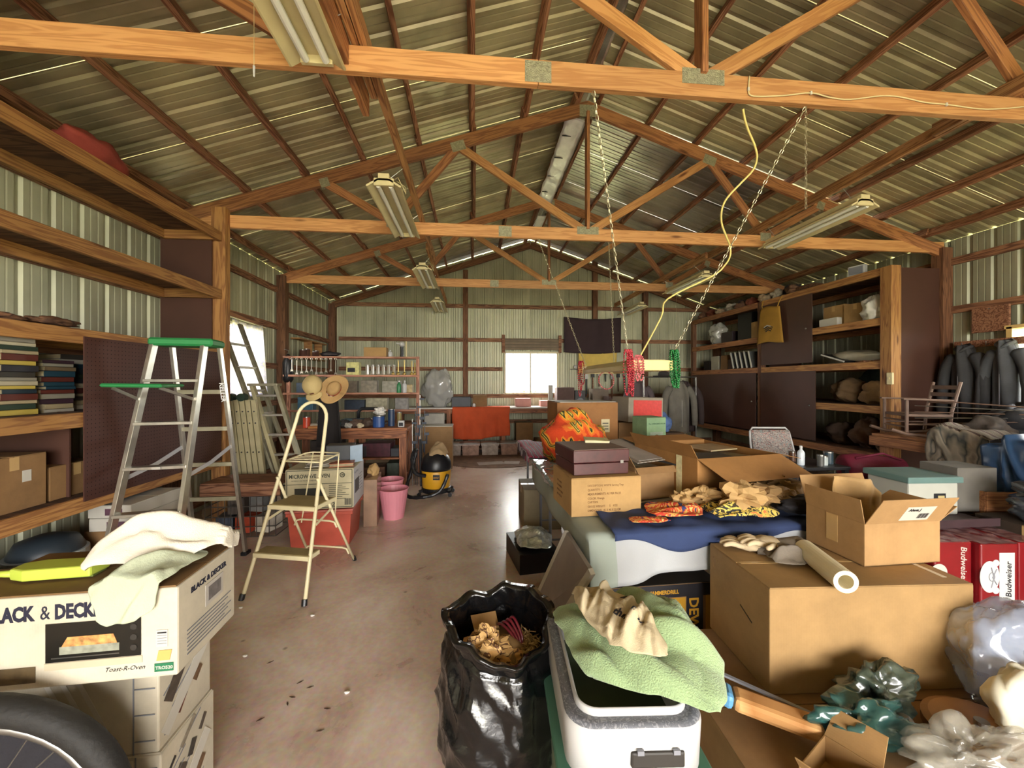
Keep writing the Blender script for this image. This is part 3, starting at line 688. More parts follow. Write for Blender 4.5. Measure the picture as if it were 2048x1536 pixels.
lump('cloth_sack','tan cloth bundle on the lower right shelf',plain('tan_sack','8C6C44',.9,var=.25,bump=.3),(5.55,4.95,1.25),.18,(1,1.1,.9),.4,9,cat='bag')
lump('cloth_sack','brown lumpy sack beside the tan bundle on the lower right shelf',plain('brown_sack','6E563A',.9,var=.25,bump=.3),(5.55,5.35,1.25),.2,(1,1,.9),.4,10,cat='bag')
lump('cloth_sack','dark green bundle behind the sacks on the lower right shelf',plain('dark_green_cloth','26332C',.9,var=.2),(5.85,5.15,1.25),.2,(.8,1.4,1.3),.4,11,cat='bag')
for i,(x,y,r,c,nm) in enumerate(((5.5,5.0,.2,'5A4230','brown'),(5.5,5.42,.17,'4A3A30','dark brown'),(5.45,4.72,.13,'6A5038','light brown'))):
    lump('cloth_sack','%s slumped sack on the lowest right shelf'%nm,plain('sack_'+c,c,.9,var=.3,bump=.3),(x,y,.63),r,(1,1,1),.45,20+i,cat='bag',group='sacks on the lowest right shelf')
# far bay
SP=[('4B3A34','dark box with brown lid'),('C9C2AE','cream printed box'),('8A6A54','rust brown box'),('A8845C','tan small carton')]
for i,(y,w_,h,c,nm) in enumerate(((8.65,.22,.2,'2E2622','black'),(8.35,.26,.3,'C9C2AE','cream'),(8.02,.22,.3,'A07A54','tan'),(7.8,.16,.2,'6B5348','brown'))):
    carton('%s box on the third shelf of the far right bay'%nm,(5.5,y,1.83),(.3,w_,h),0,card('c_'+c,c),tape=False,group='boxes on the third shelf of the far right bay')
for i in range(5):
    t=T('record_sleeve','white edged frame leaning, number %s from the far end of the row'%['one','two','three','four','five'][i],'frame',(5.35,7.5-i*.13,1.83),group='white edged frames leaning on the far right bay')
    tilt=Matrix.Rotation(R_(-16),3,'X')
    put('panel',MB().box((0,.04,.16),(.28,.02,.32),rot=tilt),plain('sleeve','4A4A48',.6),t); put('edge',MB().box((-.145,.04,.16),(.01,.032,.33),rot=tilt),WHITE,t)
lump('plastic_bag','clear plastic bag bunched on the far right second shelf',film('clear_film','D8D8D0',.5),(5.38,8.25,2.39),.2,(.8,1.1,1.1),.5,14)
carton('dark suitcase-like box on the far right second shelf',(5.5,7.85,2.39),(.4,.35,.22),0,plain('dark_brown_box','2E2226',.5),tape=False)
sp=carton('tall black speaker cabinet on the far right second shelf',(5.45,7.3,2.39),(.3,.4,.52),0,BLACK,name='speaker_cabinet',tape=False,cat='speaker')
carton('tan box beside the speaker cabinet on the far right second shelf',(5.42,6.98,2.39),(.3,.18,.3),0,CARD2)
# junk along the very top
TOPJ=[('6B4A34','brown'),('8A4A38','rust red'),('4A5A4A','grey green'),('9A8468','tan'),('B8B0A0','pale grey'),('3A3230','black')]
for i in range(13):
    y=8.8-i*.22; c,nm=TOPJ[i%6]
    lump('clutter_bundle','%s bundle on top of the right shelving, %s along from the back wall'%(nm,['first','second','third','fourth','fifth','sixth','seventh','eighth','ninth','tenth','eleventh','twelfth','thirteenth'][i]),plain('junk_'+c,c,.8,var=.3,scale=20),(5.35+.1*(i%3),y,3.03),.09+.02*(i%3),(1,1.1,.8),.6,30+i,cat='bundle',group='bundles on top of the right shelving')
tv=T('floodlight','small white square floodlight with grey lens atop the right shelving','light',(5.3,5.0,3.03),.3); put('housing',MB().box((0,0,.07),(.08,.2,.14)),WHITEP,tv,bevel=.01); put('lens',MB().box((-.042,0,.07),(.006,.16,.1)),GREY,tv)
dr=T('carved_wood','dark driftwood piece on top of the right shelving near the floodlight','driftwood',(5.35,5.9,3.03)); put('branch',MB().tube([(0,-.3,.03),(.03,-.1,.07),(-.02,.1,.05),(.03,.35,.09)],[.02,.04,.05,.015],7),POST,dr,smooth=True)
# tote bag hanging from top rail
tb=T('tote_bag','mustard canvas tote bag hanging from the top rail of the right shelves','bag',(GX-.07,6.42,2.5)); MUS=plain('mustard_canvas','A87E2E',.85,var=.12,bump=.2)
def tbf(u,v):
    y=(.36-.1*v)*(2*u-1)*.5*1.7; return (-.02-.02*math.sin(u*math.pi),y,-.26+.62*v-.02*math.cos(u*5))
put('bag_body',MB().grid(tbf,14,14),MUS,tb,smooth=True,solid=.012)
for s in (-1,1): put('strap',MB().tube([(-.02,s*.17,.33),(-.01,s*.2,.42),(.03,s*.22,.52)],.008,6),MUS,tb)
lo=MB(); 
for k in range(3): lo.tube([(-.05,-.1+.02*k,-.0-.03*k),(-.052,0,.03-.03*k),(-.05,.1-.02*k,.0-.03*k)],.008,5)
put('printed_swirl',lo,INK,tb); put('printed_swirl',MB().tube([(-.055,-.06,.02),(-.056,.02,.045),(-.055,.09,.02)],.009,5),WHITE,tb)
op=T('outlet_plate','ivory switch box screwed to the right shelving post','switch',(GX-.055,4.47,1.6)); put('plate',MB().box((0,-.02,0),(.03,.07,.15)),CREAM,op,bevel=.008); put('toggle',MB().box((-.02,-.02,0),(.01,.012,.03)),CREAM,op)
# ================================================================ RIGHT BENCH ZONE
bn=T('work_bench','rough lumber bench with thick plank edge against the right wall','bench',(5.4,3.3,0))
board(bn,'front_rail',(4.82,1.2,.85),(4.82,4.38,.85),.045,.11,PINE_D)
board(bn,'end_rail',(4.85,4.36,.84),(6.05,4.36,.84),.045,.09,PINE_D)
for k in range(6): board(bn,'plank',(4.95+k*.2,1.2,.917),(4.95+k*.2,4.4,.917),.19,.03,PINE_D)
for y in (1.4,2.9,4.28): board(bn,'leg',(4.92,y,0),(4.92,y,.8),.09,.09,PINE_D,up=(0,1,0))
# rocking chair on the bench
rc=T('rocking_chair','small ladder-back wooden rocking chair standing on the right bench','chair',(5.06,4.07,.935),R_(-112))
RW=plain('grey_brown_wood','6E5648',.6,var=.2)
for s in (-1,1):
    put('back_post',MB().tube([(s*.19,.18,.06),(s*.19,.2,.3),(s*.2,.27,.62)],.016,7),RW,rc); put('front_leg',MB().tube([(s*.2,-.2,.06),(s*.2,-.2,.42)],.016,7),RW,rc)
    put('armrest',MB().beam((s*.2,-.24,.43),(s*.2,.2,.42),.05,.018),RW,rc,bevel=.004)
    put('rocker',MB().tube([(s*.2,-.34,.09),(s*.2,-.2,.04),(s*.2,0,.018),(s*.2,.2,.04),(s*.2,.36,.1)],.018,7),RW,rc)
    put('side_rung',MB().tube([(s*.2,-.2,.15),(s*.19,.19,.15)],.01,6),RW,rc)
put('seat',MB().box((0,0,.25),(.42,.4,.03)),RW,rc,bevel=.006)
for z in (.4,.48,.56): put('back_slat',MB().box((0,.2+(z-.3)*.22,z),(.38,.014,.045)),RW,rc,bevel=.003)
for z in (.12,.19): put('front_rung',MB().tube([(-.2,-.2,z),(.2,-.2,z)],.01,6),RW,rc)
# bicycle frame / gear heap behind
for i,(x,y,r,c,nm) in enumerate(((5.45,3.42,.2,'26262A','black'),(5.5,3.02,.22,'33312F','charcoal'),(5.75,3.7,.2,'2B2B30','dark grey'),(5.15,3.5,.15,'4E4640','taupe'),(5.5,2.25,.25,'2A2A2E','soot black'))):
    lump('gear_bag','%s gear bag heaped on the right bench'%nm,plain('gear_'+c,c,.7,var=.3,scale=18),(x,y,.935),r,(1,1.1,.9),.5,50+i,cat='bag',group='dark gear bags heaped on the right bench')
for i in range(5):
    t=T('fishing_rod',['thin pale rod lying over the dark gear, topmost','thin rod lying just below the topmost rod','middle rod of those across the dark gear','lower thin rod across the dark gear','lowest thin rod across the dark gear'][i],'rod',(5.3,3.4,1.0),group='rods lying across the dark gear')
    put('shaft',MB().tube([(-.35,.6,.08+.07*(4-i)),(.0,-.1,.17+.035*(4-i)),(.2,-.85,.0+.05*(4-i))],.006,6),STEEL if i%2 else RW,t); put('handle',MB().tube([(.13,-.6,.06+.047*(4-i)),(.2,-.85,.0+.05*(4-i))],.012,6),BLACK,t)
lump('straw_hat','small pale straw hat crumpled by the right window',plain('straw','9A8460',.9,var=.2),(5.8,3.35,1.42),.12,(1,1,.7),.3,61,cat='hat')
carton('upright dark grey panel case against the right wall below the girt',(5.95,3.95,.935),(.12,.75,.40),0,plain('panel_grey','4E4C4A',.7,var=.2),tape=False,name='panel_case',cat='case')
pl=T('hanging_sign','dim brown square board hanging on the upper right wall girt','board',(XR-.08,4.1,2.3)); put('panel',MB().box((0,0,0),(.03,.34,.3)),PURL,pl,bevel=.004); put('nail',MB().cyl((-.03,0,.12),(0,0,.12),.006),STEEL,pl)
# blanket over bench edge, blue tarp
PLAID=stops('plaid_blanket',['6E665A','8F8474','3E4240','A89A88','5A4A44'],3.4,kind='wave',distort=.8,vec=(1,2.6,1),hard=False)
cloth('blanket','grey and brown striped blanket sagging over the bench edge at right',PLAID,[(5.3,3.78),(4.42,3.72),(4.38,3.2),(5.3,3.2)],.99,[((4.82,3,0),(-1,0,0))],amp=.04,bulge=.12,seed=4,cat='blanket',thick=.012,off=.05)
cloth('tarp','blue plastic tarp bunched at the right edge of the view',plain('blue_tarp','2F4B6E',.35,var=.25,scale=5),[(5.2,3.2),(4.3,3.15),(4.2,2.5),(5.1,2.45)],.94,[((4.74,2.8,0),(-1,.1,0))],amp=.08,bulge=.16,seed=12,cat='tarp',thick=.004,off=.16)
# ================================================================ HANGING THINGS
fixture('nearest fluorescent light, unlit, crossing the nearest truss at upper left',-.81,.95,2.15,3.2,hang=.2)
fixture('unlit twin tube light below the second truss on the left row',-.74,3.33,4.5,3.17,hang=.24)
fixture('third fluorescent light from the camera on the left row, small in the distance',-.74,5.75,6.92,3.17,hang=.24)
fixture('farthest fluorescent light on the left row near the back wall',-.74,8.05,9.2,3.17,hang=.24,cord=False)
fixture('nearest unlit twin tube light on the right row with looped cord',3.56,3.28,4.47,3.17,hang=.24)
fixture('middle fluorescent light on the right row with yellow cord end',3.56,5.75,6.92,3.17,hang=.24,cord=False)
fixture('farthest fluorescent light on the right row near the back wall',3.56,8.1,9.2,3.17,hang=.24,cord=False)
# low hanging light above the table
hx,hz=1.30,1.67
hl=T('hanging_shop_light','cream metal shop light hung low on four chains above the cluttered table','light fixture',(hx,3.42,hz))
HP=[(-.17,-.03),(-.17,.01),(-.12,.05),(.12,.05),(.17,.01),(.17,-.03),(.16,-.03),(.11,.035),(-.11,.035),(-.16,-.03)]
put('reflector',MB().prism([(a,-.6,c) for a,c in HP],(0,1.2,0)),CREAM,hl,bevel=.002)
put('end_plate',MB().box((0,-.605,.008),(.35,.01,.078)),plain('yellow_cream','E6D58E',.4,var=.05),hl,bevel=.004)
put('end_plate',MB().box((0,.605,.008),(.35,.01,.078)),CREAM,hl,bevel=.004)
for s in (-1,1): put('tube',MB().cyl((s*.07,-.57,.0),(s*.07,.57,.0),.018,n=10),MATS['lamp_tube'],hl)
CH=plain('chain_steel','B8B296',.4,.8,var=.2,scale=80)
def chain(label,a,b,parent=None):
    a,b=Vector(a),Vector(b); n=int((b-a).length/.03); mb=MB(); d=(b-a).normalized(); s1=d.orthogonal().normalized(); s2=d.cross(s1)
    for i in range(n):
        c=a+(b-a)*((i+.5)/n); s=s1 if i%2 else s2; hl_=.02
        mb.tube([c-d*hl_+s*.0,c-d*.01+s*.007,c+d*.01+s*.007,c+d*hl_,c+d*.01-s*.007,c-d*.01-s*.007],.0022,4,closed=True)
    t=T('chain',label,'chain',b,0,'chains holding the low shop light'); mb.v=[v-b for v in mb.v]
    put('chain_links',mb,CH,t,kind='stuff'); return t
ytr=2.22
P1=at(1187,196,Y=ytr); P2=at(1612,226,Y=ytr)
chain('chain from the nearest truss to the left near corner of the shop light',(P1.x,ytr,3.23),(hx-.15,2.85,hz+.05))
chain('chain from the nearest truss to the right near corner of the shop light',(P2.x,ytr,3.23),(hx+.16,2.85,hz+.04))
chain('chain from the second truss to the left far end of the shop light',(hx-.55,4.58,3.23),(hx-.15,3.98,hz+.05))
chain('chain from the second truss to the right far end of the shop light',(hx+.3,4.58,3.23),(hx+.15,3.98,hz+.05))
t=T('chain','short straight chain hanging from the nearest truss at right','chain',(P2.x,ytr,2.6),0)
mb=MB()
for i in range(20): 
    z=.63-i*.031; s=.006; mb.tube([(0,0,z),(s*(i%2),s*((i+1)%2),z-.01),(s*(i%2),s*((i+1)%2),z-.025),(0,0,z-.034),(-s*(i%2),-s*((i+1)%2),z-.025),(-s*(i%2),-s*((i+1)%2),z-.01)],.0022,4,closed=True)
put('chain_links',mb,CH,t,kind='stuff')
# strands of beads
def strands(label,mat,c,loops,seed,r=.007):
    rn=random.Random(seed); t=T('bead_necklace',label,'beads',c,0,'bead necklaces on the shop light chains')
    for (w_,ln,dx,dy) in loops:
        mb=MB(); L=2*ln+w_; n=int(L/(r*2.05))
        for i in range(n):
            u=i/n; a=math.tau*u; x=w_/2*math.sin(a)*(1 if True else 1); z=-ln/2+ln/2*math.cos(a)
            mb.ball((dx+x+rn.uniform(-.002,.002),dy+.012*math.cos(a)+rn.uniform(-.003,.003),z),r,6,4)
        put('strand',mb,mat,t,smooth=True)
RED=plain('red_beads','A82A38',.2,.3,var=.35,scale=60,coat=.6); GRN=plain('green_beads','1E7A3C',.2,.3,var=.35,scale=60,coat=.6); PNK=plain('rose_beads','C86A6E',.25,.2,var=.3,scale=60)
rn=random.Random(2)
strands('red bead strands draped over the left near corner of the shop light',RED,(hx-.17,2.80,hz+.12),[(rn.uniform(.015,.04),rn.uniform(.16,.34),rn.uniform(-.03,.04),rn.uniform(-.02,.02)) for k in range(9)],1)
strands('short rose bead strands bunched beside the red ones on the shop light',PNK,(hx-.10,2.79,hz+.08),[(rn.uniform(.02,.045),rn.uniform(.12,.2),rn.uniform(-.03,.04),rn.uniform(-.02,.02)) for k in range(6)],4)
strands('green bead strands draped over the right near corner of the shop light',GRN,(hx+.18,2.80,hz+.12),[(rn.uniform(.015,.04),rn.uniform(.2,.35),rn.uniform(-.025,.025),rn.uniform(-.02,.02)) for k in range(9)],2)
strands('single rose bead loop hanging below the middle of the shop light',PNK,(hx-.1,3.5,hz-.02),[(.14,.16,0,0)],3)
strands('dark red bead strands at the far left end of the shop light',RED,(hx-.2,4.0,hz+.1),[(.03,.3,0,0),(.04,.24,.02,0),(.03,.36,-.01,.01)],5)
# yellow cord snaking down to the light
cp=[(1486,218),(1490,240),(1497,262),(1509,290),(1514,315),(1506,340),(1480,368),(1455,395),(1444,418),(1443,445),(1452,472),(1460,492),(1460,512),(1450,530),(1425,552),(1335,598),(1322,635),(1298,718)]
t=T('power_cord','long yellow cord snaking from the nearest truss down to the low shop light','cord',(hx,2.9,hz))
pts=[at(x,y,Y=ytr+(2.95-ytr)*min(1,(y-218)/480)**1.2) for x,y in cp]
pts[-1]=Vector((hx-.05,2.92,hz+.05))
def smooth_pts(p,k=4):
    o=[]; p=[Vector(q) for q in p]
    for i in range(len(p)-1):
        p0=p[max(i-1,0)];p1=p[i];p2=p[i+1];p3=p[min(i+2,len(p)-1)]
        for j in range(k):
            u=j/k; o.append(.5*((2*p1)+(p2-p0)*u+(2*p0-5*p1+4*p2-p3)*u*u+(3*p1-p0-3*p2+p3)*u**3))
    o.append(p[-1]); return o
put('cord',MB().tube(smooth_pts(pts),.0065,6),plain('yellow_cord','DCCB7A',.5,var=.05),t,world=True,smooth=True)
t=T('electrical_cable','pale stapled cable running along the nearest truss towards the right','cable',(2.4,ytr-.03,3.3))
cp=[(1499,152),(1497,178),(1500,190),(1520,193),(1570,191),(1622,186),(1660,195),(1700,199),(1760,192),(1800,194),(1850,205),(1893,209),(1960,218),(2010,217),(2060,212)]
put('cable',MB().tube(smooth_pts([at(x,y,Y=ytr-.026) for x,y in cp]),.0042,6),CREAM,t,world=True,smooth=True)
for x,y in ((1497,178),(1622,186),(1893,209)): put('staple',MB().box(at(x,y,Y=ytr-.027),(.012,.008,.02)),WHITE,t,world=True)
def pull(label,px,py0,py1,Y):
    a=at(px,py0,Y=Y); b=at(px,py1,Y=Y); t=T('pull_string',label,'pull string',b,0,'light pull strings')
    put('string',MB().tube([(0,0,a.z-b.z),(0,0,.05)],.0015,5),CREAM,t); put('pull_handle',MB().cyl((0,0,0),(0,0,.055),.004,.006,8),WHITEP,t)
pull('pull string with white end in front of the nearest truss at upper left',508,-40,154,2.1)
pull('pull string beside the king post of the second truss',1184,225,384,4.5)
for lb_,(x_,y_,z0_,z1_) in (('tiny pull string beside the far left light',(-.85,8.2,2.95,3.18)),('tiny pull string hanging from the roof near the right shelves',(4.75,8.9,2.95,roofz(4.75)+.09))):
    t=T('pull_string',lb_,'pull string',(x_,y_,z0_),0,'light pull strings'); put('string',MB().tube([(0,0,z1_-z0_),(0,0,.05)],.002,5),CREAM,t); put('pull_handle',MB().cyl((0,0,0),(0,0,.055),.006,.008,8),WHITEP,t)
# silver strips added in place of the ridge cap catching light
fo=T('lit_ridge_strip','long crinkled silver strip added for the lit ridge cap beyond the second truss','foil',(1.23,5.8,4.7)); LIT_RIDGE=plain('foil','F0F0F4',.4,.35,var=.1,bump=.8,bscale=14)
def ff(u,v): return ((-.12+.24*v)+.02*noise.noise((u*9,v*3,1)),-1.15+2.3*u,.02*noise.noise((u*14,v*4,3))+.05-.05*v)
put('lit_ridge_sheet',MB().grid(ff,60,6),LIT_RIDGE,fo,smooth=True,solid=.003)
for k in range(4): put('strap',MB().box((0,-.8+k*.5,.03),(.2,.015,.012)),BLACK,fo)
fo=T('lit_ridge_strip','short torn silver strip added for the lit ridge cap beyond the third truss','foil',(1.25,7.8,4.62))
put('lit_ridge_sheet',MB().grid(lambda u,v:((-.08+.16*v),-.6+1.1*u,.02*noise.noise((u*14,v*4,8))),40,5),LIT_RIDGE,fo,smooth=True,solid=.003); put('strap',MB().box((0,0,.01),(.19,.015,.012)),BLACK,fo)
# cloth on the back wall
fl=T('hanging_flag','dark brown cloth with a smaller yellow cloth hung beneath it on the back wall','flag',(2.92,YB-.14,2.2))
x0=at(1128,630,Y=YB-.14).x-2.92; x1=at(1242,640,Y=YB-.14).x-2.92
def fA(u,v): return (x0+(x1-x0)*u-.03*(1-v)*math.sin(u*9),-.02-.03*math.sin(u*math.pi)*(v)*.6+.012*math.sin(u*20),.08+ (1.03-.0*u)*v*.82-.05*math.sin(u*math.pi)*v-.04*math.sin(u*math.pi)*(1-v))
put('dark_cloth_panel',MB().grid(fA,30,14),plain('dark_brown_cloth','3A2A2E',.85,var=.1),fl,smooth=True,solid=.004)
xa=at(1157,700,Y=YB-.14).x-2.92; xb=at(1233,700,Y=YB-.14).x-2.92
put('yellow_cloth_panel',MB().grid(lambda u,v:(xa+(xb-xa)*u,-.01+.012*math.sin(u*12+v*5),-.43+.5*v),20,10),plain('yellow_cloth','D8BC62',.8,var=.1),fl,smooth=True,solid=.004)
# left window curtain
CUR=stops('print_curtain',['E8E4D8','D8D4E0','C8C8D8','E6E0C8'],16,distort=1)
_c=CUR.node_tree; _b=_c.nodes['Principled BSDF']; _tr=_c.nodes.new('ShaderNodeBsdfTranslucent'); _mx=_c.nodes.new('ShaderNodeMixShader'); _mx.inputs[0].default_value=.7
_c.links.new(_b.inputs['Base Color'].links[0].from_socket,_tr.inputs[0]); _c.links.new(_b.outputs[0],_mx.inputs[1]); _c.links.new(_tr.outputs[0],_mx.inputs[2]); _c.links.new(_mx.outputs[0],_c.nodes['Material Output'].inputs[0])
cu=T('window_curtain','thin printed curtain glowing in daylight over the left window','curtain',(XL+.12,5.95,1.35))
put('curtain_cloth',MB().grid(lambda u,v:(.03*math.sin(u*22)*(1-.5*v),(-.55+1.05*u)*(1-.28*v)+.0*v,.0+1.06*v-.04*math.sin(u*math.pi)*v),40,12),CUR,cu,smooth=True,solid=.002)
put('curtain_rod',MB().tube([(0,-.5,1.07),(0,.45,1.04)],.008,6),CASE,cu)
hd=T('hard_hat_lamp','dark hanging lantern shape on the left wall post by the curtain','lantern',(XL+.3,6.72,1.55)); put('lamp_body',MB().lathe([(.05,0),(.08,.05),(.08,.32),(.05,.4),(.02,.46)],n=14),BLACK,hd,smooth=True); put('hook',MB().tube([(0,0,.46),(0,.02,.52),(-.06,0,.54)],.006,6),STEEL,hd)
sf=T('wall_shelf','small pine wall shelf holding little brown pots on the left wall','shelf',(XL+.14,8.0,2.0)); put('shelf_board',MB().box((0,0,0),(.16,1.3,.02)).box((0,0,.34),(.16,1.3,.02)),SHELFW,sf); put('divider',MB().box((0,-.1,.17),(.15,.02,.32)),SHELFW,sf); put('divider',MB().box((0,.4,.17),(.15,.02,.32)),SHELFW,sf)
for i,y in enumerate((7.62,7.78,8.08,8.22)): can('clay_pot',['front brown pot on the small left wall shelf','second brown pot on the small left wall shelf','third brown pot on the small left wall shelf','rear brown pot on the small left wall shelf'][i],plain('clay_brown','5A3326',.7),(XL+.16,y,2.012),.055,.13+.03*(i%2),cat='pot',group='pots on the left wall shelf')
# ================================================================ LADDERS
def railing(t,name,a,b,w_,h_,mat): return board(t,name,a,b,w_,h_,mat,up=(0,1,0),bevel=.002)
def lad():
    t=T('step_ladder','tall aluminium stepladder with green plastic top and pail shelf, standing open','ladder',(-2.42,3.5,0))
    K_=lambda x,y,z:Vector((x*.945,y*.945,z))
    FL,FR=K_(-2.66,3.03,0),K_(-2.21,3.1,0); RL,RR=K_(-2.63,4.02,0),K_(-2.17,4.0,0)
    tl,tr=K_(-2.55,3.42,1.84),K_(-2.21,3.48,1.84); bl,br=K_(-2.54,3.6,1.84),K_(-2.20,3.66,1.84)
    for a,b in ((FL,tl),(FR,tr)): railing(t,'front_rail',a,b,.028,.055,ALU)
    for a,b in ((RL,bl),(RR,br)): railing(t,'rear_rail',a,b,.024,.04,ALU)
    for f in (.17,.34,.51,.68,.85): board(t,'step',FL.lerp(tl,f),FR.lerp(tr,f),.075,.022,ALU,bevel=.002)
    for f in (.12,.29,.46,.63,.8): board(t,'rear_rung',RL.lerp(bl,f),RR.lerp(br,f),.02,.035,ALUD,bevel=.002)
    GR=plain('green_plastic','2F8A4E',.4,var=.08)
    c=(tl+tr+bl+br)/4; c.z=1.86; ax=(tr-tl).normalized()
    board(t,'top_cap',c-ax*.21+Vector((0,0,0)),c+ax*.21,.24,.06,GR,bevel=.015)
    p=FL.lerp(tl,.8).lerp(FR.lerp(tr,.8),.5)
    ps=board(t,'pail_shelf',p+Vector((-.22,-.2,.06)),p+Vector((.12,-.14,.055)),.3,.025,GR,bevel=.01)
    for s,(a,b) in ((0,(FL.lerp(tl,.8),p+Vector((-.2,-.24,.04)))),(1,(FR.lerp(tr,.8),p+Vector((.1,-.24,.04))))): put('shelf_brace',MB().beam(a-Vector((0,0,.06)),b,.012,.02),ALU,t,world=True)
    for a,b,c_,d_ in ((FL,tl,RL,bl),(FR,tr,RR,br)):
        m1=a.lerp(b,.47); m2=c_.lerp(d_,.55); mm=m1.lerp(m2,.5)-Vector((0,0,.02)); put('spreader',MB().beam(m1,mm,.006,.03).beam(mm,m2,.006,.03),plain('spreader_white','D8D8DC',.3,.5,var=.03),t,world=True)
    for a in (FL,FR,RL,RR): put('foot',MB().box(a+Vector((0,0,.015)),(.05,.08,.03)),BLACK,t,world=True,bevel=.004)
    put('warning_label',MB().box(FL.lerp(tl,.51).lerp(FR.lerp(tr,.51),.5)+Vector((0,-.0385,0)),(.1,.002,.018)),WHITE,t,world=True)
    d=(br-RR); q=RR+d*.78; x=-d.normalized(); y=Vector((0,0,1)).cross(x)  # lettering down the rear right rail
    zz=Vector((0,-1,0)); yy=zz.cross(x).normalized(); zz=x.cross(yy)
    M=Matrix.Translation(q+zz*.03)@Matrix((x,yy,zz)).transposed().to_4x4(); M=wmat(t).inverted()@M
    text(t,'KELLER',.05,plain('pale_ink','E8E8E8',.5,var=0),M@Matrix.Translation((-.12,-.02,0)),bold=.001)
lad()
# cream folding step stool
st=T('step_stool','cream folding step stool with high hoop handle and three steps','step stool',(-1.41,2.93,0),R_(-14)); TUBE=plain('cream_tube','E4D9B0',.38,var=.08)
def fr(s,f): # front rail: s side, f 0..1 ; leans back
    return Vector((s*(.245-.115*f),.42*f,1.26*f))
hoop=[fr(-1,f/8) for f in range(9)]
for k in range(1,12):
    a=math.pi*k/12; hoop.append(Vector((-.13*math.cos(a),.42+.025*math.sin(a),1.26+.13*math.sin(a))))
hoop+=[fr(1,1-f/8) for f in range(9)]
put('hoop_frame',MB().tube(hoop,.0135,10),TUBE,st,smooth=True)
for s in (-1,1):
    put('rear_leg',MB().tube([(s*.17,.25,.82),(s*.21,.70,.0)],.011,8),TUBE,st,smooth=True)
    put('foot',MB().cyl((s*.246,-.005,0),(s*.242,.005,.04),.019,n=10),BLACK,st); put('foot',MB().cyl((s*.21,.705,0),(s*.207,.69,.035),.017,n=10),BLACK,st)
for z,f,dep in ((.30,.24,.12),(.62,.495,.26)):
    w_=.49-.23*f; put('step_tread',MB().box((0,.42*f+dep/2-.02,z),(w_,dep,.014)),plain('tread_rubber','9A8A5E',.8,var=.15,bump=.3),st,bevel=.003)
    put('step_frame',MB().box((0,.42*f-.025,z-.012),(w_+.01,.012,.032)).box((-w_/2,.42*f+dep/2-.02,z-.012),(.012,dep,.03)).box((w_/2,.42*f+dep/2-.02,z-.012),(.012,dep,.03)),TUBE,st,bevel=.002)
z=.93; y0=.42*.74
put('tray_frame',MB().tube([(-.155,y0,z),(-.15,y0+.24,z+.02),(-.12,y0+.3,z+.02),(.12,y0+.3,z+.02),(.15,y0+.24,z+.02),(.155,y0,z)],.007,7,closed=True),TUBE,st,smooth=True)
for k in range(4): put('tray_wire',MB().tube([(-.15,y0+.05+k*.06,z+.008),(.15,y0+.05+k*.06,z+.008)],.004,6),TUBE,st)
for s in (-1,1): put('tray_strut',MB().tube([(s*.12,y0+.3,z+.02),(s*.15,.5,.38)],.0055,6),TUBE,st)
for z in (.14,.42):
    f=1-z/.82; x_=.17+.04*f; y_=.25+.45*f; put('rear_brace',MB().tube([(-x_,y_,z-.05),(-x_+.02,y_,z-.01),(-x_+.06,y_,z),(x_-.06,y_,z),(x_-.02,y_,z-.01),(x_,y_,z-.05)],.008,7),TUBE,st,smooth=True)
put('brace_bar',MB().beam((-.215,.17,.5),(-.19,.4,.55),.004,.02).beam((.215,.17,.5),(.19,.4,.55),.004,.02),TUBE,st)
# ladders leaning by the left window
l1=T('leaning_ladder','long aluminium ladder leaning in front of the curtained left window','ladder',(-2.6,5.1,0)); a0,a1=Vector((-2.92,4.95,2.3)),Vector((-2.15,4.85,0.03)); b0,b1=a0+Vector((.0,.42,0)),a1+Vector((.0,.42,0))
a0,b0=Vector((-3.0,4.98,2.3)),Vector((-3.0,5.40,2.3))
for p,q in ((a0,a1),(b0,b1)): board(l1,'rail',q,p,.07,.03,ALUD,up=(0,1,0)) if 0 else board(l1,'rail',q,p,.03,.075,ALUD,up=(0,1,0))
for k in range(1,8): board(l1,'rung',a1.lerp(a0,k/8),b1.lerp(b0,k/8),.03,.03,ALU)
BEI=plain('beige_aluminium','B7AE8A',.5,.35,var=.12,scale=9)
l2=T('folded_ladder','beige folded articulated ladder with bolted parallel rails leaning left of the stepladder','ladder',(-2.55,4.7,0))
for k in range(5):
    x=k*.062; p0=at(490+ k*0,1040,Y=4.72)+Vector((x,0,0)); p1=at(462,800,Y=4.8)+Vector((x,0,0)); p0.z=.04; board(l2,'rail',p0,p1,.05,.05,BEI,up=(0,1,0))
    for f in (.35,.55,.8,.9): put('bolt',MB().ball(p0.lerp(p1,f)+Vector((0,-.03,0)),.009,8,5),BLACK,l2,world=True)
    if k in(0,2): put('hinge_cap',MB().cyl(p1+Vector((0,-.04,.03)),p1+Vector((0,.04,.03)),.045,n=14),plain('dark_green_cap','24382C',.5),l2,world=True)
l3=T('leaning_ladder','shorter dull aluminium stepladder folded and leaning beside the beige ladder','ladder',(-2.15,4.85,0))
for dx in (0,.27):
    p1=at(505,772,Y=4.95)+Vector((dx,0,0)); p0=at(585,1060,Y=4.75)+Vector((dx,0,0)); p0.z=.03; board(l3,'rail',p0,p1,.04,.07,BEI if dx==0 else ALUD,up=(0,1,0))
for k in range(1,7):
    p1=at(505,772,Y=4.95); p0=at(585,1060,Y=4.75); p0.z=.03; c=p0.lerp(p1,k/6.5); board(l3,'rung',c,c+Vector((.27,0,0)),.05,.025,ALU)
put('top_cap',MB().box(at(505,772,Y=4.95)+Vector((.135,0,.015)),(.34,.12,.03)),ALUD,l3,world=True,bevel=.004)
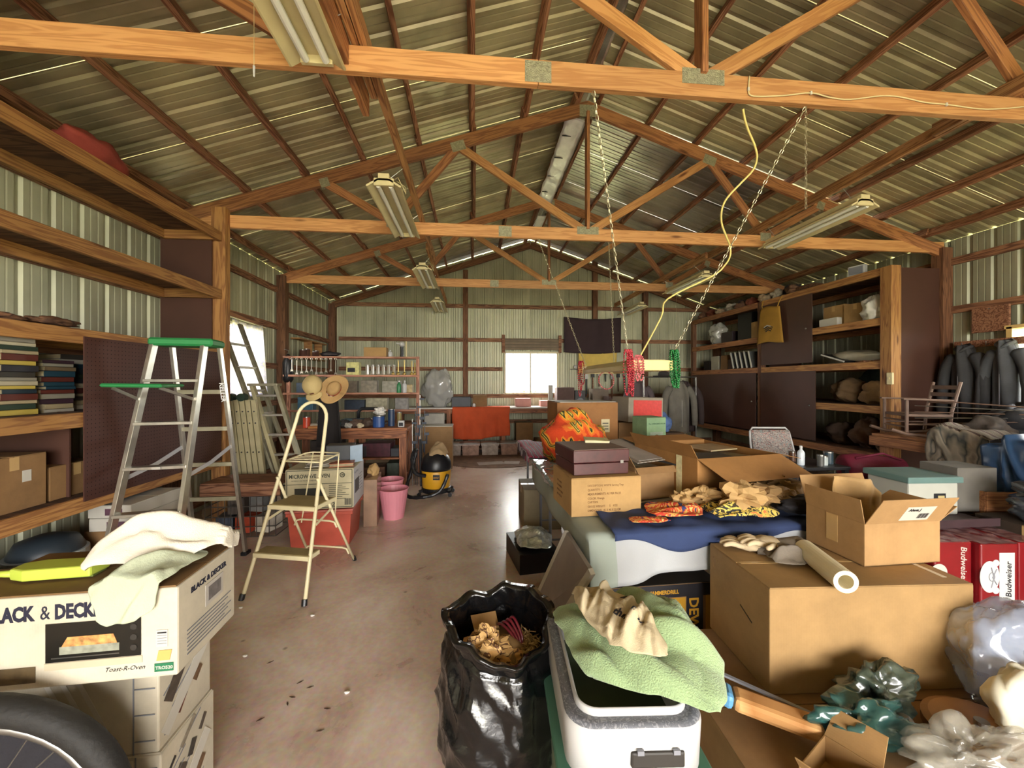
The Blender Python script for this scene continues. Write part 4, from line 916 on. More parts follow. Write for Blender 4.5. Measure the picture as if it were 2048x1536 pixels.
pk=T('plank_panel','dark weathered plywood panel lying across crates below the leaning ladders','panel',(-2.3,4.35,.52)); put('panel',MB().box((0,0,.02),(.75,.4,.03)).box((0,-.2,-.04),(.75,.02,.12)),PURL,pk,bevel=.003)
bk=T('wire_basket','dark wire basket of mixed junk under the plywood panel','basket',(-2.3,4.35,0)); mbx=MB()
for z in (.02,.12,.22,.32,.42): mbx.tube([(-.33,-.2,z),(.33,-.2,z),(.33,.2,z),(-.33,.2,z)],.006,5,closed=True)
for k in range(12):
    for y in (-.2,.2): mbx.tube([(-.33+k*.06,y,.02),(-.33+k*.06,y,.42)],.004,5)
put('wire_mesh',mbx,STEEL,bk)
for i,(x,z,c,nm) in enumerate(((-.22,.03,'3A4250','slate'),(-.02,.03,'B0482E','orange red'),(.18,.03,'C8C0B0','pale'),(-.1,.22,'4A4038','brown'),(.12,.24,'7A7A78','grey'))):
    carton('%s small box inside the wire basket'%nm,(-2.3+x,4.33,z),(.15,.2,.16),rnd.uniform(-.3,.3),plain('junk2_'+c,c,.5,var=.3),tape=False,name='small_box',group='small boxes inside the wire basket')
# ================================================================ LEFT FOREGROUND
bw,bd,bh=.60,.31,.262
bb=T('appliance_box','white toaster oven carton printed BLACK & DECKER with open towels on top','box',(-1.18,1.40,.682),R_(3))
bb.location=(-.874-bw/2*math.cos(R_(3))-bd/2*math.sin(R_(3)),1.26-bw/2*math.sin(R_(3))+bd/2*math.cos(R_(3)),.682)
WBX=card('white_carton','E2D8C2',.6)
put('body',MB().box((0,0,bh/2),(bw,bd,bh)),WBX,bb,bevel=.006)
put('top_flap',MB().box((-.0,-.078,bh+.003),(bw-.01,bd/2-.004,.005)),card('aged_kraft_top','8A6A44'),bb); put('top_flap',MB().box((0,.078,bh+.003),(bw-.01,bd/2-.004,.005)),MATS['aged_kraft_top'],bb)
dm=(bw,bd,bh)
text(bb,'BLACK',.056,BLUEINK,face('front',*dm,.12,bh-.066,.0005),bold=.0026,sx=.66)
text(bb,'&',.056,BLUEINK,face('front',*dm,.25,bh-.066,.0005),bold=.0,sx=.72)
text(bb,'DECKER',.056,BLUEINK,face('front',*dm,.286,bh-.066,.0005),bold=.0026,sx=.66)
ph=sticker(bb,'front',dm,.265,.072,.24,.11,plain('oven_photo_dark','15130F',.35,var=.2,scale=30),'oven_picture')
put('oven_picture_tray',MB().box((.11,.032,.002),(.15,.022,.001)),plain('tray_grey','8D8F80',.5,var=.3,scale=40),ph); put('oven_picture_food',MB().prism([(.04,.043,.0015),(.18,.043,.0015),(.17,.07,.0015),(.055,.07,.0015)],(0,0,.001)),plain('baked_food','C08A50',.6,var=.5,scale=60),ph)
put('oven_picture_rail',MB().box((.1,.012,.002),(.17,.003,.001)),STEEL,ph); put('oven_picture_knobs',MB().cyl((.222,.085,.0015),(.222,.085,.003),.009,n=10).cyl((.222,.055,.0015),(.222,.055,.003),.009,n=10).cyl((.222,.025,.0015),(.222,.025,.003),.009,n=10),plain('knob_dark','2A2622',.5),ph)
sticker(bb,'front',dm,.262,.05,.246,.02,plain('carton_shade_band','B9AD94',.6,var=.08),'printed_band')
text(bb,'Toast-R-Oven',.018,INK,face('front',*dm,.41,.03,.0005),shear=.35)
gs=sticker(bb,'front',dm,.54,.018,.05,.024,plain('green_print','1F6A48',.5,var=0),'green_model_panel'); text(gs,'TRO520',.013,WHITE,Matrix.Translation((.003,.007,.0013)),bold=.0003)
s_=sticker(bb,'front',dm,.545,.09,.03,.05,WHITE,'printed_label'); 
for k in range(5): put('printed_line',MB().box((.015,.042-k*.008,.0015),(.024,.0015 if k else .004,.0006)),INK if k==0 else GREY,s_)
sticker(bb,'front',dm,.545,.05,.035,.03,plain('gold_print','C9A65E',.5,var=.1),'printed_seal',shearx=.006)
lo_=sticker(bb,'front',dm,.0,.02,.24,.045,plain('brown_food_print','5A4A30',.6,var=.4,scale=30),'food_picture')
text(bb,'BLACK & DECKER',.024,BLUEINK,face('right',*dm,.06,bh-.05,.0005),bold=.001)
sr=sticker(bb,'right',dm,.13,.13,.1,.07,plain('print_grey','B8B2AA',.6,var=.1),'oven_drawing'); put('oven_drawing_lines',MB().box((.05,.035,.0018),(.07,.045,.001)),plain('print_shade','6E6866',.6,var=.3,scale=40),sr)
for k in range(7): sticker(bb,'right',dm,.04,.105-k*.012,.24-.02*(k%3),.003,GREY,'printed_line')
def picbox(label,c,size,rz,seed):
    t=T('printed_carton',label,'box',c,rz); put('body',MB().box((0,0,size[2]/2),size),WBX,t,bevel=.005); w_,d_,h_=size; r_=random.Random(seed)
    put('top_flap',MB().box((0,0,h_+.002),(w_-.01,d_-.01,.004)),WBX,t)
    for k in range(8): sticker(t,'right',size,.01+.1*r_.random(),h_*.1+h_*.8*k/8,.03+.1*r_.random(),.004,GREY,'printed_line',roll=R_(28))
    for (u,v,a,b,c_,ro) in ((.06,.12,.1,.05,'4A4038',50),(.1,.05,.06,.03,'6B3A28',50),(.15,.2,.05,.03,'3A3632',60),(.03,.24,.05,.012,'2E2A28',40),(.1,.27,.09,.02,'8A8070',40),(.19,.1,.05,.03,'6A5038',45),(.2,.25,.05,.02,'50463E',50)):
        sticker(t,'right',size,u*d_/.28,v*h_/.34,a,b,plain('pr_'+c_,c_,.5,var=.4,scale=40),'product_picture',roll=R_(ro))
    sticker(t,'right',size,.04,.02,.28,.05,WHITE,'printed_stripe',off=.0016,roll=R_(40))
    for k in range(4): sticker(t,'front',size,w_-.07,.04+k*.085,.06,.004,GREY,'printed_line')
    sticker(t,'front',size,w_-.075,.0,.004,h_,GREY,'printed_line')
    for k in range(3): sticker(t,'front',size,w_-.22+k*.045,.02,.014,h_*.8,WHITE,'basket_drawing',roll=R_(25))
    sticker(t,'front',size,w_-.4,h_-.07,.32,.06,plain('cream_print','CFC6AE',.6),'printed_band',off=.0008)
    return t
picbox('upper printed white carton of kitchenware under the toaster oven carton',(-1.34,1.52,.341),(.62,.27,.337),R_(2),1)
picbox('lower printed white carton of kitchenware standing on the floor',(-1.33,1.52,0),(.62,.28,.337),R_(2),2)
# bicycle wheel at the lower left corner
wh=T('bicycle_wheel','black fat-tyred bicycle wheel with spokes at the lower left corner','wheel',(-1.30,1.13,.376),R_(8))
RUB=plain('tyre_rubber','1A1816',.7,var=.2,bump=.4,bscale=40)
ring=lambda r,k=48:[(r*math.cos(math.tau*i/k),0,r*math.sin(math.tau*i/k)) for i in range(k)]
put('tyre',MB().tube(ring(.34),.036,12,closed=True),RUB,wh,smooth=True); put('rim',MB().tube(ring(.296),.014,8,closed=True),STEEL,wh,smooth=True); put('hub',MB().cyl((0,-.05,0),(0,.05,0),.022),STEEL,wh)
for i in range(24):
    a=math.tau*i/24; put('spoke',MB().tube([(.02*math.cos(a+.8),.03*(-1)**i,.02*math.sin(a+.8)),(.293*math.cos(a),0,.293*math.sin(a))],.0018,4),STEEL,wh)
lump('cloth_bag','dark grey sack bunched inside the corner behind the bicycle wheel',DARK,(-1.30,1.245,0),.33,(1,.14,.95),.2,71,cat='bag')
# brush on the box
br=T('cleaning_brush','lime green plastic brush lying on the toaster oven carton','brush',(-1.32,1.35,.952),R_(4)); LIME=plain('lime_plastic','B9C94E',.4,var=.06)
put('handle',MB().tube([(-.26,0,.014),(-.12,.002,.016),(-.05,.0,.014)],[.012,.009,.013],8),LIME,br,smooth=True); put('head',MB().prism([(-.07,-.022,.004),(-.02,-.042,.004),(.15,-.036,.004),(.155,.036,.004),(-.02,.042,.004),(-.07,.022,.004)],(0,0,.034)),LIME,br,bevel=.006); put('bristles',MB().box((.06,0,.003),(.18,.05,.006)),plain('bristle','5E6A2A',.8),br)
ez=.952; E_=[((0,1.255,0),(.05,-1,0)),((-.872,0,0),(1,-.03,0))]
def wp(x,y): # local box coords to world
    v=wmat(bb)@Vector((x,y,0)); return (v.x,v.y)
cloth('towel','pale green cloth spilling over the front corner of the toaster oven carton',plain('pale_green_cloth','B4BBA2',.9,var=.1,bump=.25,bscale=200),[wp(.09,-.27),wp(.26,-.25),wp(.29,.08),wp(.08,.0)],ez,[(Vector(wp(0,-bd/2)).to_3d(),(.05,-1,0))],amp=.022,seed=3,fr=14,cat='towel',thick=.005,bulge=.035,n=(90,90),fang=R_(55),folds=12,fw=.013)
cloth('towel','white towel with black mark rolled on the toaster oven carton',plain('white_towel','DAD2C2',.95,var=.06,bump=.35,bscale=260),[wp(-.03,-.11),wp(.27,-.02),wp(.37,.16),wp(.02,.06)],ez+.015,[(Vector(wp(bw/2,0)).to_3d(),(1,.05,0))],amp=.028,seed=8,fr=13,cat='towel',thick=.014,bulge=.085,n=(90,70),fang=R_(30),folds=12,fw=.02)
# ================================================================ TABLES
def ftable(label,x0,y0,y1,w_=.75,h=.74):
    L=y1-y0; t=T('folding_table',label,'table',(x0+w_/2,(y0+y1)/2,0),0,'folding tables under the clutter'); TOPM=plain('table_top_grey','C8C4B8',.5,var=.06)
    put('tabletop',MB().box((0,0,h-.022),(w_,L,.044)),TOPM,t,bevel=.012)
    for s in (-1,1):
        y=s*(L/2-.25)
        for q in (-1,1): put('leg',MB().tube([(q*(w_/2-.09),y,h-.05),(q*(w_/2-.09),y,.0)],.014,8),GREY,t,smooth=True)
        put('leg_brace',MB().tube([(-w_/2+.09,y,.12),(w_/2-.09,y,.12)],.01,6),GREY,t)
    return t
TX=.60
ftable('near left folding table under the blue edged tablecloth',TX,2.04,3.79); ftable('near right folding table under the large open cartons',TX+.76,2.04,3.79)
ftable('far left folding table under the orange crocheted blanket',TX,3.80,5.3); ftable('far right folding table behind the large open cartons',TX+.76,3.80,5.3)
# sheet draped over the near end
WSH0=plain('white_sheet','A9ABAE',.9,var=.06,scale=3,bump=.12,bscale=300)
WSH=WSH0
_nt=WSH.node_tree; _bs=_nt.nodes['Principled BSDF']; _src=_bs.inputs['Base Color'].links[0].from_socket; _tc=_nt.nodes.new('ShaderNodeTexCoord'); _sp=_nt.nodes.new('ShaderNodeSeparateXYZ'); _rm=_nt.nodes.new('ShaderNodeValToRGB'); _mm=_nt.nodes.new('ShaderNodeMixRGB'); _mm.blend_type='MULTIPLY'; _mm.inputs[0].default_value=1
_rm.color_ramp.interpolation='CONSTANT'; _rm.color_ramp.elements[0].color=(.78,.86,.72,1); _rm.color_ramp.elements[1].position=.735; _rm.color_ramp.elements[1].color=(1,1,1,1)
_nt.links.new(_tc.outputs['Object'],_sp.inputs[0]); _nt.links.new(_sp.outputs[0],_rm.inputs[0]); _nt.links.new(_src,_mm.inputs[1]); _nt.links.new(_rm.outputs[0],_mm.inputs[2]); _nt.links.new(_mm.outputs[0],_bs.inputs['Base Color'])
def sheetfn(u,v):
    # u along x from left overhang to right, v from far (0) to near hem (1)
    x=.50+u*1.75; s=v*2.3  # path length from y=3.9 toward viewer
    edge=2.03; y=4.03-s
    z=.752+.006*noise.noise((x*3,y*2,1))
    if x<TX: # left overhang
        d=TX-x; z-=d*1.9; x=TX-.012-.01*math.sin(y*9)
    if y<edge:
        d=edge-y; fold=.028*math.sin(x*9+1.2)*min(1,d*6)+.012*math.sin(x*23+.6)*min(1,d*5)+.012*noise.noise((x*8,d*6,4))
        hem=.26+.05*math.sin(u*5.5+2.4); dd=d*hem/.305
        y=edge-.02-fold-.05*d; z=min(z,.752)-dd-(.18 if u<.07 else 0)*dd*2
    return (x,y,z)
sh=put('bed_sheet',MB().grid(sheetfn,110,70),WSH,smooth=True,solid=.003); tag(sh,'white and pale green sheet draped over the table and hanging at its near end','cloth')
# blue printed runner on top
NAVY=plain('navy_cloth','2C3B62',.9,var=.1,bump=.2,bscale=300)
def runfn(u,v):
    x=.72+u*1.4; y=2.45-v*.50; z=.772+.018*abs(noise.noise((x*4.5,y*5,2)))+.012*noise.noise((x*12,y*9,7))
    edge=2.03; 
    if y<edge-.0: 
        d=edge-y; hang=d*(.85+.45*math.sin(x*6.5+.5)+.25*math.sin(x*13))
        y=edge-.045-.02*math.sin(x*9+1.2); z=.772-max(.004,hang)
    return (x,y,z)
run=put('printed_cloth',MB().grid(runfn,90,34),NAVY,smooth=True,solid=.003); tag(run,'navy cloth with orange and yellow border spread along the near table edge','cloth')
OR_=stops('orange_pattern',['33457A','D8542E','E0B060','D8542E','C03A2A','E8C87A'],7,distort=3)
cloth('printed_cloth','rumpled orange and yellow patterned end of cloth beside the printed carton',OR_,[(.98,2.08),(1.32,2.1),(1.36,2.36),(1.02,2.34)],.795,amp=.02,seed=21,fr=12,thick=.003,bulge=.01)
cloth('printed_cloth','crumpled yellow and black patterned cloth before the large open carton',stops('yellow_black',['3A3020','D8C060','2A2A2A','C8B050','E07040'],9,distort=2),[(1.30,2.02),(1.72,2.02),(1.76,2.28),(1.34,2.3)],.795,amp=.04,seed=23,fr=12,thick=.004,bulge=.035)
cloth('printed_cloth','thin orange bordered strip on the navy cloth at the front left',OR_,[(.84,2.02),(1.06,2.02),(1.06,2.12),(.84,2.12)],.795,amp=.006,seed=25,thick=.003)
# printed carton and burgundy case
c1=carton('tan carton with printed wine-cover lettering on the near table corner',(.775,2.49,.757),(.44,.40,.225),R_(4),CARD2,tape=False)
dm=(.44,.40,.225)
for i,(s,z) in enumerate((('DESCRIPTION: WHITE Serving Tray',.175),('QUANTITY: 2',.15),('MEASUREMENTS: AS PER PACK',.125),('COLOR: Orange',.1),('CARTON:',.078),('GROSS WEIGHT:      5    KGS',.052),('DIMENSIONS:  45 X 40 X 22 CM',.028))):
    text(c1,s,.0175 if i not in(2,) else .018,plain('brown_ink','6A4826',.8,var=0),face('front',*dm,.1,z,.0005),bold=.0002 if i else 0,sx=.85)
for i,z in enumerate((.15,.12,.09,.06)): text(c1,['CARTON NO.','P.O. NUMBER','MADE IN CHINA','NET WEIGHT'][i],.017,MATS['brown_ink'],face('left',*dm,.1,z,.0005))
cs=T('document_case','flat burgundy lidded case scuffed at the edges on the printed carton','case',(.755,2.52,.99),R_(6)); BUR=plain('burgundy_vinyl','451C1E',.4,var=.25,scale=20,coat=.2)
put('lower_tray',MB().box((0,0,.035),(.355,.36,.07)),BUR,cs,bevel=.004); put('lid',MB().box((0,0,.112),(.362,.367,.076)),BUR,cs,bevel=.004); put('lid_top',MB().box((0,0,.1515),(.35,.355,.003)),plain('pale_lid_top','6E5A50',.7,var=.15),cs)  # thin sheet on the lid, paler brown than the case
put('clasp',MB().box((.13,-.185,.075),(.02,.006,.018)),STEEL,cs)
nb=T('notebook','cream booklet lying on the back of the burgundy case','booklet',(.84,2.66,1.144),R_(-12)); put('pages',MB().box((0,0,.008),(.16,.16,.014)),CREAM,nb); put('cover',MB().box((0,0,.016),(.165,.165,.002),rot=Matrix.Rotation(R_(2),3,'Y')),plain('cover_cream','C9C08A',.6),nb)
# crocheted afghan
def afghan_mat():
    m,n,l,b=_new('crochet_zigzag'); tc=n.new('ShaderNodeTexCoord'); sx=n.new('ShaderNodeSeparateXYZ'); l.new(tc.outputs['Object'],sx.inputs[0])
    def mth(op,a,b_=None,c=None):
        q=n.new('ShaderNodeMath'); q.operation=op
        for i_,x in enumerate((a,b_,c)):
            if x is None: continue
            if isinstance(x,(int,float)): q.inputs[i_].default_value=x
            else: l.new(x,q.inputs[i_])
        return q.outputs[0]
    pp=mth('PINGPONG',mth('ADD',sx.outputs[0],mth('MULTIPLY',sx.outputs[1],.6)),.035)
    tn=n.new('ShaderNodeTexNoise'); tn.inputs['Scale'].default_value=4; l.new(tc.outputs['Object'],tn.inputs['Vector'])
    v=mth('ADD',mth('MULTIPLY',sx.outputs[2],.8),mth('ADD',mth('MULTIPLY',sx.outputs[1],-.7),pp)); v=mth('ADD',v,mth('MULTIPLY',tn.outputs['Fac'],.12))
    v=mth('FRACT',mth('MULTIPLY',v,6.5)); r=n.new('ShaderNodeValToRGB'); cr=r.color_ramp; cr.interpolation='CONSTANT'
    cols=['D8481E','E8702A','E0A030','2E3A22','C8B050','2E3A22','E08A2A','D8481E']; cr.elements[0].color=hexc(cols[0]); cr.elements[1].position=.3; cr.elements[1].color=hexc(cols[1])
    for k,p in enumerate((.45,.55,.62,.7,.78,.9)): e=cr.elements.new(p); e.color=hexc(cols[k+2])
    l.new(v,r.inputs[0]); l.new(r.outputs[0],b.inputs['Base Color']); b.inputs['Roughness'].default_value=.95
    t=n.new('ShaderNodeTexNoise'); t.inputs['Scale'].default_value=60; bp=n.new('ShaderNodeBump'); bp.inputs['Strength'].default_value=.7; bp.inputs['Distance'].default_value=.01; l.new(tc.outputs['Object'],t.inputs['Vector']); l.new(t.outputs['Fac'],bp.inputs['Height']); l.new(bp.outputs[0],b.inputs['Normal'])
    return m
AFG=afghan_mat()
def afg(name_,lab,mat,c,r,sc,amp,seed):
    mb=MB().ball((0,0,0),r,44,26,sc,amp,seed,1.6); 
    for v in mb.v: 
        v.z+=.015*math.sin(v.x*30+v.y*12)+.01*noise.noise(v*20)
    zmin=min(v.z for v in mb.v)
    for v in mb.v: v.z=max(v.z-zmin-r*sc[2]*.3,0)
    o=put(name_,mb,mat,smooth=True); o.location=c; return tag(o,lab,'blanket')
afg('crocheted_blanket','orange crocheted afghan with green and yellow zigzags heaped on the far left table',AFG,(.97,3.85,.76),.25,(1.25,1.2,1.05),.28,5)
carton('plain carton hidden under the folded afghan on the far left table',(1.0,4.12,.745),(.3,.3,.26),0,CARD3)
# plaid / plastic at the left table edge
cloth('fleece_blanket','magenta and grey plaid fleece folded over the far left table corner',stops('magenta_plaid',['A83A5A','8E3048','B8B4BC','5A4A58','A83A5A'],3.2,kind='wave',distort=1.2,vec=(1,2.2,1)),[(.50,5.25),(.48,4.05),(.86,4.0),(.88,5.2)],.765,[((.585,0,0),(-1,0,0))],amp=.015,seed=31,cat='blanket',thick=.012,bulge=.02)
cloth('plastic_sleeve','shiny blue grey plastic covered cloth folded on the left table edge',plain('glossy_grey_blue','7E97A3',.15,var=.25,coat=.8),[(.54,3.9),(.56,2.85),(.76,2.8),(.82,3.85)],.772,[((.585,0,0),(-1,0,0))],amp=.03,seed=33,fr=12,cat='cloth',thick=.006,bulge=.03)
# big carton with labels on the far table
cb=carton('large tan carton with three shipping labels and white top near the far table end',(1.30,4.72,.745),(.72,.55,.57),R_(1),card('orange_card','BA8450'),tape=False); dm=(.72,.55,.57)
put('paper_sheet',MB().box((0,0,.578),(.68,.5,.006)),WHITE,cb,M=Matrix.Rotation(R_(3),4,'Z'))
for (u,v,a,b) in ((.14,.46,.12,.05),(.1,.23,.14,.17),(.52,.23,.1,.15)):
    s=sticker(cb,'front',dm,u,v,a,b,CREAM)
    for k in range(3): put('printed_line',MB().box((a*.5,b*(.25+.22*k),.0016),(a*.7,b*.06,.0006)),INK,s)
sticker(cb,'right',dm,.2,.0,.012,.5,WHITE,'edge_strip')
cm=carton('tall plain brown carton with white edge right of the large labelled carton',(1.86,5.12,.745),(.34,.4,.47),R_(-2),card('russet_card','93623C'),tape=False); sticker(cm,'front',(.34,.4,.47),.0,.45,.34,.016,WHITE,'white_edge')
rb=carton('grey sided box with bright red front panel tilted on cartons',(2.02,4.75,1.075),(.50,.34,.29),R_(8),card('grey_card','A99E8C'),tape=False); sticker(rb,'front',(.50,.34,.29),.07,.02,.41,.24,plain('red_panel','C23A34',.35,var=.12,scale=30),'red_panel')
rb.rotation_euler=(0,R_(1.5),R_(14))
carton('brown carton under the red fronted box on the far right table',(2.0,4.85,.745),(.5,.4,.315),0,CARD3)
gb=carton('light green carton printed with a round picture in front of the red box',(1.90,4.15,.745),(.24,.26,.43),R_(12),card('green_card','9CBF92'),tape=False); dm=(.24,.26,.43)
text(gb,'The SWINGING HOOK',.021,plain('green_ink','1E4A2E',.6,var=0),face('front',*dm,.02,.36,.0005)); s=sticker(gb,'front',dm,.04,.15,.16,.13,plain('grey_picture','8C9A88',.6,var=.3),'printed_picture'); put('printed_ring',MB().tube([(.08+.03*math.cos(math.tau*i/16),.065+.035*math.sin(math.tau*i/16),.002) for i in range(16)],.004,5,closed=True),plain('brown_picture','6A4A32',.6),s)
lump('cloth_bundle','pink and white striped cloth bundle beside the far cartons',stops('pink_stripe',['C8485A','E8D0D0','B83A4A','E8C8C0'],9,kind='wave',distort=3),(1.92,6.0,.9),.17,(1.3,.8,.7),.4,81,cat='cloth')
lump('cloth_bundle','denim blue cloth bundle under the pink striped one',plain('denim','3E6A92',.8,var=.3),(1.82,5.85,.74),.15,(1.1,.8,.7),.3,82,cat='cloth')
carton('tall dark carton standing behind the far table holding the bundles',(1.95,6.0,0),(.6,.4,.74),0,CARD3)
# open cartons on the table
oc=carton('large open carton with one torn flap drooping forward on the near right table',(1.69,2.80,.757),(.68,.70,.305),R_(10.5),card('oak_card','B5834C'),flaps={'front':(-28,.23,.05,'kraft brown torn flap'),'left':(62,.10),'back':(4,.22),'right':(-12,.2)})
dm=(.68,.70,.305)
sticker(oc,'left',dm,.5,.0,.055,.3,plain('yellowed_tape','D8D0A4',.5,var=.2,scale=30),'paper_tape')
for i,(x,y,a,l,c,nm) in enumerate(((-.15,.0,4,.42,'3A3634','dark'),(.05,.05,-6,.38,'B59A70','tan'),(.12,-.12,9,.34,'8A7A60','brown'),(-.05,-.15,-3,.3,'4A4440','charcoal'),(.2,.12,3,.3,'A89070','beige'))):
    t=T('paper_folder','%s folder lying flat in the top of the large open carton'%nm,'folder',(wmat(oc)@Vector((x,y,.22+.014*i))),R_(10.5+a*2),'folders in the large open carton'); put('cover',MB().box((0,0,.006),(l,.26,.012)),plain('fold_'+c,c,.6,var=.15),t,bevel=.002)
    put('paper_edge',MB().box((.005,-.131,.006),(l-.02,.002,.007)),CREAM,t)
fillr=T('packing_board','brown cardboard insert filling the middle of the large open carton','board',wmat(oc)@Vector((0,0,.0)),R_(10.5)); put('insert',MB().box((0,.02,.13),(.6,.62,.17)),CARDIN,fillr)
o2=carton('open carton lying with contents showing between the burgundy case and the large carton',(1.19,2.82,.757),(.34,.48,.22),R_(12),CARD3,flaps={'right':(62,.1),'front':(-50,.05),'left':(60,.1)})
for i,(c,nm) in enumerate((('6A4A34','brown'),('9A8466','tan'),('3A2C2A','dark'),('B8A888','cream'))):
    t=T('paper_packet','%s paper packet inside the small open carton, %s'%(nm,ORD[3-i]),'packet',wmat(o2)@Vector((-.0,.0,.006+.045*i)),R_(12+i*3),'packets in the small open carton'); put('wrapper',MB().box((0,0,.02),(.29,.42,.04)),plain('pk_'+c,c,.7,var=.2),t,bevel=.006); put('band',MB().box((0,0,.02),(.03,.422,.042)),CREAM,t)
lf=T('cardboard_sheet','long greyish striped cardboard flap resting slanted over the small open carton','cardboard',(1.22,3.02,1.02),R_(9)); put('board',MB().box((0,0,0),(.26,.66,.006),rot=Matrix.Rotation(R_(5),3,'X')@Matrix.Rotation(R_(-4),3,'Y')),stops('striped_card',['8E867A','A59C90','7C7266'],10,kind='wave',hard=False),lf); put('paper_lining',MB().box((0,-.0,.005),(.2,.6,.002),rot=Matrix.Rotation(R_(5),3,'X')@Matrix.Rotation(R_(-4),3,'Y')),plain('lining_grey','A8A29C',.6),lf)
# kraft paper crumples
KR=plain('kraft_paper','B2905E',.8,var=.15,bump=.2); KD=plain('dark_kraft','8E7048',.8,var=.15)
for i,(x,y,r,lab) in enumerate(((1.55,2.16,.10,'crumpled kraft paper in front of the large open carton, biggest ball'),(1.72,2.22,.09,'crumpled kraft paper next to the biggest ball towards the right'),(1.42,2.30,.06,'small crumpled kraft paper at the carton corner'),(1.95,2.38,.10,'crumpled kraft paper under the right end of the torn flap'),(1.28,2.32,.055,'small crumpled kraft paper between the two open cartons'),(1.85,2.2,.07,'flat crumpled kraft paper beside the dark cloth'))):
    lump('crumpled_paper',lab,KR if i%2==0 else KD,(x,y,.79),r,(1.3,1,.75),.9,90+i,cat='paper',n=22,m=14,freq=2.2,smooth=False)
lump('dark_cloth','dark charcoal cloth bunched on the table beside the upper open carton',DARK,(1.93,2.12,.79),.13,(1.5,.7,.4),.4,99,cat='cloth')
sb=bottle('spray_bottle','small clear spray bottle standing beyond the large open carton',film('clear_bottle','DDE6EE',.75,.1),(2.20,3.30,.745),.032,.19,WHITEP)
gt=T('side_table','small dark table with bottles behind the cartons at right','table',(3.28,3.72,0)); put('tabletop',MB().box((0,0,.73),(.6,.56,.03)),BLACK,gt,bevel=.004)
for sx in (-1,1):
    for sy in (-1,1): put('leg',MB().box((sx*.27,sy*.25,.36),(.04,.04,.72)),BLACK,gt)
sb.location=(3.17,3.56,.745)
for i,(x,y,r,h,c,nm) in enumerate(((3.32,3.5,.03,.1,'4A4A48','grey'),(3.4,3.55,.035,.08,'A8B0B0','pale'),(3.24,3.75,.03,.09,'6A4A3A','brown'),(3.5,3.6,.04,.11,'2A3A44','blue black'))): can('jar','%s small jar on the dark side table'%nm,plain('jar_'+c,c,.3),(x,y,.745),r,h,cat='jar',group='jars on the dark side table')
# lawn chair
lc=T('folding_chair','folding chair with floral backrest behind the open cartons','chair',(3.64,4.45,0),R_(-8)); FLO=stops('floral_vinyl',['8A7E78','B4A8A0','6A4A4A','7E8A88','A89C94','9A6A64'],26,distort=1.5)
put('backrest',MB().grid(lambda u,v:((-.23+.46*u)*(1-.08*(1-v)*0),.14*v,.52+.44*v),10,10),FLO,lc,smooth=True,solid=.03)
bar=[(-.26,-.02,.44),(-.25,.1,.8),(-.235,.14,.94),(-.2,.155,.985),(.2,.155,.985),(.235,.14,.94),(.25,.1,.8),(.26,-.02,.44)]
put('back_frame',MB().tube(bar,.012,8),WHITEP,lc,smooth=True); put('seat',MB().box((0,-.2,.44),(.48,.42,.035)),FLO,lc,bevel=.012)
for s in (-1,1):
    put('leg',MB().tube([(s*.26,-.02,.45),(s*.26,-.42,.0)],.012,8),WHITEP,lc); put('leg',MB().tube([(s*.25,-.38,.44),(s*.25,.12,.0)],.012,8),WHITEP,lc)
# ================================================================ UNDER / BESIDE TABLE
dw=T('tool_box_carton','yellow and black DEWALT power tool carton under the near table end','box',(.975,2.30,0),R_(2)); YEL=card('tool_yellow','D8A02E',.5); dm=(.78,.42,.43)
put('body',MB().box((0,0,.215),dm),CARD3,dw,bevel=.004); put('top_panel',MB().box((0,0,.431),(.775,.415,.003)),plain('charcoal_print','2A2620',.5),dw)
sticker(dw,'front',dm,0,.36,.78,.068,plain('black_print','17151A',.5,var=0),'black_band'); sticker(dw,'front',dm,.02,.0,.56,.355,YEL,'yellow_panel'); sticker(dw,'front',dm,.585,.0,.1,.36,MATS['black_print'],'black_band',off=.0008); sticker(dw,'front',dm,.7,.0,.08,.36,YEL,'yellow_panel')
text(dw,'DEWALT',.078,YEL,face('front',*dm,.603,.352,.0025,roll=R_(-90)),bold=.002); text(dw,'HAMMERDRILL',.03,YEL,face('front',*dm,.36,.38,.0025),bold=.001,sx=.9)
iv=sticker(dw,'front',dm,.49,.22,.045,.09,MATS['black_print'],'spec_panel',off=.002); text(iv,'20V',.035,YEL,Matrix.Translation((.01,.08,.0013))@Matrix.Rotation(R_(-90),4,'Z'),bold=.001)
carton('plain brown carton sitting low before the DEWALT carton behind the white pan',(.80,1.80,0),(.18,.34,.15),R_(-4),CARD3)
# slanted board by the table
bdp=[at(1057,1243,Z=.0),at(1091,1292,Z=.0)]; tp=[at(1128,1138,Z=.70),at(1093,1068,Z=.70)]
sb2=T('leaning_board','thin grey panel with white edges leaning against the near left table edge','panel',tuple((bdp[0]+bdp[1])/2)); A,B=bdp; C,D=tp
C=Vector((TX-.035,C.y+.05,.66)); D=Vector((TX-.035,D.y+.12,.66)); nn=(B-A).cross(C-B).normalized()*.022
put('panel',MB().prism([A,B,C,D],nn),plain('grey_laminate','8E8682',.5,var=.1),sb2,world=True)
for p,q in ((A,D),(B,C)): put('white_edge',MB().beam(p+nn*.6,q+nn*.6,.03,.026,up=nn),WHITE,sb2,world=True)
carton('dull beige carton on the floor under the left table edge',(.72,4.35,0),(.4,.5,.42),0,card('pale_card','B3A588'))
bl_=carton('low black box on the floor left of the table with foil insulation on it',(.50,3.42,0),(.34,.5,.16),R_(8),BLACK,tape=False,name='black_box')
carton('brown carton tucked under the near table behind the leaning panel',(.86,2.85,0),(.4,.45,.3),R_(-4),CARD3)
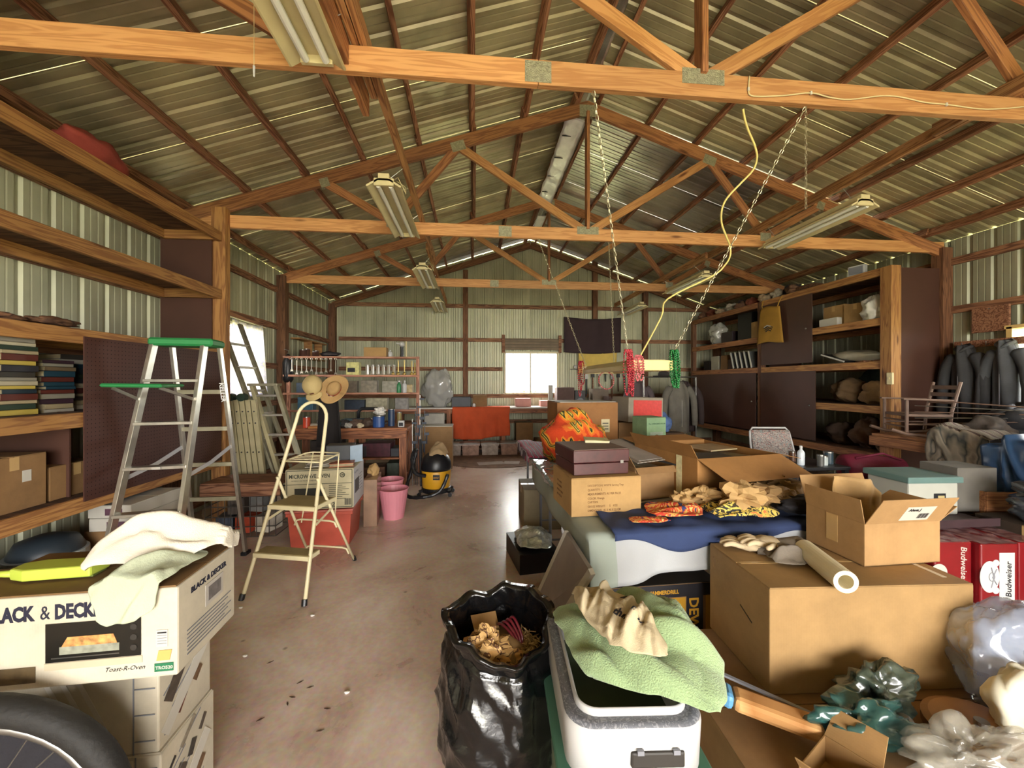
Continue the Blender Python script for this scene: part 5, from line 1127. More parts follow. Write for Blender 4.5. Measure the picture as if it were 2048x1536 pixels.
cloth('foil_insulation','crinkled shiny silver bubble foil on the low black box',plain('crinkle_foil','D8E4E4',.25,.6,var=.3,scale=12,bump=1,bscale=30),[(.36,3.2),(.66,3.18),(.68,3.66),(.36,3.68)],.17,[((.34,0,0),(-1,0,0)),((0,3.17,0),(0,-1,0))],amp=.04,seed=41,fr=16,cat='insulation',thick=.004,bulge=.08)
# ================================================================ FOREGROUND RIGHT
bg_=carton('very large plain brown carton at the right foreground',(1.66,1.715,.267),(.88,.455,.435),R_(-3.2),card('big_card','BA9563'),tape=False); dm=(.88,.455,.435)
sticker(bg_,'left',dm,.26,.26,.09,.006,BLACK,'hand_slit',roll=R_(-22)); put('tape_crease',MB().box((0,0,.4395),(.84,.02,.001)),TAPE,bg_); put('torn_strip',MB().box((.38,.0,.4398),(.02,.34,.001)),plain('pale_tear','D8CDB8',.7),bg_)
put('pencil_mark',MB().tube([(.02*math.cos(a*.5),.03*math.sin(a*.5),0) for a in range(11)],.0012,4),plain('pencil','8A6A42',.8,var=0),bg_,M=face('left',*dm,.05,.36))
oc2=carton('open tan carton with a white label on its flap atop the very large carton',(1.97,1.80,.709),(.40,.31,.195),R_(1.5),card('warm_card','C39A68'),flaps={'front':(60,.15,0,'flap with white label'),'left':(82,.11),'back':(70,.15),'right':(30,.12)}); dm=(.40,.31,.195)
fr_=[o for o in oc2.children if o.name.startswith('flap')][0]
lab_=Matrix.Translation((0,-.18-math.cos(R_(60))*.025-.004,.225+math.sin(R_(60))*.025))@Matrix.Rotation(R_(60),4,'X') if 0 else None
o_=Vector((0,-cos_(R_(60)),math.sin(R_(60)))); x_=Vector((1,0,0)); z_=x_.cross(o_)
ML=Matrix.Translation(Vector((-.03,-.155,.195))+o_*.015+z_*.0045)@Matrix((x_,o_,z_)).transposed().to_4x4()
lbl=put('white_label',MB().box((.065,.045,0),(.15,.085,.001)),WHITE,oc2,M=ML); text(lbl,'Alexa J',.022,INK,Matrix.Translation((.005,.062,.001)),bold=.0006)
for k in range(10): put('barcode_bar',MB().box((.075+k*.0055,.03,.0009),(.0022+.0012*(k%3),.03,.0004)),INK,lbl)
sticker(oc2,'left',dm,.12,.06,.06,.13,TAPE,'tape',off=.001); pw=T('packing_paper','stiff brown packing paper standing up inside the open tan carton','paper',wmat(oc2)@Vector((0,0,.01)),R_(1.5))
put('paper_sheet',MB().grid(lambda u,v:(-.13+.29*u,.08+.02*math.sin(u*7)-.02*v+.04*noise.noise((u*3,v*3,5)),.0+.34*v-.11*max(0,u-.6)*2*v),24,16),KR,pw,smooth=True,solid=.002)
pw=T('packing_paper','folded brown paper lying lower inside the open tan carton','paper',wmat(oc2)@Vector((0,0,.01)),R_(1.5)); put('paper_sheet',MB().grid(lambda u,v:(-.17+.34*u,-.12+.24*v,.06+.05*noise.noise((u*4,v*4,15))),20,14),KD,pw,smooth=True,solid=.002)
# paper roll
rl=T('paper_roll','cream paper roll lying across the front edge of the very large carton','roll',(1.46,1.72,.705)); p0=at(1609,1098,Z=.752); p1=at(1692,1164,Z=.752); dv=(p1-p0).normalized()
mb=MB(); rr=.045; k=24; ax=dv; u1=ax.orthogonal().normalized(); v1=ax.cross(u1)
for p in (p0,p1):
    for r in (rr,.028):
        for j in range(k): a=math.tau*j/k; mb.v.append(p+(u1*math.cos(a)+v1*math.sin(a))*r)
for j in range(k):
    q=(j+1)%k; mb.f+=[(j,q,2*k+q,2*k+j),(k+j,3*k+j,3*k+q,k+q),(j,k+j,k+q,q),(2*k+j,2*k+q,3*k+q,3*k+j)]
put('paper_wound',mb,plain('roll_paper','E6DCBE',.6,var=.04),rl,world=True); put('core',MB().tube([p0+dv*.002,p1-dv*.002],.0285,20,cap=False),CARD3,rl,world=True)
# work gloves
GLV=plain('glove_leather','C9B594',.9,var=.15,bump=.2); GLD=plain('glove_suede','7E756A',.95,var=.2,bump=.3)
def glove(label,loc,rz,mat,cuff,flip=1,rx=0):
    t=T('work_glove',label,'glove',loc,rz,'work gloves on the very large carton')
    put('palm',MB().ball((0,0,.026),.052,16,10,(1.0,1.15,.5),.12,3),mat,t,smooth=True)
    for i,(x,L,a) in enumerate(((-.036,.075,14),(-.013,.088,4),(.012,.084,-5),(.034,.066,-15))):
        a=R_(a)*1; b=Vector((x,.045,.027)); m_=b+Vector((-math.sin(a),math.cos(a),.22))*L*.5; e=b+Vector((-math.sin(a),math.cos(a),-.05))*L
        put('finger',MB().tube(smooth_pts([b-Vector((0,.02,0)),b,m_,e]),[.0135]*6+[.0135,.0135,.013,.012,.011,.0095,.004][:7],8),mat,t,smooth=True)
    b=Vector((flip*.045,-.01,.025)); put('thumb',MB().tube(smooth_pts([b-Vector((flip*.02,.01,0)),b,b+Vector((flip*.03,.025,.006)),b+Vector((flip*.042,.055,-.002))]),[.0155]*7+[.015,.014,.013,.012,.011,.005][:6],8),mat,t,smooth=True)
    put('cuff',MB().tube([(0,-.03,.028),(0,-.07,.03),(.004,-.12,.032),(.01,-.16,.03)],[.046,.043,.052,.06],14,cap=False),cuff,t,M=Matrix.Diagonal((1,1,.55,1)),smooth=True,solid=.003)
    return t
GZ=.709
glove('cream leather work glove pointing up left on the very large carton',(1.375,1.86,GZ),R_(60),GLV,GLD,1)
glove('second cream work glove lying over the first one next to the paper roll',(1.44,1.82,GZ+.03),R_(78),GLV,GLD,-1)
cloth('rag','grey suede glove cuff and rag flattened behind the paper roll',GLD,[(1.36,1.68),(1.50,1.64),(1.60,1.78),(1.42,1.86)],GZ+.003,amp=.03,seed=44,fr=16,cat='rag',thick=.004,bulge=.025)
# ---- litter pan + green tote
gt2=tote('translucent green tote with dark green rim on the floor under the white pan',(.485,1.335,0),(.42,.60,.40),R_(-4),plain('tote_green_clear','A9B79A',.4,var=.1),plain('tote_green_rim','4E7A66',.4,var=.05),lid=True)
gt2.children[1].data.materials[0]=MATS['tote_green_rim']
pn=T('litter_pan','white plastic pan with speckled grey rim and black handle slot','pan',(.475,1.335,.436),R_(-4))
def rrect(w_,d_,r,z,n=6):
    o=[]
    for (cx,cy,a0) in ((w_/2-r,-d_/2+r,-90),(w_/2-r,d_/2-r,0),(-w_/2+r,d_/2-r,90),(-w_/2+r,-d_/2+r,180)):
        for i in range(n+1):
            a=R_(a0+90*i/n); o.append(Vector((cx+r*math.cos(a),cy+r*math.sin(a),z)))
    return o
def shell(rings):
    mb=MB(); k=len(rings[0])
    for r in rings: mb.v+=r
    for i in range(len(rings)-1):
        for j in range(k): mb.f.append((i*k+j,i*k+(j+1)%k,(i+1)*k+(j+1)%k,(i+1)*k+j))
    return mb
mb=shell([rrect(.34,.5,.06,.0),rrect(.39,.56,.07,.02),rrect(.40,.575,.075,.15),rrect(.395,.57,.075,.16)]); k=28; mb.f.append(tuple(range(k))[::-1])
put('outer_tub',mb,WHITEP,pn,smooth=True)
SPK=stops('speckled_grey','5E6068 6A6C74 5A5C64 8A8C92'.split(),60,hard=False,rough=.4)
put('grey_rim',shell([rrect(.395,.57,.075,.158),rrect(.385,.56,.07,.168),rrect(.32,.50,.06,.166),rrect(.315,.495,.06,.15)]),SPK,pn,smooth=True)
mb=shell([rrect(.325,.50,.06,.13),rrect(.33,.505,.06,.185),rrect(.322,.497,.058,.19),rrect(.312,.487,.055,.185),rrect(.29,.46,.05,.06)]); mb.f.append(tuple(range(4*k,5*k)))
put('inner_tub',mb,WHITEP,pn,smooth=True)
hs=put('handle_slot',MB().box((.05,-.2855,.075),(.15,.012,.045)),plain('slot_dark','2A2622',.6),pn,bevel=.006); put('latch_tab',MB().box((.0,-.2925,.1),(.018,.008,.012)).box((.1,-.2925,.1),(.018,.008,.012)),GREY,hs)
put('pan_shadow_sheet',MB().box((0,0,.075),(.3,.46,.004)),plain('pan_shadow_green','4E5A42',.8),pn)  # dark sheet painting shade over the bottom of the pan
LG=plain('light_green_towel','94AC7E',.95,var=.08,bump=.6,bscale=220,sheen=.3)
pz=.62
cloth('towel','light green terry towel heaped in and over the white pan',LG,[(.34,1.17),(.70,.99),(.84,1.36),(.28,1.62)],pz,[((.70,0,0),(1,-.1,0))],amp=.05,seed=52,fr=8,cat='towel',thick=.016,bulge=.09,n=(110,110),fang=R_(-38),folds=9,fw=.03)
cloth('towel','second pale green towel fold bulging toward the big carton side',LG,[(.52,1.22),(.76,1.10),(.82,1.50),(.56,1.62)],pz+.02,[((.72,0,0),(1,0,0))],amp=.03,seed=57,fr=7,cat='towel',thick=.014,bulge=.11,n=(80,80),fang=R_(-60),fw=.035)
CRM=plain('cream_cotton','C2B292',.9,var=.06,bump=.25,bscale=260)
cloth('cotton_shirt','cream cotton cloth with small black script thrown on the green towel',CRM,[(.41,1.17),(.60,1.10),(.60,1.48),(.35,1.55)],pz+.095,amp=.024,seed=63,fr=20,cat='cloth',thick=.006,bulge=.06,n=(110,110),folds=26,fang=R_(60),fw=.011)
cc=[o for o in bpy.data.objects if o.get('label','').startswith('cream cotton cloth')][0]
for (word,sz,px_,py_,rz_) in (('thinimi',.034,.455,1.27,-38),('ll',.05,.53,1.40,-60),('m',.03,.60,1.22,-30)):
    wt=text(cc,word,sz,INK,Matrix.Identity(4),'stitched_script',bold=.0008,shear=.3); Rm=Matrix.Rotation(R_(rz_),2); vv=[v.co for v in cc.data.vertices]
    for v in wt.data.vertices:
        q=Rm@v.co.xy; x=q.x+px_-cc.location.x; y=q.y+py_-cc.location.y
        near=min(vv,key=lambda p:(p.x-x)**2+(p.y-y)**2); v.co=(x,y,near.z+.006+v.co.z)
tx=T('embroidered_script','small black handwritten word stitched on the cream cloth','lettering',(.50,1.34,pz+.215),R_(-30)) if 0 else None
# ---- trash bag
tbg=T('trash_bag','open black plastic trash bag full of paper scraps on the floor','trash bag',(.10,1.60,0)); 
def bagfn(u,v):
    a=math.tau*u
    if v<.72:
        f=v/.72; h=.60*f; r=.20+.055*math.sin(math.pi*min(1,f*1.15))**.8-.02*f
    else:
        f=(v-.72)/.28; h=.60-.17*f+.025*math.sin(f*math.pi); r=.215-.03*f
    if v<.03: r*=v/.03*.8+.2
    cr=noise.ridged_multi_fractal(Vector((math.cos(a)*2+h*2,math.sin(a)*2,h*7+math.cos(a))),1,2,4,.9,1.6)*.02
    wr=.03*noise.noise((math.cos(a)*2.2,math.sin(a)*2.2,h*3+5))+.003*math.sin(a*7+h*22)
    r=(r+cr*(.8 if v<.62 else .25)+wr-.02)+.02*(v>.5)*min(1,(v-.5)*5)*(v<.8)
    rim=.04*math.sin(a)+.03*math.sin(a*2+.6)+.02*noise.noise((math.cos(a)*3,math.sin(a)*3,9))
    hh=h+(rim*(h/.6)**3)
    return (r*math.cos(a)*1.02,r*math.sin(a)*.92,max(0,hh))
BAGM=plain('black_bag','0B0B0C',.2,var=.2,bump=1,bscale=11,coat=.3)
put('bag_body',MB().grid(bagfn,150,80),BAGM,tbg,smooth=True)
IN=[('crumpled_paper','crumpled printed tan paper in the middle of the trash bag','C09A62',(.05,1.56,.44),.068),('crumpled_paper','second crumpled tan paper ball beneath the printed one in the trash bag','B88C52',(.12,1.54,.42),.055),('crumpled_paper','crushed yellowish paper at the left of the trash bag','D0A868',(.03,1.63,.43),.05)]
for i,(n_,l_,c,p,r) in enumerate(IN): lump(n_,l_,stops('printed_scrap%d'%i,[c,c,'5A3A22',c,c,c],14,distort=2),p,r,(1.1,1,.8),.9,110+i,cat='paper',n=20,m=12,smooth=False,freq=2.4)
s=T('cardboard_scrap','flat tan cardboard scrap at the back left of the trash bag','cardboard',(.05,1.70,.51),R_(25)); put('scrap',MB().prism([(-.06,-.03,0),(.05,-.035,.0),(.065,.03,.0),(-.05,.045,0)],(0,.01,.006)),CARD,s,M=Matrix.Rotation(R_(28),4,'X')); put('torn_edge',MB().box((.0,-.034,.0),(.1,.003,.004)),CARDIN,s,M=Matrix.Rotation(R_(28),4,'X'))
t=T('ribbon','dark red shiny ribbon curled in the trash bag','ribbon',(.14,1.64,.47)); 
for k in range(4): put('ribbon_strand',MB().tube(smooth_pts([(-.04+.015*k,.06,.04),(-.02+.015*k,.02,.06+.01*k),(.02+.012*k,-.03,.04),(.05,-.07+.01*k,.0)]),.006,6),plain('dark_red','5A1420',.3,coat=.5),t,smooth=True)
mb=MB(); r_=random.Random(4)
for k in range(420):
    c=Vector((.20+r_.gauss(0,.03),1.62+r_.gauss(0,.04),.46+r_.uniform(-.02,.03)))-Vector((.2,1.6,.4)); a=Vector((r_.gauss(0,1),r_.gauss(0,1),r_.gauss(0,.4))).normalized()*r_.uniform(.015,.04); b=a.orthogonal().normalized()*.002
    mb.add([c-a-b,c+a-b,c+a+b,c-a+b],[(0,1,2,3)])
t=T('shredded_straw','dry straw and leaf shreds at the right inside the trash bag','straw',(.2,1.6,.4)); o=put('straw',mb,stops('straw_mix',['6A5638','A08858','8A6A48','C0A878'],30,hard=False),t,kind='stuff')
lump('crumpled_paper','brown paper wad filling the bottom of the trash bag opening',KD,(.11,1.62,.30),.14,(1,1,.8),.35,120,cat='paper')
# ---- bottom right heap
carton('low brown carton in the bottom right foreground supporting tools',(1.62,1.44,0),(1.42,.98,.262),R_(-3.2),CARD3,tape=False)
ob=carton('small open carton at the bottom edge of the view near the wooden scrubber',(1.13,1.12,.266),(.20,.15,.09),R_(28),CARD,flaps={'left':(50,.07),'front':(20,.07),'right':(35,.1)})
cb2=T('wooden_scrubber','striped wooden block with bright blue end sloping over the small carton','brush',(1.09,1.335,.33),R_(-26)); ST=stops('striped_wood',['C8935A','B07A44','D0A068','8A5A30'],34,kind='wave',distort=.4,vec=(.02,1,1),hard=False)
put('block',MB().beam((-.14,0,.04),(.14,0,0),.085,.055),ST,cb2,bevel=.018); put('blue_end',MB().beam((-.175,0,.0445),(-.137,0,.04),.084,.057),plain('sky_blue','5E9AC8',.5),cb2,bevel=.02)
t=T('metal_strip','long grey metal strip lying behind the wooden scrubber','strip',(1.14,1.40,.34),R_(-26)); put('strip',MB().beam((-.2,0,.06),(.17,0,-.03),.016,.008),GREY,t); put('end_hook',MB().box((-.197,0,.062),(.012,.022,.014)),STEEL,t)
TEAL=film('teal_film','2E5A56',.8,.2)
lump('plastic_packet','crumpled dark teal plastic packet in the bottom right foreground',TEAL,(1.37,1.27,.266),.10,(1.6,.8,.75),.7,131,cat='packet',n=40,m=24,freq=2.6)
lump('plastic_packet','grey green plastic wrapped parts behind the teal packet',film('green_grey_film','3E4A40',.85,.25),(1.54,1.37,.266),.09,(1.5,.7,1),.7,133,cat='packet',n=40,m=24,freq=2.6)
t=T('wooden_spool','round ended brown wooden piece behind the grey green packet','wood piece',(1.62,1.415,.33),R_(20)); put('knob',MB().lathe([(.03,-.05),(.05,-.03),(.055,0),(.045,.03),(.02,.045)],n=18),PLY,t,M=Matrix.Rotation(R_(70),4,'X'),smooth=True); put('shaft',MB().cyl((0,0,0),(.02,.0,-.05),.012),PLY,t)
t=T('chrome_fitting','small round chrome fitting on the grey green packet','fitting',(1.53,1.27,.34)); put('dome',MB().ball((0,0,0),.028,14,10,(1,1,.8)),STEEL,t,smooth=True); put('stem',MB().tube([(0,0,0),(.05,-.03,-.03),(.09,-.02,-.05)],.006,6),STEEL,t,smooth=True)
lump('plastic_packet','clear crinkled plastic bag at the bottom right corner',film('bright_film','A8A498',.45,.1),(1.56,1.10,.266),.12,(1.5,.7,.7),.8,135,cat='packet',n=44,m=28,freq=3)
t=T('brass_disc','brown round wooden disc under the clear crinkled bag at the lower right','disc',(1.80,1.24,.266),R_(10)); put('disc',MB().lathe([(.0,0),(.13,.0),(.15,.02),(.15,.05),(.13,.06),(.02,.06)],n=28,sx=1.1),plain('brown_wood_disc','8A6238',.5),t,smooth=False); put('centre_cap',MB().cyl((0,0,.06),(0,0,.08),.02),STEEL,t)
lump('plastic_bag','large bluish translucent plastic bag slumped at the right edge of the view',film('bluish_film','9AA8C0',.55,.12),(2.12,1.38,.266),.24,(.85,.55,.85),.32,137,cat='bag',n=70,m=50,freq=1.6)
lump('foam_roll','pale foam wadding inside front of the bluish plastic bag',plain('foam_white','CFC9B4',.8,var=.1),(1.98,1.22,.266),.13,(1.2,.6,1.1),.3,139,cat='foam',n=40,m=24)
# ================================================================ RIGHT MIDDLE
def beer(label,x,y,rz,z=0,g='red wrapped beer cases'):
    t=T('beer_case',label,'case',(x,y,z),rz,g); dm=(.27,.40,.43); RD=plain('beer_red','7E1219',.35,var=.12,coat=.3)
    put('body',MB().box((0,0,.215),dm),RD,t,bevel=.01); 
    put('shrink_wrap',MB().grid(lambda u,v:(-.135+.27*u,-.2+.4*v,.436+.012*noise.noise((u*6,v*9,x))),14,18),film('wrap_film','D8B8B8',.35,.08),t,smooth=True)
    return t,dm
bx=at(1905,1190,Z=0); 
t,dm=beer('red beer case with sideways white Budweiser lettering beside the big carton',3.36,2.66,R_(-4))
text(t,'Budweiser',.062,WHITE,face('front',*dm,.19,.40,.0006,roll=R_(-90)),bold=.0008,shear=.2,sx=.95)
put('logo_disc',MB().cyl((.06,.2,0),(.06,.2,.001),.06,n=24),WHITE,t,M=face('front',*dm,-.03,.02)); 
t,dm=beer('red beer case with white emblem and Budweiser label at the far right',3.64,2.60,R_(-4))
em=sticker(t,'front',dm,.13,.04,.11,.33,plain('label_white','CFCFCB',.5,var=.03),'white_label'); text(em,'Budweiser',.058,INK,Matrix.Translation((.085,.02,.0014))@Matrix.Rotation(R_(90),4,'Z'),bold=.001,shear=.2)
ec=put('emblem',MB().prism([(.03+.07*math.cos(math.tau*i/24),.205+.11*math.sin(math.tau*i/24),0) for i in range(24)],(0,0,.0016)),MATS['label_white'],t,M=face('front',*dm,.03,.0)); 
put('emblem_lines',MB().tube([(.04,.13,.002),(.06,.2,.002),(.04,.27,.002)],.004,5).tube([(.08,.15,.002),(.05,.2,.002),(.08,.26,.002)],.004,5).tube([(.045+.02*math.cos(math.tau*i/14),.205+.03*math.sin(math.tau*i/14),.002) for i in range(14)],.003,5,closed=True),GREY,ec)
for i in (0,1): put('emblem_scroll',MB().cyl((.075,.11+.19*i,0),(.075,.11+.19*i,.0018),.024,n=14),MATS['label_white'],ec)
t,dm=beer('red beer case mostly hidden behind the open tan carton',3.05,2.72,R_(-4)); put('logo_disc',MB().cyl((.13,.2,0),(.13,.2,.001),.1,n=24),WHITE,t,M=face('front',*dm,0,0))
t,dm=beer('red beer case at the extreme right edge of the view',3.94,2.6,R_(-4))
tr=T('wooden_tray','dark purple brown wooden tray on top of the red beer cases','tray',(3.62,2.93,.455)); put('tray_base',MB().box((0,0,.01),(.75,.56,.02)),plain('tray_brown','3E2A2E',.6),tr); put('tray_rail',MB().box((0,-.28,.03),(.75,.02,.06)).box((-.375,0,.03),(.02,.56,.06)),MATS['tray_brown'],tr)
cl=T('cooler_box','white foam cooler with teal lid on the dark tray','cooler',(3.72,3.04,.475),R_(-3)); put('body',MB().box((0,0,.13),(.42,.36,.26)),plain('foam_grey','B9BAB0',.7,var=.05),cl,bevel=.012); put('lid',MB().box((0,0,.285),(.47,.4,.05)),plain('teal_lid','64827E',.6,var=.08),cl,bevel=.008); s=put('picture_sticker',MB().box((.05,-.182,.13),(.1,.002,.09)),INK,cl); put('picture_inner',MB().box((.06,-.184,.13),(.055,.002,.055)),plain('sticker_gold','B8A878',.5),s)
carton('grey upright carton right of the foam cooler on the beer cases',(4.18,3.05,.475),(.34,.3,.36),R_(-4),plain('grey_carton','6A665F',.7,var=.15),tape=False)
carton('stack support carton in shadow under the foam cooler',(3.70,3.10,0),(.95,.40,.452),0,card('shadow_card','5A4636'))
df=T('duffel_bag','maroon folded camp chair bag with white tag lying under the bench end','bag',(4.38,3.95,.46),R_(-12)); MAR=plain('maroon_nylon','7E2440',.6,var=.15,bump=.3,bscale=30)
put('bag_body',MB().tube([(-.32,0,.15),(-.3,0,.15),(-.18,0,.155),(.08,0,.14),(.26,0,.135),(.31,0,.13)],[.09,.14,.15,.145,.13,.07],18),MAR,df,smooth=True); put('white_tag',MB().box((-.02,-.165,.17),(.16,.004,.03)),WHITE,df); put('strap',MB().tube([(-.25,-.1,.27),(0,-.12,.33),(.2,-.1,.26)],.012,6),MAR,df,smooth=True)
carton('black storage box on the floor under the maroon bag',(4.40,4.0,0),(.72,.4,.455),R_(-12),BLACK,tape=False,name='black_box')
t=T('wooden_crate','brown wooden crate with a hand hole under the bench at right','crate',(4.48,2.98,.3),R_(-8)); put('front_board',MB().box((0,-.16,.25),(.55,.02,.2)),PINE_D,t); put('side_board',MB().box((-.27,0,.25),(.02,.32,.2)),PINE_D,t); put('side_board',MB().box((.27,0,.25),(.02,.32,.2)),PINE_D,t); put('hand_hole',MB().box((-.05,-.171,.27),(.11,.002,.03)),BLACK,t,bevel=.01); put('base_box',MB().box((0,0,-.07),(.55,.32,.46)),PURL,t)
lump('plastic_bag','dark crinkled plastic film mass hanging at the right edge over the crates',film('dark_film','4A5058',.8,.15),(4.25,2.45,.5),.26,(.8,1,.55),.6,141,cat='bag',n=50,m=30,freq=2.4)
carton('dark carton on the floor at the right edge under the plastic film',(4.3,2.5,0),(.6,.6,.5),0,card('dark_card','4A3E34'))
# ================================================================ MIDDLE LEFT: microwave box, totes, pails
rt=tote('red plastic tote under the microwave oven box',(-1.46,4.10,0),(.56,.46,.335),R_(4),plain('red_tote','B5503E',.45,var=.22,scale=5),plain('red_tote_lid','B8655A',.5),lid=True)
mw=T('appliance_box','white and cream microwave oven carton sitting on the red tote','box',(-1.455,4.09,.362),R_(4)); dm=(.60,.46,.375); MW=card('cream_carton','D6CBA6',.6)
put('body',MB().box((0,0,dm[2]/2),dm),MW,mw,bevel=.005); put('side_print_sheet',MB().box((dm[0]/2+.001,0,dm[2]/2),(.001,.45,.365)),plain('blue_white_card','C4C6CC',.6,var=.05),mw)
for (u,v,a,b) in ((.01,.362,.58,.006),(.01,.01,.58,.006),(.01,.01,.006,.355),(.584,.01,.006,.355),(.01,.235,.58,.005)): sticker(mw,'front',dm,u,v,a,b,plain('dark_green_ink','2E3428',.6,var=0),'printed_frame')
text(mw,'MICROWAVE OVEN',.05,MATS['dark_green_ink'],face('front',*dm,.03,.295,.0005),bold=.0012,sx=.8); text(mw,'HORNO DE MICROONDAS',.018,MATS['dark_green_ink'],face('front',*dm,.05,.265,.0005))
put('round_logo',MB().tube([(.02*math.cos(math.tau*i/18),.02*math.sin(math.tau*i/18),0) for i in range(18)],.004,5,closed=True),MATS['dark_green_ink'],mw,M=face('front',*dm,.5,.315)); text(mw,'GE',.02,MATS['dark_green_ink'],face('front',*dm,.488,.308,.001),bold=.001)
put('oven_picture',MB().box((.13,.06,.0005),(.26,.12,.001)),plain('oven_dark','23241E',.4,var=.1),mw,M=face('front',*dm,.08,.08)); sticker(mw,'right',dm,.05,.12,.18,.13,plain('oven_window','3E444C',.5,var=.2,scale=60),'oven_picture',off=.002)
for k in range(8): sticker(mw,'front',dm,.38+.0,.215-k*.018,.12+.06*((k*7)%3)/2,.0045,MATS['dark_green_ink'],'printed_line')
for k in range(6): sticker(mw,'right',dm,.25,.26-k*.03,.13-.03*(k%2),.006,GREY,'printed_line',off=.002)
text(mw,'MICROWAVE',.03,GREY,face('right',*dm,.04,.31,.002),sx=.9); text(mw,'2',.06,MATS['dark_green_ink'],face('front',*dm,.40,.02,.0005),sx=1.3)
for k in range(12): sticker(mw,'front',dm,.52+k*.005,.03,.002+.001*(k%3),.06,INK,'barcode_bar')
for (u,w_) in ((.04,.04),(.12,.03)): sticker(mw,'right',dm,u,.3,.001+w_*.0+.0,.001,GREY,'printed_line',off=.002)
c=carton('open brown carton with wide flaps behind the cream step stool',(-1.72,4.62,.40),(.44,.34,.28),R_(-5),card('red_brown_card','7E5238'),flaps={'front':(12,.15),'right':(25,.14),'left':(15,.14),'back':(10,.14)})
carton('brown carton on the floor under the open flapped carton',(-1.72,4.66,0),(.5,.36,.40),R_(-5),CARD3)
t=T('magazine','pile of loose papers on top of the microwave box under the stool tray','papers',(-1.50,4.02,.742),R_(15))
for k in range(5): put('paper_sheet',MB().box((.01*k,.0,.004+.007*k),(.24,.18,.005),rz=.25*k),plain('page_%d'%k,['C8C0B0','8A8478','B0A898','6A645C','D0C8B8'][k],.6,var=.2,scale=20),t)
t=T('book','rust orange hardback book on the right of the microwave box','book',(-1.28,4.0,.742),R_(12)); put('cover',MB().box((0,0,.003),(.22,.16,.006)).box((0,0,.03),(.22,.16,.005)),plain('rust_cover','A85A2E',.5),t); put('pages',MB().box((0,0,.017),(.21,.15,.024)),MATS['book_pages'],t)
carton('dark grey bin with pale blue side card behind the orange book',(-1.36,4.22,.742),(.26,.18,.17),R_(10),plain('dark_bin','3A3C40',.5),tape=False,name='storage_bin'); 
t=T('index_card','pale blue card standing at the right of the dark grey bin','card',(-1.19,4.15,.742),R_(50)); put('card_sheet',MB().box((0,0,.085),(.14,.006,.17)),plain('pale_blue','A8BCD0',.5),t,bevel=.001); put('card_rim',MB().box((0,0,.172),(.142,.009,.006)),GREY,t)
PK=plain('pink_plastic','D88A98',.45,var=.06)
def pail(label,M,r0,r1,h):
    t=T('waste_bin',label,'bin',M=M,group='pink plastic waste bins'); put('tub',MB().lathe([(r0,0),(r1,h),(r1-.004,h),(r0-.004,.006)],n=26),PK,t,smooth=False); put('rim',MB().tube([(r1*math.cos(math.tau*i/26),r1*math.sin(math.tau*i/26),h) for i in range(26)],.006,6,closed=True),PK,t,smooth=True)
pail('front pink waste bin tapering downward beside the taped carton',Matrix.Translation((-.92,4.66,0)),.115,.165,.33)
pail('rear pink waste bin leaning behind the front pink one',Matrix.Translation((-1.02,4.98,.0)),.11,.155,.36)
carton('tall tape covered brown carton between the red tote and pink bins',(-1.13,4.56,0),(.14,.38,.50),R_(6),plain('taped_brown','8E7058',.35,var=.3,coat=.4),tape=False)
lump('crumpled_paper','small tan wad on top of the taped carton',KR,(-1.13,4.6,.50),.06,(1,1,1.1),.4,201,cat='paper')
# ================================================================ VACUUM
vc=T('shop_vacuum','yellow and black wet dry vacuum with hose by the workbench','vacuum',(-.52,5.55,0),R_(-6)); VY=plain('vac_yellow','D09A20',.4,var=.06); VB=plain('vac_black','16161A',.4,var=.1)
put('tank',MB().lathe([(.17,.09),(.19,.12),(.20,.34),(.195,.35)],n=28),VY,vc,smooth=True); put('power_head',MB().lathe([(.205,.35),(.21,.38),(.2,.46),(.17,.53),(.11,.58),(.05,.6)],n=28),VB,vc,smooth=True); put('base_ring',MB().lathe([(.19,.05),(.2,.06),(.2,.11),(.18,.12)],n=28),VB,vc)
for a in (30,150,210,330): 
    x,y=.24*math.cos(R_(a)),.24*math.sin(R_(a)); put('caster_arm',MB().beam((x*.7,y*.7,.08),(x,y,.07),.05,.03),VB,vc); put('caster',MB().cyl((x,y-.012,.028),(x,y+.012,.028),.028,n=12),VB,vc)
hose=smooth_pts([(-.1,-.2,.30),(-.24,-.24,.36),(-.30,-.14,.55),(-.27,-.02,.62),(-.33,-.05,.35),(-.36,-.22,.07),(-.15,-.32,.05),(.1,-.3,.12),(.2,-.22,.33)],5)
put('hose',MB().tube(hose,[.026 if i%2 else .022 for i in range(len(hose))],9),VB,vc); put('logo_panel',MB().box((.04,-.198,.28),(.09,.006,.07)),VB,vc); text(vc,'DEWALT',.018,VY,Matrix.Translation((.0,-.203,.27))@Matrix.Rotation(R_(90),4,'X'),bold=.0005); put('wand',MB().cyl((-.22,.05,.1),(-.25,.1,.75),.018,n=10),VB,vc)
put('handle',MB().tube([(-.06,0,.6),(-.05,0,.65),(.05,0,.65),(.06,0,.6)],.012,7),VB,vc)
cloth('rag','tan shop rag thrown over the head of the yellow vacuum',plain('tan_rag','9A8260',.9,var=.15,bump=.2),[(-.62,5.42),(-.36,5.42),(-.36,5.68),(-.62,5.68)],.60,amp=.03,seed=71,fr=14,cat='rag',bulge=.08,zfn=lambda p:-.8*max(0,(p-Vector((-.49,5.55,0))).length-.06))
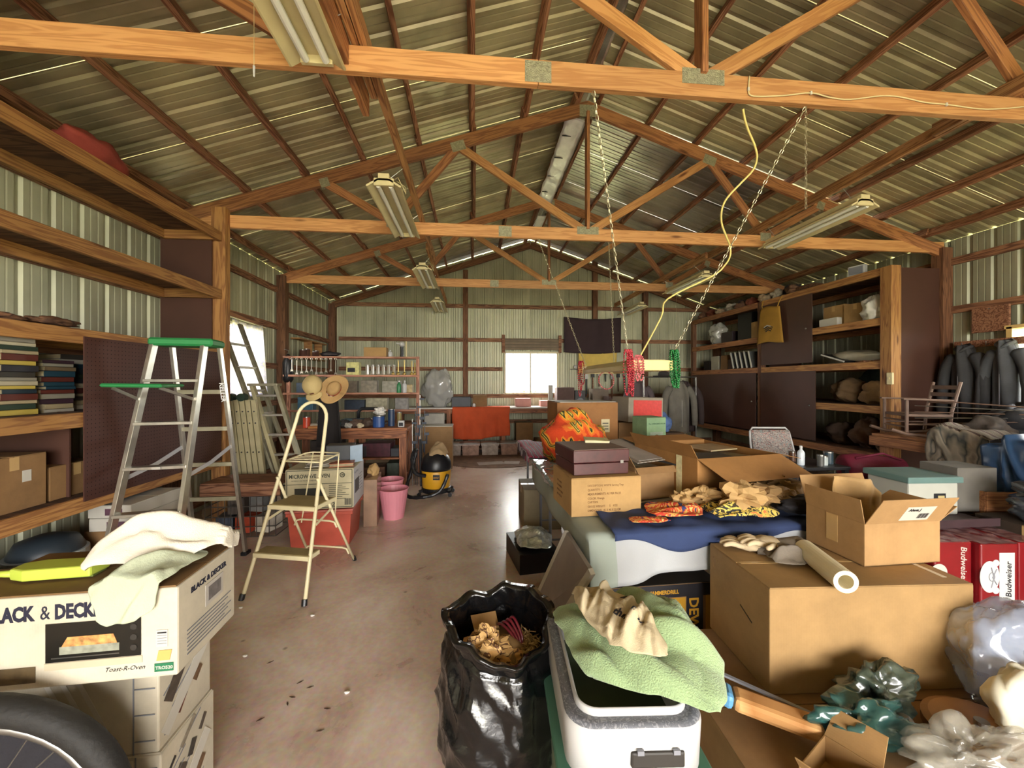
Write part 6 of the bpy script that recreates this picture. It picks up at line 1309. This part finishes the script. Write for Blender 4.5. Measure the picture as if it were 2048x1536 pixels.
# ================================================================ WORKBENCH WITH TOOL RACK
BW=plain('reddish_bench_wood','8E5A3A',.6,var=.2,scale=4)
BWD=wood('bench_wood','A56A44','70422A',.6)
wb_=T('work_bench','reddish wooden workbench crowded with tools under the wire rack','workbench',(-1.85,6.28,0))
for k in range(4): board(wb_,'top_plank',(-2.72,6.02+k*.17,.865),(-.98,6.02+k*.17,.865),.166,.035,BWD)
board(wb_,'apron',(-2.68,5.97,.785),(-1.0,5.97,.785),.03,.12,BWD)
for x in (-2.64,-1.78,-1.05):
    for y in (6.0,6.52): board(wb_,'leg',(x,y,0),(x,y,.845),.10 if x>-1.2 else .085,.085,BWD,up=(0,1,0))
for z in (.42,.12): board(wb_,'shelf',(-2.64,6.26,z),(-1.05,6.26,z),.5,.025,BWD)
board(wb_,'brace',(-1.05,6.05,.25),(-1.05,6.5,.75),.03,.08,BWD)
rk=T('tool_rack','pink-brown slatted rack of shelves and hooks above the workbench','rack',(-1.95,6.72,0)); RKW=wood('rack_wood','C08A70','8A5A44',.6)
for x in (-2.98,-.93): board(rk,'rack_post',(x,6.7,.0),(x,6.7,1.98),.05,.05,RKW,up=(0,1,0))
for z in (1.96,1.66,1.37,1.09): board(rk,'rack_rail',(-3.05,6.66,z),(-.9,6.66,z),.022,.032,RKW); board(rk,'rack_shelf',(-3.0,6.76,z-.01),(-.93,6.76,z-.01),.18,.014,RKW)
WRM=plain('chrome_wrench','C4BEB0',.3,.8,var=.1)
for i in range(10):
    L=.2+.05*((i*3)%4)/3; x=-2.90+i*.075; t=T('wrench','%s steel wrench from the left hanging on the top rack rail'%['first','second','third','fourth','fifth','sixth','seventh','eighth','ninth','tenth'][i],'wrench',(x,6.63,1.93-L),0,'wrenches hanging on the tool rack')
    put('shank',MB().box((0,0,L*.5),(.013,.006,L*.8)),WRM,t); put('ring_end',MB().tube([(.016*math.cos(math.tau*k/10),0,L-.0+.016*math.sin(math.tau*k/10)) for k in range(10)],.006,5,closed=True),WRM,t); put('open_jaw',MB().prism([(-.018,-.003,.03),(-.02,-.003,-.01),(-.008,-.003,.005),(.008,-.003,.005),(.02,-.003,-.01),(.018,-.003,.03)],(0,.006,0)),WRM,t)
carton('small tan carton with white tag on the top of the tool rack',(-1.62,6.76,1.975),(.36,.16,.15),0,CARD2,tape=False)
bottle('bottle','small white bottle at the right end of the tan carton on the rack',WHITEP,(-1.38,6.70,1.975),.035,.11)
lump('cable_coil','dark coil of wire with a pale plug on top of the rack',plain('dark_wire','2E2A2C',.6,var=.3),(-2.35,6.74,1.975),.1,(1.6,.7,.4),.4,210,cat='cable')
# rack contents
RK=[]
def rbox(nm,x,z,w_,h,c,d=.14,film_=False): return carton(nm,(x,6.76,z),(w_,d,h),0,plain('rk_'+c,c,.5,var=.25,scale=20),tape=False,name='parts_box',cat='box')
rbox('yellow and white tool package on the second rack shelf',-1.98,1.66,.2,.22,'C8C480'); sticker([o for o in bpy.data.objects if o.get('label','').startswith('yellow and white tool package')][0],'front',(.2,.14,.22),.02,.06,.12,.07,INK,'printed_label')
for i,(x,w_,h,c,nm) in enumerate(((-2.75,.22,.17,'34485A','navy'),(-2.05,.28,.2,'6A5F50','brown'),(-1.72,.26,.21,'7E7668','grey'),(-1.36,.30,.2,'8A8678','clear grey'),(-1.08,.12,.14,'A08A5A','amber'))):
    carton('%s parts bin on the third rack shelf'%nm,(x,6.76,1.372),(w_,.14,h),0,plain('bin_'+c,c,.35,var=.3,scale=18),tape=False,name='parts_bin',group='parts bins on the third rack shelf')
for i,(x,w_,h,c,nm) in enumerate(((-2.72,.24,.22,'2E5468','teal blue'),(-2.4,.1,.16,'C8BEB8','white'),(-1.95,.32,.17,'1E2A3A','dark navy'),(-1.6,.34,.2,'8E8870','tan grey'),(-1.2,.2,.2,'6E6A66','grey'))):
    carton('%s parts bin on the lowest rack shelf'%nm,(x,6.76,1.09),(w_,.14,h),0,plain('bin_'+c,c,.4,var=.3,scale=18),tape=False,name='parts_bin',group='parts bins on the lowest rack shelf')
for i in range(6):
    can('glass_jar','%s hanging glass jar from the left under the top rack shelf'%['first','second','third','fourth','fifth','sixth'][i],film('jar_glass','A8A090',.6,.1),(-1.75+i*.085,6.72,1.68),.032,.15,cat='jar',group='jars along the rack')
for i,(x,h) in enumerate(((-1.33,.12),(-1.25,.24),(-1.15,.25),(-1.03,.23),(-.98,.2))):
    t=T('brass_trophy',['short cream stand on the second rack shelf','tall brass spray nozzle left of the brass pair on the rack','middle tall brass rod on the second rack shelf','left brass nozzle of the right end pair on the rack','right end brass nozzle on the second rack shelf'][i],'tool',(x,6.7,1.675),0,'brass tools at the right end of the rack')
    put('stem',MB().cyl((0,0,.03),(0,0,h),.009,n=8),plain('brass','C8B06A',.3,.7),t); put('foot',MB().lathe([(.028,0),(.03,.02),(.012,.05)],n=12),MATS['brass'],t,smooth=True)
gf=T('air_grinder','tall black tool with white head standing above the right end of the rack','tool',(-1.19,6.70,1.975)); put('handle',MB().cyl((0,0,0),(0,0,.17),.028,n=12),BLACK,gf); put('head',MB().lathe([(.02,.17),(.045,.19),(.045,.23),(.02,.25)],n=14),WHITEP,gf); put('spout',MB().cyl((0,0,.21),(-.09,-.02,.225),.014,n=8),WHITEP,gf); put('side_nozzle',MB().cyl((.07,0,0),(.07,0,.26),.012,n=8),CREAM,gf)
bottle('bottle','green and white squeeze bottle on the third rack shelf',plain('green_bottle','2E7A4A',.35),(-1.22,6.60,1.382),.035,.2); bottle('bottle','white squeeze bottle beside the green one on the rack',WHITEP,(-1.13,6.60,1.382),.035,.2)
lump('fan_guard','round grey fabric covered disc shape leaning on the rack',plain('grey_felt','7E7A74',.8),(-1.30,6.62,1.0),.17,(1,.3,1.3),.1,220,cat='disc') if 0 else None
# bench top things
for i,(nm,x,y,r,h,c) in enumerate((('blue',-1.42,6.08,.085,.16,'2E4E8A'),('tall navy',-1.26,6.2,.05,.25,'263A5A'),('red',-1.56,6.2,.06,.11,'A03A30'),('amber',-1.14,6.2,.035,.2,'8A7A4A'),('red topped',-2.46,6.1,.05,.15,'C84A30'),('grey',-2.3,6.25,.07,.09,'7A7A78'))):
    can('paint_can','%s can standing on the workbench top'%nm,plain('can_'+c,c,.35,var=.15),(x,y,.884),r,h,group='cans on the workbench top')
for i,(nm,x,y,w_,h,c) in enumerate((('dark teal folded',-2.1,6.05,.3,.05,'3A5458'),('orange wood',-2.2,5.99,.36,.03,'C8864A'),('white paper',-2.35,6.2,.3,.04,'C8C4B4'),('slate blue',-1.85,6.35,.34,.1,'54707A'))):
    carton('%s slab lying on the workbench top'%nm,(x,y,.884+(.031 if i==0 else 0)),(w_,.1 if i<2 else .2,h),0,plain('slab_'+c,c,.6,var=.15),tape=False,name='tool_tray',cat='tray',group='slabs and trays on the workbench')
for i,(nm,x,y,r,c) in enumerate((('charcoal',-1.92,6.08,.07,'3A3634'),('brown',-1.74,6.06,.08,'5A463A'),('pale metal',-1.83,5.99,.045,'A8A49C'),('cream',-1.66,5.98,.04,'C8B898'),('dark brown',-1.58,6.08,.08,'4A3A30'),('white bag',-1.40,6.08,.07,'D8D4CC'))):
    lump('tool_heap','%s lump among the tools on the workbench top'%nm,plain('heap_'+c,c,.6,var=.3,scale=40),(x,y,.884 if i<5 else 1.06),r,(1.2,.8,.8),.5,230+i,cat='tool',group='tools heaped on the workbench top')
bj=T('grease_tub','small white tub with dark label at the bench corner','tub',(-1.08,6.03,.884)); put('tub',MB().box((0,0,.05),(.09,.06,.1)),WHITEP,bj,bevel=.012); put('label_panel',MB().box((0,-.031,.045),(.06,.002,.05)),INK,bj)
sw=T('sewing_machine','dark machine with curved arm among the bench clutter','machine',(-1.62,6.45,.884)); put('arm',MB().tube([(-.2,0,.02),(-.2,0,.2),(-.15,0,.25),(.15,0,.25),(.19,0,.22),(.19,0,.12)],.025,8),BLACK,sw,smooth=True); put('bed',MB().box((0,0,.015),(.46,.16,.03)),BLACK,sw,bevel=.006)
for i,(x,z,w_,h,c,nm) in enumerate(((-1.75,.435,.3,.16,'2A2226','black'),(-1.45,.435,.4,.2,'4A1E2A','maroon'),(-1.15,.435,.2,.12,'2E2E34','charcoal'),(-1.6,.135,.5,.14,'6A4A38','brown'),(-1.2,.135,.22,.2,'3A4438','dark green'),(-2.2,.435,.4,.25,'3A322E','dark brown'),(-2.3,.135,.4,.2,'2C2A28','sooty'))):
    carton('%s toolbox on a workbench undershelf'%nm,(x,6.26,z),(w_,.35,h),rnd.uniform(-.08,.08),plain('ub_'+c,c,.55,var=.3,scale=16),tape=False,name='tool_box',group='boxes under the workbench')
# clamps standing at the right end
for i in range(6):
    x=-.92+.035*i; h=1.0+.12*((i*5)%4); t=T('bar_clamp','%s bar clamp from the left standing at the bench end'%['first','second','third','fourth','fifth','sixth'][i],'clamp',(x,6.05+.05*(i%2),0),0,'bar clamps at the workbench end')
    m_=BLACK if i%3 else STEEL; put('bar',MB().box((0,0,h/2),(.012,.006,h)),m_,t); put('jaw',MB().box((.03,0,h-.06),(.07,.02,.03)),plain('clamp_blue','2A3444',.5),t,bevel=.003); put('sliding_jaw',MB().box((.03,0,h-.35),(.07,.02,.04)).cyl((.03,0,h-.35),(.03,0,h-.5),.01,n=8),MATS['clamp_blue'],t)
# hat stand
hs_=T('coat_stand','dark hat stand draped with black cloth in front of the workbench','coat stand',(-1.88,5.35,0)); put('pole',MB().cyl((0,0,.03),(0,0,1.62),.02,n=10),PURL,hs_); put('base',MB().lathe([(.16,0),(.16,.02),(.03,.05)],n=16),PURL,hs_)
put('draped_cloth',MB().grid(lambda u,v:((.09+.05*(1-v))*math.cos(math.tau*u)*(1+.15*math.sin(u*25)),(.07+.03*(1-v))*math.sin(math.tau*u),.72+.72*v),40,14),plain('black_cloth','1C1716',.9,var=.2),hs_,smooth=True,solid=.003)
STR=plain('cap_khaki','C9B27C',.8,var=.08,bump=.15,bscale=120)
cp_=T('baseball_cap','khaki baseball cap hanging tilted on the hat stand','cap',M=Matrix.Translation((-2.02,5.22,1.50))@Matrix.Rotation(R_(-12),4,'Y')@Matrix.Rotation(R_(62),4,'X'))
put('crown',MB().lathe([(.115,0),(.118,.03),(.11,.08),(.08,.12),(.03,.142),(.004,.145)],n=22,sy=1.15),STR,cp_,smooth=True); put('bill',MB().grid(lambda u,v:((.1*(2*u-1)),-.10-.11*v*math.sqrt(max(0,1-(2*u-1)**2*.8)),.01-.02*(2*u-1)**2),12,6),STR,cp_,smooth=True,solid=.006); put('button',MB().ball((0,0,.147),.008,8,6),STR,cp_); put('cap_emblem',MB().box((0,-.131,.05),(.05,.004,.03)),PURL,cp_)
hz_=T('straw_hat','tan straw western hat with red and black banded brim facing right on the stand','hat',M=Matrix.Translation((-1.78,5.25,1.46))@Matrix.Rotation(R_(32),4,'Y')@Matrix.Rotation(R_(68),4,'X')); STW=plain('straw_tan','B89562',.85,var=.12,bump=.4,bscale=80)
put('brim',MB().grid(lambda u,v:((.07+.11*v)*math.cos(math.tau*u)*.85,(.085+.12*v)*math.sin(math.tau*u),.05*v*abs(math.cos(math.tau*u))**2),40,8),STW,hz_,smooth=True,solid=.005); put('crown',MB().lathe([(.08,0),(.085,.03),(.078,.09),(.05,.115),(.01,.105)],n=22,sx=.9,sy=1.15),STW,hz_,smooth=True); put('hat_band',MB().lathe([(.0855,.005),(.0875,.01),(.087,.035),(.084,.037)],n=22,sx=.9,sy=1.15),plain('hat_band_red','A03A2A',.7),hz_)
for i in range(6): put('band_eyelet',MB().ball((.078*math.cos(R_(-150+i*20))*.92,.1*math.sin(R_(-150+i*20)),.022),.011,8,6),BLACK if i%2 else WHITE,hz_)
# ================================================================ BACK COUNTER
ct=T('back_counter','long pale topped counter running under the back window','counter',(1.2,9.05,0)); CT=plain('counter_white','C9C4BC',.4,var=.06)
for x0,x1 in ((-1.7,.62),(.63,2.3),(2.31,3.9)): put('countertop',MB().box(((x0+x1)/2-1.2,0,.985),(x1-x0-.01,.66,.03)),CT,ct,bevel=.004)
board(ct,'front_rail',(-1.7,8.74,.92),(3.9,8.74,.92),.035,.1,BWD)
for x in (-1.65,-.55,.65,2.3,3.85):
    for y in (8.76,9.32): board(ct,'leg',(x,y,0),(x,y,.97),.085,.085,BWD,up=(0,1,0))
board(ct,'lower_shelf',(-1.65,9.05,.08),(3.85,9.05,.08),.6,.02,PURL)
def orf(u,v):
    x=-.47+1.26*u; s=v*.95
    z=1.012; y=9.0-s
    if y<8.715: d=8.715-y; y=8.70-.03*math.sin(u*17)*min(1,d*4)-.02*math.sin(u*41)*d; z=1.0-d*(1+.06*math.sin(u*5))
    return (x+.01*math.sin(v*9),y,z)
o=put('orange_blanket',MB().grid(orf,60,30),plain('orange_cloth','C9532A',.85,var=.1,bump=.15),smooth=True,solid=.004); tag(o,'bright orange cloth hanging over the front of the back counter','cloth')
pb=MB().ball((0,0,0),.36,50,34,(1,.6,1.25),.35,301,1.6); zmn=min(v.z for v in pb.v)
for v in pb.v: v.z=max(v.z-zmn-.06,0); v.x*=1-.45*max(0,v.z-.3)
o=put('plastic_wrapped_bundle',pb,film('wrap_grey','C0C0BC',.7,.12),smooth=True); o.location=(-.80,9.0,1.002); tag(o,'tall bundle wrapped in shiny clear plastic on the left of the counter','bundle')
carton('black plastic tub on the counter right of the plastic bundle',(-.28,9.0,1.002),(.42,.35,.22),0,plain('slate_tub','3A3E46',.5),tape=False,name='plastic_tub',cat='tub')
carton('small brown carton beside the black tub on the counter',(.13,8.98,1.002),(.32,.3,.26),0,CARD3)
can('small_cup','small white cup in front of the brown counter carton',WHITEP,(.0,8.80,1.002),.04,.07,cat='cup')
for i,(x,w_) in enumerate(((1.12,.34),(1.62,.22))):
    carton(['rose pink box under the back window on the counter','smaller rose pink box right of the other pink one'][i],(x,9.0,1.002),(w_,.24,.18 if i==0 else .13),0,plain('rose_card','D89A90',.6,var=.1),tape=False)
can('paper_tube','tall white tube standing at the right side of the back window',WHITE,(1.72,8.78,1.002),.055,.48,lid=BLACK,cat='tube')
carton('dull mauve carton on the counter right of the white tube',(2.08,8.98,1.002),(.40,.3,.43),0,card('mauve_card','7E6660'),tape=False)
sk=carton('black speaker on the counter beside the mauve carton',(2.42,8.98,1.002),(.24,.26,.36),0,BLACK,tape=False,name='speaker_cabinet',cat='speaker'); put('cone',MB().cyl((0,-.133,.12),(0,-.14,.12),.08,n=20),GREY,sk); put('cone',MB().cyl((0,-.133,.27),(0,-.14,.27),.04,n=16),GREY,sk)
carton('grey carton on the counter under the hanging shop light',(2.90,9.0,1.002),(.38,.3,.4),0,card('grey_tan_card','A09080'),tape=False)
carton('little white box before the grey counter carton',(2.86,8.78,1.002),(.16,.14,.12),0,WHITE,tape=False)
carton('dark box to the right of the little white box',(3.12,8.78,1.002),(.34,.14,.12),0,plain('umber_box','3E3432',.6),tape=False)
for i,x in enumerate((-.45,-.07,.34,.75)):
    tote(['leftmost clear tote under the orange cloth','second clear tote under the orange cloth','third clear tote under the orange cloth','rightmost clear tote on the floor under the counter'][i],(x,8.55,0),(.36,.35,.25),0,plain('clear_tote_%d'%(i%2),['A89A90','A08070'][i%2],.25,var=.3,scale=12),plain('smoke_lid','9A9A98',.4),group='clear totes on the floor under the counter')
carton('taped brown carton under the counter right of the orange cloth',(1.13,9.0,.095),(.38,.4,.55),0,CARD3)
carton('small brown carton on the floor left of the large labelled carton',(1.55,8.9,.095),(.34,.4,.18),0,CARD3)
tc_=carton('tall brown carton with white top standing behind the vacuum',(-.72,7.35,0),(.66,.4,.76),0,card('tall_card','B08A5E'),tape=False); put('white_top',MB().box((0,0,.765),(.67,.41,.012)),WHITE,tc_); text(tc_,'FRAGILE',.05,MATS['brown_ink'],face('front',.66,.4,.76,.06,.62,.0005),sx=.9)
carton('small white carton standing behind the tall brown carton',(-.76,7.75,0),(.36,.3,.95),0,card('white_grey_card','C4C0B6'),tape=False)
carton('second brown carton behind the vacuum to the left',(-1.18,7.3,0),(.26,.36,.6),0,CARD3)
rg=T('rug','round brown braided rug on the concrete before the back counter','rug',(.42,7.95,0)); put('rug_disc',MB().lathe([(.95,0),(.96,.006),(.94,.012),(.0,.012)],n=48,sx=1.1,sy=.85),plain('brown_rug','7A5E4C',.95,var=.25,scale=8),rg); put('paper_patch',MB().box((-.1,-.42,.014),(.5,.26,.003),rz=.15),plain('faded_patch','A4948A',.8),rg); put('paper_patch',MB().box((.3,-.4,.014),(.3,.26,.003),rz=-.2),MATS['faded_patch'],rg)
# tools hanging on the back wall
for i in range(9):
    x=2.55+i*.16; h=.25+.12*((i*7)%4); t=T('hand_tool','%s dark hand tool from the left hanging on the back wall'%['first','second','third','fourth','fifth','sixth','seventh','eighth','ninth'][i],'tool',(x,YB-.1,1.82-h),0,'hand tools hanging on the back wall')
    put('handle',MB().box((0,0,h*.35),(.03,.02,h*.7)),[RW,BLACK,PURL][i%3],t,bevel=.004); put('blade',MB().prism([(-.04,-.01,h*.7),(.04,-.01,h*.7),(.03,-.01,h),(-.03,-.01,h)],(0,.02,0)),STEEL if i%2 else BLACK,t)
lp=T('small_lamps','pair of round white bulbs on the girt right of the back window','lamp',(2.44,YB-.1,1.93)); put('bulb',MB().ball((0,0,0),.045,12,8),WHITEP,lp,smooth=True); put('bulb',MB().ball((.16,0,0),.035,12,8),WHITEP,lp,smooth=True); put('bracket',MB().box((.08,0,-.06),(.4,.03,.02)),BLACK,lp)
dk=T('storage_rack','dark wooden rack behind the red fronted box by the back wall','rack',(3.7,8.45,0)); 
for z in (.3,.75,1.2): board(dk,'rack_shelf',(2.9,8.45,z),(4.6,8.45,z),.4,.03,HARD)
for x in (2.92,4.58): board(dk,'rack_post',(x,8.45,0),(x,8.45,1.25),.05,.35,HARD,up=(0,1,0))
# hanging jackets
cr_=T('garment_rail','dark hanging rail carrying work jackets at the far right','rail',(3.95,7.65,0)); put('bar',MB().tube([(-.55,0,1.66),(.55,0,1.66)],.014,8),STEEL,cr_); put('upright',MB().cyl((-.55,0,0),(-.55,0,1.66),.016),STEEL,cr_); put('upright',MB().cyl((.55,0,0),(.55,0,1.66),.016),STEEL,cr_); put('foot_bar',MB().box((-.55,0,.015),(.04,.5,.03)).box((.55,0,.015),(.04,.5,.03)),STEEL,cr_)
def jacket(label,x,y,c,rz,w_=.26,z=.55,g='jackets on the garment rail'):
    m_=plain('jacket_'+c,c,.9,var=.15,bump=.3,bscale=30); t=T('jacket',label,'jacket',(x,y,z),rz,g)
    def jf(u,v):
        a=math.tau*u; zz=v; ww=w_*(.88 if v<.75 else .88-.62*((v-.75)/.25)**1.6); return (ww*math.cos(a),(.09+.02*math.sin(a*5+v*4))*math.sin(a),1.02*v)
    put('torso',MB().grid(jf,36,18),m_,t,smooth=True,solid=.004)
    for s in (-1,1): put('sleeve',MB().tube(smooth_pts([(s*w_*.72,0,.90),(s*(w_+.05),-.02,.72),(s*(w_+.08),-.03,.4),(s*(w_+.07),-.05,.14)]),[.06,.075,.07,.07,.065,.065,.065,.06,.06,.06,.058,.055,.052][:13],10),m_,t,smooth=True)
    put('zip',MB().box((0,-.105,.5),(.008,.006,.75)),WHITE if c=='6E6A60' else GREY,t); put('collar',MB().tube([(-.07,-.02,1.0),(-.05,-.07,.98),(0,-.09,.93),(.05,-.07,.98),(.07,-.02,1.0),(0,.06,1.03)],.018,7,closed=True),m_,t,smooth=True)
jacket('grey zipped work jacket hanging nearest on the garment rail',4.05,7.5,'6E6A60',R_(8)); jacket('dark brown jacket hanging behind the grey one',4.3,7.75,'3A2E2C',R_(-5)); jacket('mottled mauve jacket hanging left of the grey one',3.42,7.95,'5E5254',R_(0),.22)
wc=T('coat_hooks','dark rail of coat hooks on the right wall beside the window','hooks',(XR-.1,3.98,2.02)); put('rail',MB().box((0,0,0),(.03,.9,.08)),PURL,wc)
for k in range(4): put('hook',MB().tube([(-.01,-.35+.23*k,-.01),(-.06,-.35+.23*k,-.03),(-.06,-.35+.23*k,.02)],.005,5),STEEL,wc)
jacket('charcoal jacket hanging on the right wall next to the post',5.93,4.24,'38383A',R_(-90),.13,.98,'jackets on the right wall'); jacket('slate grey jacket hanging on the right wall beyond the charcoal one' if 0 else 'slate grey jacket hanging on the right wall at the window frame',5.93,3.86,'4A4C50',R_(-90),.12,1.0,'jackets on the right wall')
o=T('felt_hat','dark brimmed hat lying on top of the garment rail','hat',(3.8,7.62,1.675)); put('brim',MB().lathe([(.02,0),(.2,.0),(.21,.012),(.02,.012)],n=24),plain('felt_dark','3A3634',.9),o,smooth=False); put('crown',MB().lathe([(.11,.01),(.1,.08),(.04,.1)],n=20),MATS['felt_dark'],o,smooth=True)
lump('plastic_bag','sky blue plastic bag sitting on cartons left of the jackets',film('blue_bag','6E8CC4',.85,.2),(3.05,6.25,.74),.17,(1.1,.8,1),.3,310)
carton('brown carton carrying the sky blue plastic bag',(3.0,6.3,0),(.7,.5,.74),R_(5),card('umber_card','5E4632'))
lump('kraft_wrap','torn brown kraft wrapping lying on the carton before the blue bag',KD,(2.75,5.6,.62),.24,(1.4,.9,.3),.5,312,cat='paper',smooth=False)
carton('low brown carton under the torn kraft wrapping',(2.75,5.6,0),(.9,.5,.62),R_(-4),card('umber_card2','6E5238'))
carton('white lidded low box behind the folding chair',(3.1,5.1,0),(.6,.4,.45),R_(-6),plain('pale_grey_box','8E8E8C',.5),tape=False)
# floor litter
r_=random.Random(8)
for i,(x,y,c) in enumerate(((482,1216,'E8E4DC'),(490,1313,'E0DCD4'),(625,1232,'D8D4CC'),(694,1386,'E8E4DC'))):
    p=at(x,y,Z=0); t=lump('paper_scrap',['white paper scrap by the front foot of the cream stool','white scrap on the floor right of the toaster oven carton','tiny white scrap on the floor right of the cream stool','white scrap on the open floor left of the trash bag'][i],plain('scrap_white',c,.8,var=0),(p.x,p.y,0),.011,(1.3,1,.4),.5,i,cat='scrap',group='paper scraps on the floor',n=8,m=6)
for i,(x,y) in enumerate(((540,1325),(585,1395),(620,1375),(575,1408),(640,1462),(600,1365),(655,1418),(520,1440))):
    p=at(x,y,Z=0); t=T('dry_leaf','%s dark leaf fragment counted from the toaster carton across the floor'%['first','second','third','fourth','fifth','sixth','seventh','eighth'][i],'leaf',(p.x,p.y,.001),r_.uniform(0,3),'leaf fragments on the floor'); put('leaf_blade',MB().prism([(-.016,0,0),(0,-.004,0),(.018,0,0),(0,.004,0)],(0,0,.0015)),plain('leaf_brown','4A3428',.8,var=0),t)
